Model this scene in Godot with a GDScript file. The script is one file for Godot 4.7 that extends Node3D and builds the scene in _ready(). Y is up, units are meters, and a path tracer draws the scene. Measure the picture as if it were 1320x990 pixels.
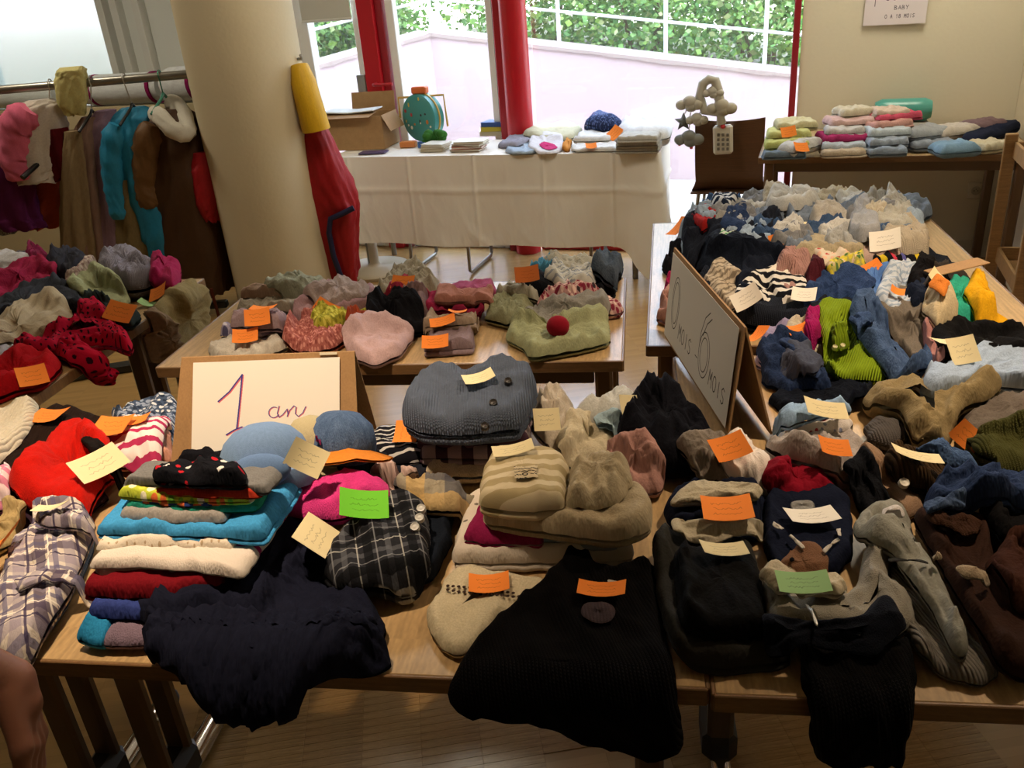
extends Node3D
# ---------------------------------------------------------------- camera model
const FL := 1080.0
const EYE := 1.6
const T := 0.74
var DN := Vector3(190, 2282, 1080).normalized()
var FW := Vector3.ZERO
var RT := Vector3.ZERO
var used := {}
var rng := RandomNumberGenerator.new()
var mats := {}
var texs := {}
var RA := deg_to_rad(20.5)

func un(px: float, py: float, y: float) -> Vector3:
	var v := Vector3(px - 660.0, py - 495.0, FL)
	var t := (EYE - y) / v.dot(DN)
	return Vector3(v.dot(RT) * t, y, -v.dot(FW) * t)
func unw(px: float, py: float, n: float) -> Vector3:      # onto a plane parallel to the window wall
	var v := Vector3(px - 660.0, py - 495.0, FL)
	var X := v.dot(RT); var Z := v.dot(FW); var D := v.dot(DN)
	var t := n / (X * sin(RA) + Z * cos(RA))
	return Vector3(X * t, EYE - D * t, -Z * t)
func und(px: float, py: float, zf: float) -> Vector3:     # onto a plane square to the heading
	var v := Vector3(px - 660.0, py - 495.0, FL)
	var t := zf / v.dot(FW)
	return Vector3(v.dot(RT) * t, EYE - v.dot(DN) * t, -zf)
func RM(u: float, n: float, y: float) -> Vector3:         # room coordinates to world
	return Vector3(u * cos(RA) + n * sin(RA), y, u * sin(RA) - n * cos(RA))
func W(x: float, zf: float, y: float = 0.0) -> Vector3: return Vector3(x, y, -zf)

# ---------------------------------------------------------------- node helpers
func numbered(c: String) -> String:
	if not used.has(c):
		used[c] = 0
		return c
	used[c] += 1
	return "%s_%03d" % [c, used[c]]
func meta(o: Node, label := "", category := "", group := "", kind := "") -> Node:
	if label: o.set_meta("label", label)
	if category: o.set_meta("category", category)
	if group: o.set_meta("group", group)
	if kind: o.set_meta("kind", kind)
	return o
func thing(called: String, label: String, category: String, at := Vector3.ZERO, group := "") -> Node3D:
	var o := Node3D.new()
	o.name = numbered(called)
	add_child(o)
	o.position = at
	meta(o, label, category, group)
	return o

class MB:
	var st := SurfaceTool.new()
	var off := Vector3.ZERO
	func _init(o := Vector3.ZERO):
		st.begin(Mesh.PRIMITIVE_TRIANGLES)
		off = o
	func tri(a: Vector3, b: Vector3, c: Vector3, out: Vector3, ua := Vector2.ZERO, ub := Vector2.ZERO, uc := Vector2.ZERO):
		if (a - c).cross(a - b).dot(out) < 0.0:
			var tmp := b; b = c; c = tmp
			var tu := ub; ub = uc; uc = tu
		st.set_uv(ua); st.add_vertex(a - off)
		st.set_uv(ub); st.add_vertex(b - off)
		st.set_uv(uc); st.add_vertex(c - off)
	func quad(a: Vector3, b: Vector3, c: Vector3, d: Vector3, out: Vector3, uvs := [Vector2(0, 0), Vector2(1, 0), Vector2(1, 1), Vector2(0, 1)]):
		tri(a, b, c, out, uvs[0], uvs[1], uvs[2])
		tri(a, c, d, out, uvs[0], uvs[2], uvs[3])
	func flat(): st.set_smooth_group(-1)
	func smooth(): st.set_smooth_group(0)
	# chamfered box; basis columns give the axes
	func box(c: Vector3, s: Vector3, bs := Basis.IDENTITY, b := 0.003):
		flat()
		var h := s * 0.5
		b = minf(b, minf(h.x, minf(h.y, h.z)) * 0.6)
		var P := func(sx, sy, sz, k):
			var v := Vector3(sx * (h.x - (0.0 if k == 0 else b)), sy * (h.y - (0.0 if k == 1 else b)), sz * (h.z - (0.0 if k == 2 else b)))
			return c + bs * v
		for k in 3:
			for s1 in [-1, 1]:
				var q := []
				for e in [[-1, -1], [1, -1], [1, 1], [-1, 1]]:
					var a := [0, 0, 0]
					a[k] = s1; a[(k + 1) % 3] = e[0]; a[(k + 2) % 3] = e[1]
					q.append(P.call(a[0], a[1], a[2], k))
				var o := Vector3.ZERO
				o[k] = s1
				var l1: float = s[(k + 1) % 3]
				var l2: float = s[(k + 2) % 3]
				quad(q[0], q[1], q[2], q[3], bs * o, [Vector2(0, 0), Vector2(l1, 0), Vector2(l1, l2), Vector2(0, l2)])
		for k in 3:
			var i := (k + 1) % 3
			var j := (k + 2) % 3
			for si in [-1, 1]:
				for sj in [-1, 1]:
					var q := []
					for e in [[-1, i], [1, i], [1, j], [-1, j]]:
						var a := [0, 0, 0]
						a[k] = e[0]; a[i] = si; a[j] = sj
						q.append(P.call(a[0], a[1], a[2], e[1]))
					var o := Vector3.ZERO
					o[i] = si; o[j] = sj
					quad(q[0], q[1], q[2], q[3], bs * o)
		for sx in [-1, 1]:
			for sy in [-1, 1]:
				for sz in [-1, 1]:
					tri(P.call(sx, sy, sz, 0), P.call(sx, sy, sz, 1), P.call(sx, sy, sz, 2), bs * Vector3(sx, sy, sz))
	# rings of equal length joined into a skin
	func loft(rings: Array, cap := true, uvs := 1.0, bands := []):
		smooth()
		var n: int = rings[0].size()
		var cs := []
		for r in rings:
			var c := Vector3.ZERO
			for p in r: c += p
			cs.append(c / n)
		var vote := 0.0
		for i in rings.size() - 1:
			for j in n:
				var a: Vector3 = rings[i][j]; var b: Vector3 = rings[i][(j + 1) % n]
				var c: Vector3 = rings[i + 1][(j + 1) % n]; var d: Vector3 = rings[i + 1][j]
				vote += ((a - c).cross(a - b) + (a - d).cross(a - c)).dot((a + b + c + d) * 0.25 - (cs[i] + cs[i + 1]) * 0.5)
		var sg := -1.0 if vote < 0.0 else 1.0
		for i in rings.size() - 1:
			if bands: st.set_smooth_group(bands[i])
			for j in n:
				var k := (j + 1) % n
				var a: Vector3 = rings[i][j]; var b: Vector3 = rings[i][k]
				var c: Vector3 = rings[i + 1][k]; var d: Vector3 = rings[i + 1][j]
				var u0 := float(j) / n * uvs; var u1 := float(j + 1) / n * uvs
				var w0 := Vector2(u0, i * 0.03); var w1 := Vector2(u1, i * 0.03)
				var w2 := Vector2(u1, i * 0.03 + 0.03); var w3 := Vector2(u0, i * 0.03 + 0.03)
				tri(a, b, c, (a - c).cross(a - b) * sg, w0, w1, w2)
				tri(a, c, d, (a - d).cross(a - c) * sg, w0, w2, w3)
		if cap:
			st.set_smooth_group(1)
			for e in [0, rings.size() - 1]:
				var o: Vector3 = cs[e] - cs[1 if e == 0 else e - 1]
				for j in n:
					tri(cs[e], rings[e][j], rings[e][(j + 1) % n], o)
	func tube(path: Array, r, seg := 10, cap := true):
		var rings := []
		var up := Vector3(0.31, 0.9, 0.27)
		for i in path.size():
			var d: Vector3 = (path[mini(i + 1, path.size() - 1)] - path[maxi(i - 1, 0)]).normalized()
			if absf(d.dot(up.normalized())) > 0.97: up = Vector3(0.9, 0.1, 0.4)
			var x := d.cross(up).normalized()
			var y := x.cross(d).normalized()
			up = y
			var rr: float = r[i] if r is Array else r
			var ring := []
			for j in seg:
				var a := TAU * j / seg
				ring.append(path[i] + (x * cos(a) + y * sin(a)) * rr)
			rings.append(ring)
		loft(rings, cap)
	func lathe(c: Vector3, prof: Array, bs := Basis.IDENTITY, seg := 24):
		var rings := []
		for p in prof:
			var ring := []
			for j in seg:
				var a := TAU * j / seg
				ring.append(c + bs * Vector3(cos(a) * p.x, p.y, sin(a) * p.x))
			rings.append(ring)
		var bands := []
		var gr := 2
		for i in prof.size() - 1:
			if i > 0 and (prof[i + 1] - prof[i]).normalized().dot((prof[i] - prof[i - 1]).normalized()) < 0.7: gr += 1
			bands.append(gr)
		loft(rings, true, 1.0, bands)
	func ball(c: Vector3, r: Vector3, bs := Basis.IDENTITY, seg := 16):
		var prof := []
		for i in 11:
			var a := PI * i / 10.0
			prof.append(Vector2(maxf(sin(a), 0.001), -cos(a)))
		lathe(c, prof, bs * Basis.from_scale(r), seg)
	func mesh() -> ArrayMesh:
		st.generate_normals()
		return st.commit()

func obj(called: String, b: MB, m: Material, parent: Node = self, label := "", category := "", group := "", kind := "") -> MeshInstance3D:
	var o := MeshInstance3D.new()
	o.mesh = b.mesh()
	o.material_override = m
	if parent == self:
		o.name = numbered(called)
		add_child(o)
		o.position = b.off
	else:
		o.name = called
		parent.add_child(o, true)
		o.position = b.off - world_of(parent)
	meta(o, label, category, group, kind)
	return o
func world_of(n: Node) -> Vector3:
	var p := Vector3.ZERO
	while n != self and n is Node3D:
		p += n.position
		n = n.get_parent()
	return p

# ---------------------------------------------------------------- materials
func hexc(h: String) -> Color: return Color.html(h)
func img_tex(im: Image) -> ImageTexture:
	im.generate_mipmaps()
	return ImageTexture.create_from_image(im)
func noise_img(freq: float, oct: int, sz := 256, seed_ := 3, type := FastNoiseLite.TYPE_SIMPLEX_SMOOTH) -> Image:
	var n := FastNoiseLite.new()
	n.noise_type = type; n.frequency = freq; n.fractal_octaves = oct; n.seed = seed_
	var im := n.get_seamless_image(sz, sz)
	im.convert(Image.FORMAT_RGB8)
	return im
func normal_from(im: Image, strength: float) -> ImageTexture:
	var c: Image = im.duplicate()
	c.convert(Image.FORMAT_RGBA8)
	c.bump_map_to_normal_map(strength)
	return img_tex(c)
func func_img(sz: int, f: Callable) -> Image:
	var im := Image.create(sz, sz, false, Image.FORMAT_RGB8)
	for y in sz:
		for x in sz:
			im.set_pixel(x, y, f.call(float(x) / sz, float(y) / sz))
	return im
func grey(v: float) -> Color: return Color(v, v, v)
func make_textures():
	var wv := noise_img(0.09, 3, 256, 5)
	texs.weave = normal_from(func_img(128, func(u, v): return grey(0.5 + 0.25 * sin(u * TAU * 16) * cos(v * TAU * 16) + 0.2 * sin((u + v) * TAU * 8))), 1.5)
	texs.fleece = normal_from(noise_img(0.12, 4, 256, 9), 4.0)
	texs.rough = normal_from(wv, 3.0)
	texs.knit = normal_from(func_img(128, func(u, v):
		var a: float = absf(sin(u * PI * 8))
		return grey(0.2 + 0.55 * a + 0.2 * a * sin((v * 16 + absf(fmod(u * 8, 1.0) - 0.5) * 1.2) * TAU))), 5.0)
	texs.cord = normal_from(func_img(64, func(u, _v): return grey(0.15 + 0.7 * absf(sin(u * PI * 8)))), 5.0)
	# colour grain (multiplied by the albedo colour)
	var fine := noise_img(0.16, 3, 256, 21)
	var coarse := noise_img(0.02, 3, 256, 22)
	texs.grain = img_tex(func_img(256, func(u, v):
		var a := fine.get_pixel(int(u * 256), int(v * 256)).r
		var b := coarse.get_pixel(int(u * 256), int(v * 256)).r
		return grey(0.80 + 0.13 * a + 0.07 * b)))
	texs.denim = img_tex(func_img(256, func(u, v):
		var a := fine.get_pixel(int(u * 256), int(v * 256)).r
		var b := coarse.get_pixel(int(u * 256), int(v * 256)).r
		var d := 0.5 + 0.5 * sin((u + v) * TAU * 40)
		return Color(0.45 + 0.25 * a + 0.2 * b + 0.1 * d, 0.48 + 0.25 * a + 0.17 * b + 0.1 * d, 0.55 + 0.2 * a + 0.15 * b + 0.1 * d)))
func fab(hex: String, kind := "cotton", sc := 1.0) -> StandardMaterial3D:
	var key := hex + kind + str(sc)
	if mats.has(key): return mats[key]
	var m := StandardMaterial3D.new()
	m.albedo_color = hexc(hex)
	m.albedo_texture = texs.grain
	m.roughness = 0.92
	m.metallic_specular = 0.2
	m.uv1_scale = Vector3(6, 6, 6) * sc
	m.normal_enabled = true
	match kind:
		"cotton": m.normal_texture = texs.rough; m.normal_scale = 0.35
		"knit": m.normal_texture = texs.knit; m.normal_scale = 0.9; m.uv1_scale = Vector3(26, 26, 26) * sc
		"cord": m.normal_texture = texs.cord; m.normal_scale = 0.9; m.uv1_scale = Vector3(24, 24, 24) * sc
		"fleece": m.normal_texture = texs.fleece; m.normal_scale = 0.5; m.uv1_scale = Vector3(11, 11, 11) * sc; m.rim_enabled = true; m.rim = 0.3
		"denim": m.albedo_texture = texs.denim; m.normal_texture = texs.rough; m.normal_scale = 0.5; m.uv1_scale = Vector3(5, 5, 5)
		"nylon": m.normal_texture = texs.rough; m.normal_scale = 0.2; m.roughness = 0.55; m.metallic_specular = 0.4
	mats[key] = m
	return m
# repeating prints: bands of [colour, share]
func stripes(key: String, bands: Array, period: float, kind := "cotton", sideways := false) -> StandardMaterial3D:
	if mats.has(key): return mats[key]
	var im := Image.create(256, 256, false, Image.FORMAT_RGB8)
	var total := 0.0
	for b in bands: total += b[1]
	var y := 0.0
	for b in bands:
		var hgt: float = b[1] / total * 256.0
		if sideways: im.fill_rect(Rect2i(int(y), 0, int(hgt) + 2, 256), hexc(b[0]))
		else: im.fill_rect(Rect2i(0, int(y), 256, int(hgt) + 2), hexc(b[0]))
		y += hgt
	return printed(key, im, period, kind)
func printed(key: String, im: Image, period: float, kind := "cotton") -> StandardMaterial3D:
	var m: StandardMaterial3D = fab("ffffff", kind, 1.0).duplicate()
	m.albedo_texture = img_tex(im)
	m.uv1_scale = Vector3.ONE / period
	if kind != "cotton": m.normal_scale *= 0.6
	mats[key] = m
	return m
func plaid(key: String, base: String, lines: Array, period: float) -> StandardMaterial3D:
	if mats.has(key): return mats[key]
	var im := Image.create(128, 128, false, Image.FORMAT_RGBA8)
	im.fill(hexc(base))
	for l in lines:               # [colour, start, width, alpha]
		var c := hexc(l[0])
		c.a = l[3]
		var strip := Image.create(128, int(l[2] * 128) + 1, false, Image.FORMAT_RGBA8)
		strip.fill(c)
		im.blend_rect(strip, Rect2i(0, 0, 128, strip.get_height()), Vector2i(0, int(l[1] * 128)))
		var st2 := Image.create(int(l[2] * 128) + 1, 128, false, Image.FORMAT_RGBA8)
		st2.fill(c)
		im.blend_rect(st2, Rect2i(0, 0, st2.get_width(), 128), Vector2i(int(l[1] * 128), 0))
	im.convert(Image.FORMAT_RGB8)
	return printed(key, im, period)
func dots(key: String, base: String, cols: Array, count: int, rad: float, period: float, kind := "cotton") -> StandardMaterial3D:
	if mats.has(key): return mats[key]
	var im := Image.create(128, 128, false, Image.FORMAT_RGB8)
	im.fill(hexc(base))
	var r := RandomNumberGenerator.new()
	r.seed = hash(key)
	var side := int(ceil(sqrt(float(count))))
	for i in side:
		for j in side:
			var cx := (i + 0.5 + (0.5 if j % 2 else 0.0) + r.randf_range(-0.15, 0.15)) / side * 128
			var cy := (j + 0.5 + r.randf_range(-0.15, 0.15)) / side * 128
			var rr := rad * 128 * r.randf_range(0.7, 1.2)
			var c: Color = hexc(cols[r.randi() % cols.size()])
			for y in range(int(cy - rr), int(cy + rr) + 1):
				for x in range(int(cx - rr), int(cx + rr) + 1):
					if Vector2(x - cx, y - cy).length() <= rr:
						im.set_pixel(posmod(x, 128), posmod(y, 128), c)
	return printed(key, im, period, kind)
func plain(hex: String, rough := 0.6, metal := 0.0, spec := 0.5) -> StandardMaterial3D:
	var key := "p%s%s%s%s" % [hex, rough, metal, spec]
	if mats.has(key): return mats[key]
	var m := StandardMaterial3D.new()
	m.albedo_color = hexc(hex)
	m.roughness = rough
	m.metallic = metal
	m.metallic_specular = spec
	mats[key] = m
	return m
func wood(hex: String, rough := 0.45) -> StandardMaterial3D:
	var key := "wood" + hex
	if mats.has(key): return mats[key]
	if not texs.has("wood"):
		var n := FastNoiseLite.new()
		n.seed = 77; n.frequency = 1.0; n.fractal_octaves = 3
		texs.wood = img_tex(func_img(256, func(u, v):
			var g := n.get_noise_2d(u * 3.0, v * 60.0)
			var k := n.get_noise_2d(u * 30.0 + 50.0, v * 160.0)
			return grey(clampf(0.88 + 0.13 * g + 0.07 * k, 0.0, 1.0))))
	var m := plain(hex, rough).duplicate()
	m.albedo_texture = texs.wood
	m.uv1_scale = Vector3(1.6, 1.6, 1.6)
	mats[key] = m
	return m
# strokes drawn on a sheet of paper; points in 0..1 of the sheet
func draw_strokes(im: Image, lines: Array, col: Color, rad: float):
	var w := im.get_width(); var h := im.get_height()
	for l in lines:
		for i in l.size() - 1:
			var a := Vector2(l[i][0] * w, l[i][1] * h)
			var b := Vector2(l[i + 1][0] * w, l[i + 1][1] * h)
			var n := int(a.distance_to(b)) + 1
			for k in n + 1:
				var p := a.lerp(b, float(k) / n)
				for y in range(int(p.y - rad), int(p.y + rad) + 1):
					for x in range(int(p.x - rad), int(p.x + rad) + 1):
						if x >= 0 and y >= 0 and x < w and y < h and Vector2(x - p.x, y - p.y).length() <= rad:
							im.set_pixel(x, y, col)
func arc_pts(cx: float, cy: float, rx: float, ry: float, a0: float, a1: float, n := 20) -> Array:
	var o := []
	for i in n + 1:
		var a := deg_to_rad(lerpf(a0, a1, float(i) / n))
		o.append([cx + rx * cos(a), cy + ry * sin(a)])
	return o
func paper_mat(im: Image) -> StandardMaterial3D:
	var m := StandardMaterial3D.new()
	m.albedo_texture = img_tex(im)
	m.roughness = 0.8
	m.metallic_specular = 0.2
	return m
# ---------------------------------------------------------------- setting
func rbasis(ang := 0.0) -> Basis: return Basis(Vector3.UP, -RA + ang)
func setup_view():
	FW = (Vector3(0, 0, 1) - DN * DN.z).normalized()
	RT = DN.cross(FW)
	var cam := Camera3D.new()
	cam.name = "camera"
	cam.fov = rad_to_deg(2.0 * atan(495.0 / FL))
	cam.near = 0.05
	add_child(cam)
	var ex := Vector3(RT.x, -DN.x, -FW.x)
	var ey := -Vector3(RT.y, -DN.y, -FW.y)
	var ez := -Vector3(RT.z, -DN.z, -FW.z)
	cam.transform = Transform3D(Basis(ex, ey, ez), Vector3(0, EYE, 0))
	var we := WorldEnvironment.new()
	we.name = "environment"
	var e := Environment.new()
	var sky := Sky.new()
	var sm := ProceduralSkyMaterial.new()
	sm.sky_top_color = Color(0.80, 0.88, 1.0)
	sm.sky_horizon_color = Color(0.98, 0.99, 1.0)
	sm.ground_horizon_color = Color(0.9, 0.9, 0.9)
	sm.ground_bottom_color = Color(0.6, 0.6, 0.58)
	sm.sun_angle_max = 0.0
	sm.energy_multiplier = 9.5
	sky.sky_material = sm
	e.sky = sky
	e.background_mode = Environment.BG_SKY
	e.tonemap_mode = Environment.TONE_MAPPER_LINEAR
	e.tonemap_exposure = 1.0
	e.sdfgi_enabled = true
	e.ssao_enabled = true
	e.ssil_enabled = true
	we.environment = e
	add_child(we)
	# ceiling spot lamps over the front tables
	lamp(W(-0.58, 1.22, 2.62), W(-0.62, 1.50, T), 5.6, 28.0)
	lamp(W(1.25, 1.65, 2.62), W(0.95, 1.75, T), 4.4, 40.0)
	panel_light(RM(-1.7, 3.3, 2.655), 1.6, "square ceiling panel light above the middle of the room")
	panel_light(RM(-4.2, 3.2, 2.655), 2.0, "square ceiling panel light above the coat rack side")
	panel_light(RM(0.45, 4.6, 2.655), 2.0, "square ceiling panel light above the corner table")
# soft ceiling panels
func panel_light(at: Vector3, energy: float, label: String):
	var o := thing("ceiling_panel_light", label, "lamp", at, "ceiling panel lights")
	var b := MB.new(at); b.box(at + Vector3(0, 0.02, 0), Vector3(0.62, 0.04, 0.62), rbasis(), 0.004); obj("frame", b, plain("d9d9d4", 0.4), o)
	var em := StandardMaterial3D.new()
	em.albedo_color = Color(0.95, 0.95, 0.92); em.emission_enabled = true; em.emission = Color(1.0, 0.95, 0.86); em.emission_energy_multiplier = 1.5
	b = MB.new(at); b.box(at + Vector3(0, -0.002, 0), Vector3(0.56, 0.004, 0.56), rbasis(), 0.001); obj("diffuser", b, em, o)
	var l := AreaLight3D.new()
	l.name = "light"
	o.add_child(l)
	l.area_size = Vector2(0.56, 0.56)
	l.rotation = Vector3(-PI / 2, 0, 0)
	l.position = Vector3(0, -0.008, 0)
	l.light_color = Color(1.0, 0.95, 0.86)
	l.light_energy = energy
	l.area_range = 12.0
	l.area_attenuation = 2.0
	l.shadow_enabled = true
func lamp(at: Vector3, aim: Vector3, energy: float, cone: float):
	var o := thing("ceiling_spot_lamp", "round ceiling spot lamp with warm bulb above the %s" % ("one year table" if at.x < 0 else "front right table"), "lamp", at, "ceiling spot lamps")
	var b := MB.new(at)
	b.lathe(at + Vector3(0, 0.04, 0), [Vector2(0.05, 0.04), Vector2(0.062, 0.04), Vector2(0.062, 0.0), Vector2(0.05, -0.004), Vector2(0.042, 0.03)])
	obj("housing", b, plain("d8d8d4", 0.4), o)
	var g := MB.new(at)
	g.lathe(at, [Vector2(0.001, 0.045), Vector2(0.04, 0.045), Vector2(0.04, 0.055), Vector2(0.001, 0.055)])
	var em := StandardMaterial3D.new()
	em.albedo_color = Color(1, 0.9, 0.75)
	em.emission_enabled = true
	em.emission = Color(1.0, 0.80, 0.55)
	em.emission_energy_multiplier = 3.0
	obj("bulb", g, em, o)
	var s := SpotLight3D.new()
	s.name = "light"
	o.add_child(s)
	s.position = Vector3(0, 0.03, 0)
	s.look_at_from_position(Vector3(0, 0.03, 0) + at, aim, Vector3(0.1, 0, 1))
	s.position = Vector3(0, 0.03, 0)
	s.light_color = Color(1.0, 0.88, 0.74)
	s.light_energy = energy
	s.light_size = 0.04
	s.spot_range = 9.0
	s.spot_angle = cone
	s.spot_angle_attenuation = 1.1
	s.spot_attenuation = 2.0
	s.shadow_enabled = true
func sbox(called: String, c: Vector3, s: Vector3, m: Material, bs := Basis.IDENTITY, parent: Node = self, bev := 0.002) -> MeshInstance3D:
	var b := MB.new(c)
	b.box(c, s, bs, bev)
	return obj(called, b, m, parent, "", "", "", "structure" if parent == self else "")
func plaster(hex: String) -> StandardMaterial3D:
	var m: StandardMaterial3D = plain(hex, 0.85, 0.0, 0.25).duplicate()
	m.normal_enabled = true
	m.normal_texture = texs.rough
	m.normal_scale = 0.08
	m.uv1_triplanar = true
	m.uv1_scale = Vector3(1.5, 1.5, 1.5)
	return m
func build_room():
	var rb := rbasis()
	var wallm := plaster("d8d2bd")
	# floor: slab, strips nearest the camera, printed strips beyond
	var fim := func_img(512, func(u, v):
		var row := int(v * 24.0)
		var col := int(u * 4.0)
		var r := RandomNumberGenerator.new()
		r.seed = row * 91 + col * 1733 + 7
		var t := r.randf_range(0.93, 1.03)
		if fmod(v * 24.0, 1.0) < 0.05 or fmod(u * 4.0, 1.0) < 0.012: t *= 0.95
		return Color(t, t, t))
	var fm := StandardMaterial3D.new()
	fm.albedo_color = hexc("ab8650")
	fm.albedo_texture = img_tex(fim)
	fm.roughness = 0.24
	fm.metallic_specular = 0.6
	var fb := MB.new()
	var fdir := Vector3(cos(0.10), 0, -sin(0.10))
	var fper := Vector3(sin(0.10), 0, cos(0.10))
	var c0 := RM(-2.6, 1.0, -0.0015)
	var q := []
	for e in [[-4.2, -4.4], [3.8, -4.4], [3.8, 4.4], [-4.2, 4.4]]:
		q.append(c0 + rb * Vector3(e[0], 0, e[1]))
	var uv := []
	for p in q: uv.append(Vector2(p.dot(fdir), p.dot(fper)) / 0.56)
	fb.flat()
	fb.quad(q[0], q[1], q[2], q[3], Vector3.UP, uv)
	var lo := []
	for p in q: lo.append(p - Vector3(0, 0.15, 0))
	fb.quad(lo[0], lo[1], lo[2], lo[3], Vector3.DOWN)
	for i in 4: fb.quad(q[i], q[(i + 1) % 4], lo[(i + 1) % 4], lo[i], q[i] - c0)
	var fl := obj("floor", fb, fm, self, "", "", "", "structure")
	var variants := []
	for k in 6:
		var sb := MB.new()
		sb.flat()
		sb.box(Vector3(0, -0.004, 0), Vector3(0.02333, 0.008, 0.14), Basis.IDENTITY, 0.0006)
		variants.append(sb.mesh())
	var tones := ["b38d54", "b08a52", "b89258", "ab864f", "b59056", "ae8951"]
	var pm := []
	for k in 6:
		pm.append(wood(tones[k], 0.24))
		pm[k].metallic_specular = 0.6
	var cnt := 0
	for row in range(-80, -44):
		for col in range(-10, 12):
			var p := fdir * (col + 0.5) * 0.14 + fper * (row + 0.5) * 0.14 / 6.0
			if cnt >= 300: break
			var px := proj(p)
			var see := (px.x > 245 and px.x < 740 and px.y > 868 + maxf(0.0, px.x - 590.0) * 0.3) or (px.x > 868 and px.x < 1270 and px.y > 878)
			if not see or px.y > 1000: continue
			var s := MeshInstance3D.new()
			s.name = "plank"
			var k := absi(row * 7 + col * 3) % 6
			s.mesh = variants[k]
			s.material_override = pm[(k * 5 + row * row) % 6]
			fl.add_child(s, true)
			s.position = p
			s.rotation.y = 0.10 + PI / 2
			cnt += 1
	# shell
	sbox("ceiling", RM(-2.8, 1.0, 2.80), Vector3(8.2, 0.2, 9.0), plaster("e6e2d6"), rb)
	sbox("wall_right", RM(1.11, 1.0, 1.35), Vector3(0.18, 2.7, 8.8), wallm, rb)
	sbox("wall_left", RM(-6.75, 1.0, 1.35), Vector3(0.18, 2.7, 8.8), wallm, rb)
	sbox("wall_front", RM(-2.8, -3.35, 1.35), Vector3(8.0, 2.7, 0.18), wallm, rb)
	sbox("wall_back", RM(0.465, 5.35, 1.35), Vector3(1.11, 2.7, 0.2), wallm, rb)
	sbox("wall_back", RM(-4.07, 5.35, 1.35), Vector3(1.46, 2.7, 0.2), plaster("e6e8e2"), rb)
	sbox("wall_back", RM(-6.45, 5.35, 1.35), Vector3(0.6, 2.7, 0.2), plaster("e6e8e2"), rb)
	sbox("trim_6", RM(-5.48, 5.35, 2.55), Vector3(1.36, 0.3, 0.2), plaster("e6e8e2"), rb)
	sbox("trim_7", RM(-5.48, 5.35, 0.45), Vector3(1.36, 0.9, 0.2), plaster("e6e8e2"), rb)
	var frost := StandardMaterial3D.new()
	frost.albedo_color = Color(0.86, 0.91, 0.88, 0.68)
	frost.transparency = BaseMaterial3D.TRANSPARENCY_ALPHA
	frost.roughness = 0.6
	var w3 := Node3D.new(); w3.name = "window_3"; add_child(w3); w3.set_meta("kind", "structure")
	sbox("pane", RM(-5.48, 5.36, 1.65), Vector3(1.36, 1.5, 0.01), frost, rb, w3)
	sbox("frame_side", RM(-4.82, 5.30, 1.65), Vector3(0.05, 1.5, 0.08), plain("e0e0da", 0.45), rb, w3)
	sbox("frame_bottom", RM(-5.48, 5.30, 0.92), Vector3(1.36, 0.05, 0.10), plain("e0e0da", 0.45), rb, w3)
	sbox("trim_1", RM(-1.72, 5.35, 2.6), Vector3(3.25, 0.2, 0.2), wallm, rb)
	sbox("baseboard_back", RM(0.46, 5.243, 0.05), Vector3(1.08, 0.10, 0.014), plain("cdc7b2", 0.5), rb)
	# pale panels and mullions on the far left wall
	for s in [[-3.95, 0.9, "e3e6e0"]]:
		sbox("trim_2", RM(s[0], 5.235, 1.35), Vector3(s[1], 2.6, 0.03), plain(s[2], 0.5), rb)
	for u in [-4.78, -4.66, -4.47]:
		sbox("trim_3", RM(u, 5.215, 1.35), Vector3(0.06, 2.7, 0.07), plain("e0e0da", 0.45), rb)
	# socket
	var sp := RM(0.89, 5.24, 0.385)
	var so := thing("wall_socket", "cream square wall socket low on the wall beneath the corner table", "socket", sp)
	var b := MB.new(sp); b.box(sp, Vector3(0.085, 0.085, 0.014), rb, 0.004); obj("plate", b, plain("d9d3bf", 0.4), so)
	b = MB.new(sp); b.lathe(sp + rb * Vector3(0, 0, 0.006), [Vector2(0.024, 0), Vector2(0.024, 0.004), Vector2(0.019, 0.0045), Vector2(0.018, 0.0015), Vector2(0.001, 0.0015)], rb * Basis(Vector3.RIGHT, PI / 2)); obj("recess", b, plain("b7b09b", 0.5), so)
	b = MB.new(sp)
	for s in [-0.009, 0.009]: b.box(sp + rb * Vector3(s, 0, 0.0085), Vector3(0.005, 0.005, 0.003), rb, 0.0005)
	b.box(sp + rb * Vector3(0, 0.008, 0.0085), Vector3(0.004, 0.004, 0.006), rb, 0.0005)
	obj("contacts", b, plain("3a352c", 0.5), so)
	# paper notice
	var im := Image.create(420, 300, false, Image.FORMAT_RGB8)
	im.fill(hexc("d9d2d6"))
	var ink := hexc("5b5560")
	draw_strokes(im, [[[0.16, 0.62], [0.16, 0.25], [0.24, 0.22], [0.28, 0.32], [0.17, 0.42]], arc_pts(0.36, 0.36, 0.055, 0.16, -70, 120), arc_pts(0.47, 0.36, 0.055, 0.16, -70, 140), [[0.58, 0.5], [0.59, 0.22], [0.63, 0.4], [0.67, 0.22], [0.69, 0.5]]], ink, 2.6)
	draw_strokes(im, letters("BABY", 0.48, 0.63, 0.06, 0.075) + letters("0 A 18 MOIS", 0.34, 0.80, 0.044, 0.07), ink, 1.7)
	var pp := RM(0.374, 5.236, 1.395)
	b = MB.new(pp)
	var pb := rb * Basis(Vector3.BACK, -0.01)
	b.flat()
	var n := 8
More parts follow.
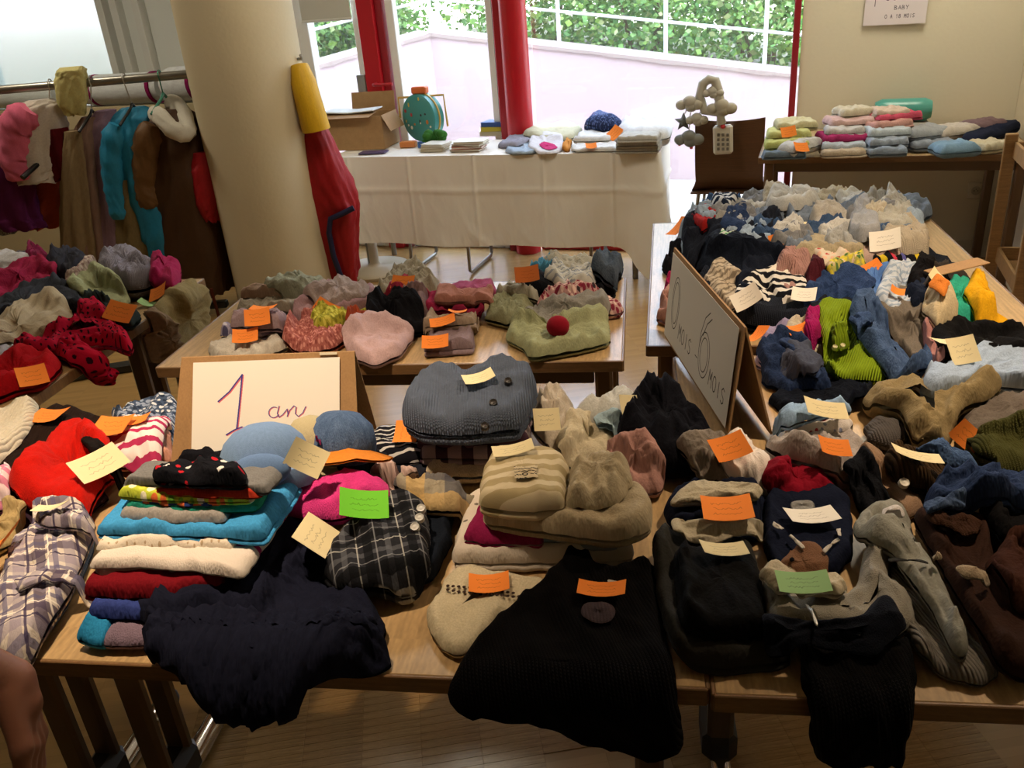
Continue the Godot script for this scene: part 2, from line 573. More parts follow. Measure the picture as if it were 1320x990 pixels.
	for i in n:
		var x0 := -0.152 + 0.304 * i / n; var x1 := -0.152 + 0.304 * (i + 1) / n
		var f := func(x, y): return pp + pb * Vector3(x, y, 0.006 * pow(absf(y - 0.125) / 0.25, 2) + 0.003 * sin(x * 14))
		b.smooth()
		for j in 4:
			var y0: float = -0.125 + 0.25 * j / 4; var y1: float = -0.125 + 0.25 * (j + 1) / 4
			b.quad(f.call(x0, y0), f.call(x1, y0), f.call(x1, y1), f.call(x0, y1), rb.z, [Vector2(float(i) / n, 1.0 - j / 4.0), Vector2((i + 1.0) / n, 1.0 - j / 4.0), Vector2((i + 1.0) / n, 1.0 - (j + 1) / 4.0), Vector2(float(i) / n, 1.0 - (j + 1) / 4.0)])
	obj("paper_notice", b, paper_mat(im), self, "white handwritten paper notice taped high on the bare beige wall", "notice")
func proj(p: Vector3) -> Vector2:
	var v := RT * p.x + FW * -p.z + DN * (EYE - p.y)
	return Vector2(660 + FL * v.x / v.z, 495 + FL * v.y / v.z)
# simple block capitals as strokes
func letters(s: String, x: float, y: float, w: float, h: float) -> Array:
	var G := {"A": [[[0, 1], [.5, 0], [1, 1]], [[.2, .65], [.8, .65]]], "B": [[[0, 1], [0, 0], [.7, .1], [.8, .3], [.1, .48], [.9, .65], [.8, .95], [0, 1]]], "Y": [[[0, 0], [.5, .5], [1, 0]], [[.5, .5], [.4, 1]]], "M": [[[0, 1], [.1, 0], [.5, .6], [.9, 0], [1, 1]]], "O": [arc_pts(.5, .5, .5, .5, 0, 360, 14)], "I": [[[.5, 0], [.5, 1]]], "S": [[[.95, .1], [.5, 0], [.1, .2], [.3, .45], [.8, .6], [.85, .85], [.5, 1], [.05, .9]]], "0": [arc_pts(.5, .5, .5, .5, 0, 360, 14)], "1": [[[.2, .25], [.55, 0], [.55, 1]]], "8": [arc_pts(.5, .25, .35, .25, 0, 360, 10), arc_pts(.5, .75, .45, .25, 0, 360, 10)], "-": [[[.1, .5], [.9, .5]]], "6": [[[.8, 0], [.3, .35], [.05, .7], [.3, 1], [.8, .95], [.95, .7], [.6, .5], [.1, .7]]]}
	var o := []
	for ch in s:
		if G.has(ch):
			for l in G[ch]:
				var q := []
				for p in l: q.append([x + p[0] * w * 0.72, y + p[1] * h])
				o.append(q)
		x += w
	return o
func build_window():
	var rb := rbasis()
	var white := plain("e9e7e0", 0.4)
	var red := plain("b3121f", 0.35)
	var glass := StandardMaterial3D.new()
	glass.albedo_color = Color(0.95, 0.98, 1.0, 0.06)
	glass.transparency = BaseMaterial3D.TRANSPARENCY_ALPHA
	glass.roughness = 0.02
	var fr := func(called, u0, u1, y0, y1, n, dep, m, parent):
		return sbox(called, RM((u0 + u1) / 2, n, (y0 + y1) / 2), Vector3(u1 - u0, y1 - y0, dep), m, rb, parent, 0.004)
	# right fixed window: red post .. wall
	var w1 := Node3D.new(); w1.name = "window_1"; add_child(w1); w1.set_meta("kind", "structure")
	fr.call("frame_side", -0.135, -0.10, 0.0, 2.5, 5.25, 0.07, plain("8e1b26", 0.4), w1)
	fr.call("frame_bottom", -1.66, -0.135, 0.0, 0.05, 5.26, 0.07, red, w1)
	fr.call("frame_top", -1.66, -0.135, 2.43, 2.5, 5.26, 0.07, red, w1)
	fr.call("pane", -1.66, -0.135, 0.07, 2.43, 5.28, 0.008, glass, w1)
	var w2 := Node3D.new(); w2.name = "window_2"; add_child(w2); w2.set_meta("kind", "structure")
	fr.call("frame_side", -1.93, -1.885, 0.0, 2.5, 5.26, 0.06, white, w2)
	fr.call("frame_side", -2.60, -2.545, 0.0, 2.5, 5.26, 0.06, white, w2)
	fr.call("frame_bottom", -2.545, -1.93, 0.0, 0.07, 5.26, 0.06, white, w2)
	fr.call("frame_top", -2.545, -1.93, 2.43, 2.5, 5.26, 0.06, white, w2)
	fr.call("pane", -2.545, -1.93, 0.07, 2.43, 5.28, 0.008, glass, w2)
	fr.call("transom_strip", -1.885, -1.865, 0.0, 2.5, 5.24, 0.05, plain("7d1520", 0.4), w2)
	# red post: flat jamb and round column
	var post := Node3D.new(); post.name = "trim_4"; add_child(post); post.set_meta("kind", "structure")
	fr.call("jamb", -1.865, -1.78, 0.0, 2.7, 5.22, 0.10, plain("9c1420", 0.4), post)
	var pc := RM(-1.735, 5.17, 0)
	var b := MB.new(pc)
	b.lathe(pc, [Vector2(0.082, 0), Vector2(0.082, 2.7)], Basis.IDENTITY, 32)
	obj("round_post", b, red, post)
	# glazed door on the left
	var d := Node3D.new(); d.name = "door_1"; add_child(d); d.set_meta("kind", "structure")
	fr.call("stile", -2.775, -2.66, 0.0, 2.5, 5.21, 0.07, red, d)
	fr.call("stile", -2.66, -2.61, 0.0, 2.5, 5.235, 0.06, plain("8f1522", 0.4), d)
	fr.call("frame_side", -2.83, -2.775, 0.0, 2.5, 5.24, 0.06, white, d)
	fr.call("frame_side", -3.33, -3.16, 0.0, 2.5, 5.24, 0.06, white, d)
	fr.call("rail", -3.16, -2.83, 0.0, 0.12, 5.24, 0.05, white, d)
	fr.call("rail", -3.16, -2.83, 2.4, 2.5, 5.24, 0.05, white, d)
	fr.call("pane", -3.16, -2.83, 0.12, 2.4, 5.26, 0.008, glass, d)
	fr.call("lock_plate", -2.845, -2.785, 1.02, 1.16, 5.195, 0.03, plain("a9aaa8", 0.35, 0.6), d)
	var hb := MB.new(RM(-2.66, 5.17, 1.1))
	hb.tube([RM(-2.70, 5.19, 1.1), RM(-2.70, 5.13, 1.1), RM(-2.68, 5.12, 1.1), RM(-2.56, 5.12, 1.1)], 0.011)
	obj("handle", hb, red, d)
	var kb := MB.new(RM(-2.70, 5.17, 1.0))
	kb.lathe(RM(-2.70, 5.175, 1.0), [Vector2(0.018, 0), Vector2(0.018, 0.01), Vector2(0.001, 0.012)], rb * Basis(Vector3.RIGHT, PI / 2), 16)
	obj("keyhole", kb, plain("b9b6ae", 0.3, 0.7), d)
	# roller blind in front of the left pane
	var bo := thing("roller_blind", "pale grey roller blind half lowered over the narrow left door pane", "blind", RM(-3.0, 5.18, 1.5))
	var bb := MB.new(bo.position); bb.box(RM(-3.0, 5.185, 1.98), Vector3(0.36, 0.96, 0.003), rb, 0.0005)
	obj("sheet", bb, plain("c9c6b8", 0.8), bo)
	bb = MB.new(bo.position); bb.tube([RM(-3.18, 5.185, 1.5), RM(-2.82, 5.185, 1.5)], 0.009); obj("bottom_bar", bb, plain("d8d6cc", 0.5), bo)
	bb = MB.new(bo.position); bb.tube([RM(-3.19, 5.18, 2.47), RM(-2.81, 5.18, 2.47)], 0.025); obj("roll", bb, plain("c9c6b8", 0.8), bo)
func build_outside():
	var gm := plaster("b5aea0")
	sbox("terrace", RM(-3.0, 12.4, -0.1), Vector3(26.0, 0.16, 13.9), gm, rbasis())
	# retaining wall: right end near, corner far
	var A := und(1100, 104, 6.7); var B := und(555, 42, 8.4); var C := und(330, 106, 7.4)
	var lm: StandardMaterial3D = plaster("c6b1b3")
	var wall := func(p, q, called):
		var b := MB.new((p + q) / 2)
		var dr: Vector3 = (q - p); dr.y = 0; dr = dr.normalized()
		var back := dr.cross(Vector3.UP)
		if back.dot(Vector3(0, 0, -1)) < 0: back = -back
		b.flat()
		var p0 := Vector3(p.x, -0.02, p.z); var q0 := Vector3(q.x, -0.02, q.z)
		var k := back * 0.25
		b.quad(p0, q0, q, p, -back); b.quad(p0 + k, q0 + k, q + k, p + k, back)
		b.quad(p, q, q + k, p + k, Vector3.UP); b.quad(p0, p, p + k, p0 + k, p - q); b.quad(q0, q, q + k, q0 + k, q - p)
		var o := obj(called, b, lm, self, "", "", "", "structure")
		# coping, a shade darker, with a weathered edge
		var c := MB.new((p + q) / 2)
		var n := 24
		var nz := FastNoiseLite.new(); nz.seed = 4; nz.frequency = 2.0
		for i in n:
			var a: Vector3 = p.lerp(q, float(i) / n); var e: Vector3 = p.lerp(q, (i + 1.0) / n)
			var wv: float = 0.03 + 0.012 * nz.get_noise_1d(i * 1.3)
			c.flat()
			c.quad(a - back * 0.02, e - back * 0.02, e - back * 0.02 - Vector3(0, wv, 0), a - back * 0.02 - Vector3(0, wv, 0), -back)
			c.quad(a - back * 0.02, e - back * 0.02, e + k + Vector3(0, 0.02, 0), a + k + Vector3(0, 0.02, 0), Vector3.UP)
		obj("coping", c, plaster("a8968f"), o)
	wall.call(A, B, "wall_terrace"); wall.call(C, B, "wall_terrace")
	# railing on the wall
	var rm := plain("d9dad6", 0.5)
	var rail := func(p, q, posts, label):
		var o := thing("terrace_railing", label, "railing", (p + q) / 2)
		for hgt in [0.28, 1.25]:
			var b := MB.new((p + q) / 2)
			b.tube([p + Vector3(0, hgt, 0), q + Vector3(0, hgt, 0)], 0.013, 8)
			obj("rail", b, rm, o)
		for t in posts:
			var s: Vector3 = p.lerp(q, t)
			var b := MB.new(s)
			b.tube([s, s + Vector3(0, 1.3, 0)], 0.018, 8)
			obj("post", b, rm, o)
	var bk := Vector3(0.03, 0, -0.12)
	rail.call(A + bk, B + bk, [0.02, 0.18, 0.40, 0.66, 0.985], "pale tube railing along the long terrace wall seen through the right windows")
	rail.call(C + bk, B + bk, [0.02, 0.3, 0.62, 0.985], "pale tube railing on the short terrace wall left of its corner")
	# shrubs beyond
	var specs := []
	for i in 4:
		specs.append([A.lerp(B, -0.12 + i * 0.31), 0, i])
	for i in 2:
		specs.append([C.lerp(B, 0.0 + i * 0.42), 1, i])
	var lbl0 := ["leafy green shrub nearest the right wall beyond the terrace railing", "dense green shrub in the middle of the right window", "dark leafed shrub just right of the red post", "light green shrub seen left of the red post"]
	var lbl1 := ["small green bush seen through the narrow left door pane", "sunlit green bush behind the short terrace wall"]
	for s in specs:
		var r := RandomNumberGenerator.new()
		r.seed = 900 + s[1] * 50 + s[2]
		var p: Vector3 = s[0] + (Vector3(0.35, 0, -1.0) if s[1] == 0 else Vector3(-0.25, 0, -1.25))
		p.y = 0.0
		var o := thing("garden_shrub", lbl0[s[2]] if s[1] == 0 else lbl1[s[2]], "shrub", p, "shrubs beyond the terrace")
		var big: float = (0.95 if s[1] == 0 else 0.6)
		var tb := MB.new(p)
		for k in 5:
			var e := Vector3(r.randf_range(-0.5, 0.5), r.randf_range(1.4, 2.0) * (1.0 if s[1] == 0 else 0.75), r.randf_range(-0.2, 0.2))
			tb.tube([p, p + e * 0.5 + Vector3(0.05, 0.1, 0), p + e], [0.035, 0.022, 0.008], 6)
		obj("stem", tb, plain("6d5b46", 0.9), o)
		var mesh := ArrayMesh.new()
		var V := PackedVector3Array(); var N := PackedVector3Array(); var Cc := PackedColorArray()
		for k in 7000:
			var th := r.randf() * TAU
			var ph := acos(r.randf_range(-1, 1))
			var rr := pow(r.randf(), 0.4)
			var c := Vector3(cos(th) * sin(ph) * 1.25, cos(ph) * 1.0, sin(th) * sin(ph) * 0.55) * rr * big
			c += Vector3(0.3 * sin(c.y * 3.0 + s[2]), (1.55 if s[1] == 0 else 1.25), 0)
			var a := Vector3(r.randfn(), r.randfn() * 0.6, r.randfn()).normalized()
			var bb := a.cross(Vector3(r.randfn(), r.randfn(), r.randfn())).normalized()
			var l := r.randf_range(0.035, 0.08); var w := l * 0.42
			var pts := [c, c + a * l * 0.5 + bb * w, c + a * l, c + a * l * 0.5 - bb * w]
			var g := r.randf()
			var col := Color(0.10 + 0.22 * g, 0.26 + 0.26 * g, 0.07 + 0.10 * g * r.randf())
			if r.randf() < 0.12: col = Color(0.45, 0.52, 0.22)
			var nn := a.cross(bb).normalized()
			for t in [0, 1, 2, 0, 2, 3]:
				V.append(pts[t]); N.append(nn); Cc.append(col)
		var arr := []
		arr.resize(Mesh.ARRAY_MAX)
		arr[Mesh.ARRAY_VERTEX] = V; arr[Mesh.ARRAY_NORMAL] = N; arr[Mesh.ARRAY_COLOR] = Cc
		mesh.add_surface_from_arrays(Mesh.PRIMITIVE_TRIANGLES, arr)
		var lm2 := StandardMaterial3D.new()
		lm2.vertex_color_use_as_albedo = true
		lm2.roughness = 0.7
		lm2.backlight_enabled = true
		lm2.backlight = Color(0.3, 0.4, 0.15)
		lm2.cull_mode = BaseMaterial3D.CULL_DISABLED
		var mi := MeshInstance3D.new()
		mi.name = "foliage"
		mi.mesh = mesh
		mi.material_override = lm2
		o.add_child(mi)
	# soil bank under the shrubs
	var sb := MB.new(A)
	sb.flat()
	for s in [[A, B], [C, B]]:
		var p: Vector3 = s[0]; var q: Vector3 = s[1]
		var k := Vector3(0.9, 0, -3.2)
		sb.quad(p + Vector3(0, -0.1, -0.2), q + Vector3(0, -0.1, -0.2), q + k, p + k, Vector3.UP)
	obj("soil_bank", sb, plain("5c5a3e", 0.95), self, "", "", "", "structure")
# ---------------------------------------------------------------- tables
var EDGE := {}
func table(key: String, label: String, fl: Vector2, ang: float, w: float, d: float, legs: String, group := "sale tables"):
	# fl: front left corner (x, forward); ang turns clockwise seen from above
	var ex := Vector3(cos(ang), 0, sin(ang))
	var ey := Vector3(sin(ang), 0, -cos(ang))
	var o0 := W(fl.x, fl.y, 0)
	var c := o0 + ex * w / 2 + ey * d / 2
	var bs := Basis(ex, Vector3.UP, -ey)
	EDGE[key] = [[o0, -ey], [o0 + ey * d, ey], [o0, -ex], [o0 + ex * w, ex]]
	var o := thing("folding_table", label, "table", c, group)
	var b := MB.new(c)
	b.box(c + Vector3(0, T - 0.013, 0), Vector3(w - 0.006, 0.026, d - 0.006), bs, 0.001)
	obj("tabletop", b, wood("c9a878", 0.3), o)
	for s in [[0, d / 2, w, 0.006], [0, -d / 2, w, 0.006], [w / 2, 0, 0.006, d], [-w / 2, 0, 0.006, d]]:
		var eb := MB.new(c)
		eb.box(c + bs * Vector3(s[0], T - 0.0145, s[1]), Vector3(s[2], 0.0295, s[3]), bs, 0.0015)
		obj("edge_band", eb, wood("8a6844", 0.4), o)
	if legs == "tee":
		for sx in [-1, 1]:
			var lx: float = sx * (w / 2 - 0.075)
			var foot := c + bs * Vector3(lx, 0, 0)
			for sz in [-0.04, 0.04]:
				var lb := MB.new(c)
				lb.box(foot + bs * Vector3(0, 0.39, sz * 1.0), Vector3(0.055, 0.64, 0.03), bs, 0.010)
				obj("leg", lb, plain("5a4a3a", 0.35, 0.5), o)
			var jb := MB.new(c)
			jb.box(foot + bs * Vector3(0, 0.075, 0), Vector3(0.075, 0.09, 0.13), bs, 0.02)
			obj("joint_cap", jb, plain("141414", 0.5), o)
			var fb := MB.new(c)
			fb.tube([foot + bs * Vector3(0, 0.032, -d * 0.42), foot + bs * Vector3(0, 0.034, 0), foot + bs * Vector3(0, 0.032, d * 0.42)], 0.025, 14)
			var fbar := obj("foot_bar", fb, plain("d9d9d9", 0.12, 1.0), o)
			for sz in [-1, 1]:
				var cb := MB.new(c)
				cb.ball(foot + bs * Vector3(0, 0.030, sz * d * 0.42), Vector3(0.03, 0.03, 0.03))
				obj("foot_cap", cb, plain("141414", 0.5), fbar)
			var ub := MB.new(c)
			ub.box(foot + bs * Vector3(0, T - 0.045, 0), Vector3(0.06, 0.03, d * 0.8), bs, 0.006)
			obj("top_bracket", ub, plain("4b4238", 0.4, 0.5), o)
	else:
		for sx in [-1, 1]:
			for sz in [-1, 1]:
				var lb := MB.new(c)
				lb.box(c + bs * Vector3(sx * (w / 2 - 0.05), (T - 0.03) / 2, sz * (d / 2 - 0.05)), Vector3(0.045, T - 0.03, 0.045), bs, 0.008)
				obj("leg", lb, plain("6b5136", 0.4, 0.2), o)
		for sz in [-1, 1]:
			var ab := MB.new(c)
			ab.box(c + bs * Vector3(0, T - 0.055, sz * (d / 2 - 0.05)), Vector3(w - 0.15, 0.05, 0.025), bs, 0.003)
			obj("apron", ab, plain("5d4730", 0.45), o)
	return o
func build_tables():
	var a := deg_to_rad(9.6)
	table("FL", "beech folding table nearest the camera carrying the one year clothes", Vector2(0.226 - 1.2 * cos(a), 0.826 + 1.2 * sin(a)), a, 1.2, 0.7, "tee")
	table("FLL", "beech folding table at the far left of the front row", Vector2(0.226 - 2.41 * cos(a), 0.826 + 2.41 * sin(a)), a, 1.2, 0.64, "tee")
	table("FR", "beech folding table at the front right under dark trousers", Vector2(0.231, 0.815), deg_to_rad(9.2), 0.95, 1.10, "tee")
	table("R", "beech folding table under the big jumbled pile of baby clothes", Vector2(0.355, 1.985), deg_to_rad(11.5), 0.98, 1.2, "square")
	table("M", "beech table in the middle of the room with small folded clothes", Vector2(0.28 - 1.26 * cos(a), 1.905 + 1.26 * sin(a)), a, 1.26, 0.65, "square")
	table("L", "beech table at the left with clothes beside the coat rack", Vector2(-1.19 - 1.2 * cos(a), 2.235 + 1.2 * sin(a)), a, 1.2, 0.70, "tee")
	table("LN", "beech table at the left under the red dotted garment", Vector2(-1.268 - 1.2 * cos(a), 1.79 + 1.2 * sin(a)), a, 1.2, 0.435, "tee")
	var p := RM(-0.24, 4.42, 0)
	table("BT", "beech table in the corner against the beige wall with stacked baby clothes", Vector2(p.x, -p.z), RA, 1.22, 0.8, "square")
# ---------------------------------------------------------------- cloth laid on the tables
const CELL := 0.012
const HX0 := -2.7
const HZ0 := 0.3
const HNX := 460
const HNZ := 440
var HM := PackedFloat32Array()      # what the next garment rests on (cloth gives way a little)
var HT := PackedFloat32Array()      # true upper surface, for tags and sewn-on parts
var ridge := FastNoiseLite.new()
var soft := FastNoiseLite.new()
func init_cloth():
	HM.resize(HNX * HNZ)
	HM.fill(T)
	HT.resize(HNX * HNZ)
	HT.fill(T)
	ridge.noise_type = FastNoiseLite.TYPE_SIMPLEX_SMOOTH
	ridge.fractal_type = FastNoiseLite.FRACTAL_RIDGED
	ridge.fractal_octaves = 2
	ridge.fractal_gain = 0.45
	ridge.frequency = 1.0
	ridge.domain_warp_enabled = true
	ridge.domain_warp_amplitude = 0.45
	ridge.domain_warp_frequency = 0.7
	soft.noise_type = FastNoiseLite.TYPE_SIMPLEX_SMOOTH
	soft.frequency = 1.0
	soft.fractal_octaves = 2
func hm(x: float, z: float) -> float:
	return HM[clampi(int((z - HZ0) / CELL), 0, HNZ - 1) * HNX + clampi(int((x - HX0) / CELL), 0, HNX - 1)]
func ht(x: float, z: float) -> float:
	return HT[clampi(int((z - HZ0) / CELL), 0, HNZ - 1) * HNX + clampi(int((x - HX0) / CELL), 0, HNX - 1)]
func hm_put(x: float, z: float, y: float, yt := -1.0):
	var i := int((x - HX0) / CELL); var j := int((z - HZ0) / CELL)
	if i < 1 or j < 1 or i >= HNX - 1 or j >= HNZ - 1: return
	for dj in [-1, 0, 1]:
		var k: int = (j + dj) * HNX + i
		for e in [k - 1, k, k + 1]:
			if HM[e] < y: HM[e] = y
			if HT[e] < maxf(y, yt): HT[e] = maxf(y, yt)
func seg_near(p: Vector2, a: Vector2, b: Vector2) -> Vector2:
	var d := b - a
	var l := d.length_squared()
	if l < 1e-9: return a
	return a + d * clampf((p - a).dot(d) / l, 0.0, 1.0)
# a piece of cloth whose outline is given where it lies on the photographed table
func g(called: String, label: String, category: String, m: Material, pts: Array, o := {}) -> MeshInstance3D:
	var t: float = o.get("t", 0.02)
	var wr: float = o.get("w", 0.006)
	var M: int = o.get("M", 76)
	var R: int = o.get("R", 14)
	var edge = null
	if o.has("e"): edge = EDGE[o.e[0]][o.e[1]]
	var poly: Array[Vector2] = []
	var yp := T + t * 0.5
	if pts[0] is Vector2:
		for p in pts: poly.append(p)
	else:
		if o.has("h"): yp = T + o.h
		else:
			var cx := 0.0; var cy := 0.0
			for p in pts: cx += p[0]; cy += p[1]
			cx /= pts.size(); cy /= pts.size()
			for it in 2:
				var hs := []
				for p in pts:
					for f in [0.3, 0.55, 0.8]:
						var v := un(lerpf(cx, p[0], f), lerpf(cy, p[1], f), yp)
						hs.append(ht(v.x, -v.z) if o.has("parent") else minf(hm(v.x, -v.z), T + o.get("cap", 9.0)))
				hs.sort()
				yp = hs[int(hs.size() * o.get("q", 0.5))] + t * 0.5
		for p in pts: poly.append(place(p[0], p[1], yp, edge))
	# even samples, slightly rounded corners
	var per := 0.0
	for i in poly.size(): per += poly[i].distance_to(poly[(i + 1) % poly.size()])
	var bd: Array[Vector2] = []
	var step := per / M
	var acc := 0.0
	for i in poly.size():
		var a := poly[i]; var b := poly[(i + 1) % poly.size()]
		var l := a.distance_to(b)
		while acc < l and bd.size() < M:
			bd.append(a.lerp(b, acc / l))
			acc += step
		acc -= l
	M = bd.size()
	for it in o.get("round", 2):
		var nb: Array[Vector2] = []
		for j in M: nb.append(bd[j] * 0.5 + (bd[(j + 1) % M] + bd[(j + M - 1) % M]) * 0.25)
		bd = nb
	var cen := Vector2.ZERO
	for p in bd: cen += p
	cen /= M
	var sd := float(hash(label + called) % 997)
	var wob: float = o.get("wob", 0.004)
	for j in M:
		var d := (bd[j] - cen).normalized()
		bd[j] += d * wob * soft.get_noise_2d(bd[j].x * 22.0 + sd, bd[j].y * 22.0)
	var spine: Array[Vector2] = []
	if o.has("c"):
		for p in o.c: spine.append(place(p[0], p[1], yp, edge))
	var hub: Array[Vector2] = []
	for j in M:
		if spine.size() < 2: hub.append(cen)
		else:
			var best := spine[0]
			for k in spine.size() - 1:
				var q := seg_near(bd[j], spine[k], spine[k + 1])
				if q.distance_squared_to(bd[j]) < best.distance_squared_to(bd[j]): best = q
			hub.append(best)
	var area := 0.0
	for j in M: area += bd[j].cross(bd[(j + 1) % M])
	var ang := deg_to_rad(o.get("a", 0.0))
	var ca := cos(ang); var sa := sin(ang)
	var uang := ang + deg_to_rad(o.get("ua", 0.0))
	var cu := cos(uang); var su := sin(uang)
	var fx: float = o.get("fx", 13.0); var fy: float = o.get("fy", 4.5)
	var layers: int = o.get("n", 1)
	var tl := t / layers
	var er: float = maxf(0.010, tl * o.get("er", 0.8))
	var V := PackedVector3Array(); var UV := PackedVector2Array(); var I := PackedInt32Array()
	var prev := PackedFloat32Array()
	var origin := Vector3(cen.x, hm(cen.x, cen.y), -cen.y)
	var S := M * (R + 1)
	var zl: float = o.get("lift", 0.0015)
	var rv := RandomNumberGenerator.new()
	rv.seed = int(sd) + 5
	# what the cloth lies on, smoothed, never climbing far up a taller neighbour
	var bas := PackedFloat32Array(); bas.resize(S)
	var raw := PackedFloat32Array(); raw.resize(S)
	for i in R + 1:
		var r := 0.0 if i == 0 else sin(float(i) / R * PI * 0.5)
		for j in M:
			var p := hub[j] + (bd[j] - hub[j]) * r
			raw[i * M + j] = ht(p.x, p.y) if o.has("parent") else hm(p.x, p.y)
	var srt := raw.duplicate()
	srt.sort()
	var cap_y: float = srt[int(S * o.get("q", 0.35 if o.has("parent") else 0.5))] + o.get("climb", 0.016 if o.has("parent") else 0.03)
	if o.has("cap"): cap_y = minf(cap_y, T + o.cap)
	for k in S: raw[k] = minf(raw[k], cap_y)
	if o.has("fix"): raw.fill(T + o.h - t * 0.5)
	bas = raw.duplicate()
	for it in o.get("sm", 3):
		var nb := bas.duplicate()
		for i in R + 1:
			for j in M:
				var k := i * M + j
				var a := bas[i * M + (j + 1) % M] + bas[i * M + (j + M - 1) % M]
				a += bas[mini(i + 1, R) * M + j] + bas[maxi(i - 1, 0) * M + j]
				nb[k] = maxf(bas[k] * 0.4 + a * 0.15, raw[k] - 0.002)
		bas = nb
	for k in S: bas[k] += zl
	for ly in layers:
		var off := V.size()
		var shift := Vector2.ZERO
		var scl := 1.0
		if layers > 1:
			shift = Vector2(rv.randf_range(-0.004, 0.004), rv.randf_range(-0.005, 0.005))
			scl = rv.randf_range(0.965, 1.0)
		var tops := PackedFloat32Array(); tops.resize(S)
		var bots := PackedFloat32Array(); bots.resize(S)
		var sup := PackedFloat32Array(); sup.resize(S)
		var P := PackedVector2Array(); P.resize(S)
		var last := ly == layers - 1
		for i in R + 1:
			var r := sin(float(i) / R * PI * 0.5)
			if i == 0: r = 0.0
			for j in M:
				var k := i * M + j
				var hb := hub[j]
				var p := hb + (bd[j] - hb) * r * scl + shift
				P[k] = p
				var base: float = prev[k] if ly > 0 else bas[k]
				var d := (1.0 - r) * bd[j].distance_to(hb)
				var e := clampf(d / er, 0.0, 1.0)
				var prof := sqrt(maxf(0.0, 1.0 - (1.0 - e) * (1.0 - e)))
				var q := p - cen
				var qx := q.x * ca - q.y * sa; var qy := q.x * sa + q.y * ca
				var nn := 0.0
				if last:
					nn = (ridge.get_noise_2d(qx * fx + sd, qy * fy + sd * 0.7) * 0.5 + 0.5) * wr * (0.25 + 0.75 * e)
					nn *= 1.8
					nn += (ridge.get_noise_2d(qx * fx * 2.1 + sd * 3.0, qy * fy * 2.6 - sd) * 0.5 + 0.5) * wr * 0.85 * (0.3 + 0.7 * e)
					nn += soft.get_noise_2d(qx * 7.0 + sd, qy * 7.0) * wr * 0.7 * e
				else: nn = (soft.get_noise_2d(qx * 9.0 + sd + ly * 7, qy * 9.0) * 0.5 + 0.5) * 0.003 * e
				tops[k] = maxf(base + tl * (0.5 + 0.5 * prof) + nn, base + 0.0008)
				bots[k] = base + tl * (0.5 - 0.5 * prof)
				sup[k] = base + tl * (0.4 + 0.45 * prof) + nn * 0.3
		prev = tops
		for side in 2:
			for k in S:
				var y: float = tops[k] if side == 0 else bots[k]
				V.append(bent(P[k], y, edge) - origin)
				var q2 := P[k] - cen
				UV.append(Vector2(q2.x * cu - q2.y * su, q2.x * su + q2.y * cu))
		for i in R:
			for j in M:
				var a := off + i * M + j; var b := off + i * M + (j + 1) % M
				var c := a + M; var d := b + M
				if area > 0: I.append_array([a, d, c, a, b, d])
				else: I.append_array([a, c, d, a, d, b])
				a += S; b += S; c += S; d += S
				if area > 0: I.append_array([a, c, d, a, d, b])
				else: I.append_array([a, d, c, a, b, d])
		if last:
			for k in S: hm_put(P[k].x, P[k].y, sup[k], tops[k])
	var arr := []
	arr.resize(Mesh.ARRAY_MAX)
	arr[Mesh.ARRAY_VERTEX] = V; arr[Mesh.ARRAY_TEX_UV] = UV; arr[Mesh.ARRAY_INDEX] = I
	var st := SurfaceTool.new()
	st.create_from_arrays(arr)
	st.generate_normals()
	st.generate_tangents()
	var mi := MeshInstance3D.new()
	mi.mesh = st.commit()
	mi.material_override = m
	if o.has("parent"):
		mi.name = called
		o.parent.add_child(mi, true)
		mi.position = origin - world_of(o.parent)
		if label: mi.set_meta("label", label)
	else:
		mi.name = numbered(called)
		add_child(mi)
		mi.position = origin
		meta(mi, label, category, o.get("group", ""))
	return mi
func place(px: float, py: float, y: float, edge) -> Vector2:
	var v := un(px, py, y)
	if edge != null:
		var e0: Vector3 = edge[0]; var nn: Vector3 = edge[1]
		var s := (v - e0).dot(nn)
		if s > 0.012:
			var eye := Vector3(0, EYE, 0)
			var d := v - eye
			var k := (e0 + nn * 0.022 - eye).dot(nn) / d.dot(nn)
			var h := eye + d * k
			var lat := h - nn * (h - e0).dot(nn)
			var q := lat + nn * (0.02 + maxf(0.0, T - h.y))
			return Vector2(q.x, -q.z)
	return Vector2(v.x, -v.z)
func bent(p: Vector2, y: float, edge) -> Vector3:
	if edge == null: return Vector3(p.x, y, -p.y)
	var e0: Vector3 = edge[0]; var nn: Vector3 = edge[1]
	var v := Vector3(p.x, 0, -p.y)
	var s := (v - Vector3(e0.x, 0, e0.z)).dot(nn)
	if s <= 0.0: return Vector3(p.x, y, -p.y)
	var r0 := 0.012
	var hh := y - T
	var a := minf(s / (r0 + 0.008), PI * 0.5)
	var rest := maxf(0.0, s - a * (r0 + 0.008))
	var b := v - nn * s
	b += nn * ((r0 + hh) * sin(a) + rest * cos(a))
	b.y = T - r0 + (r0 + hh) * cos(a) - rest * sin(a)
	return b
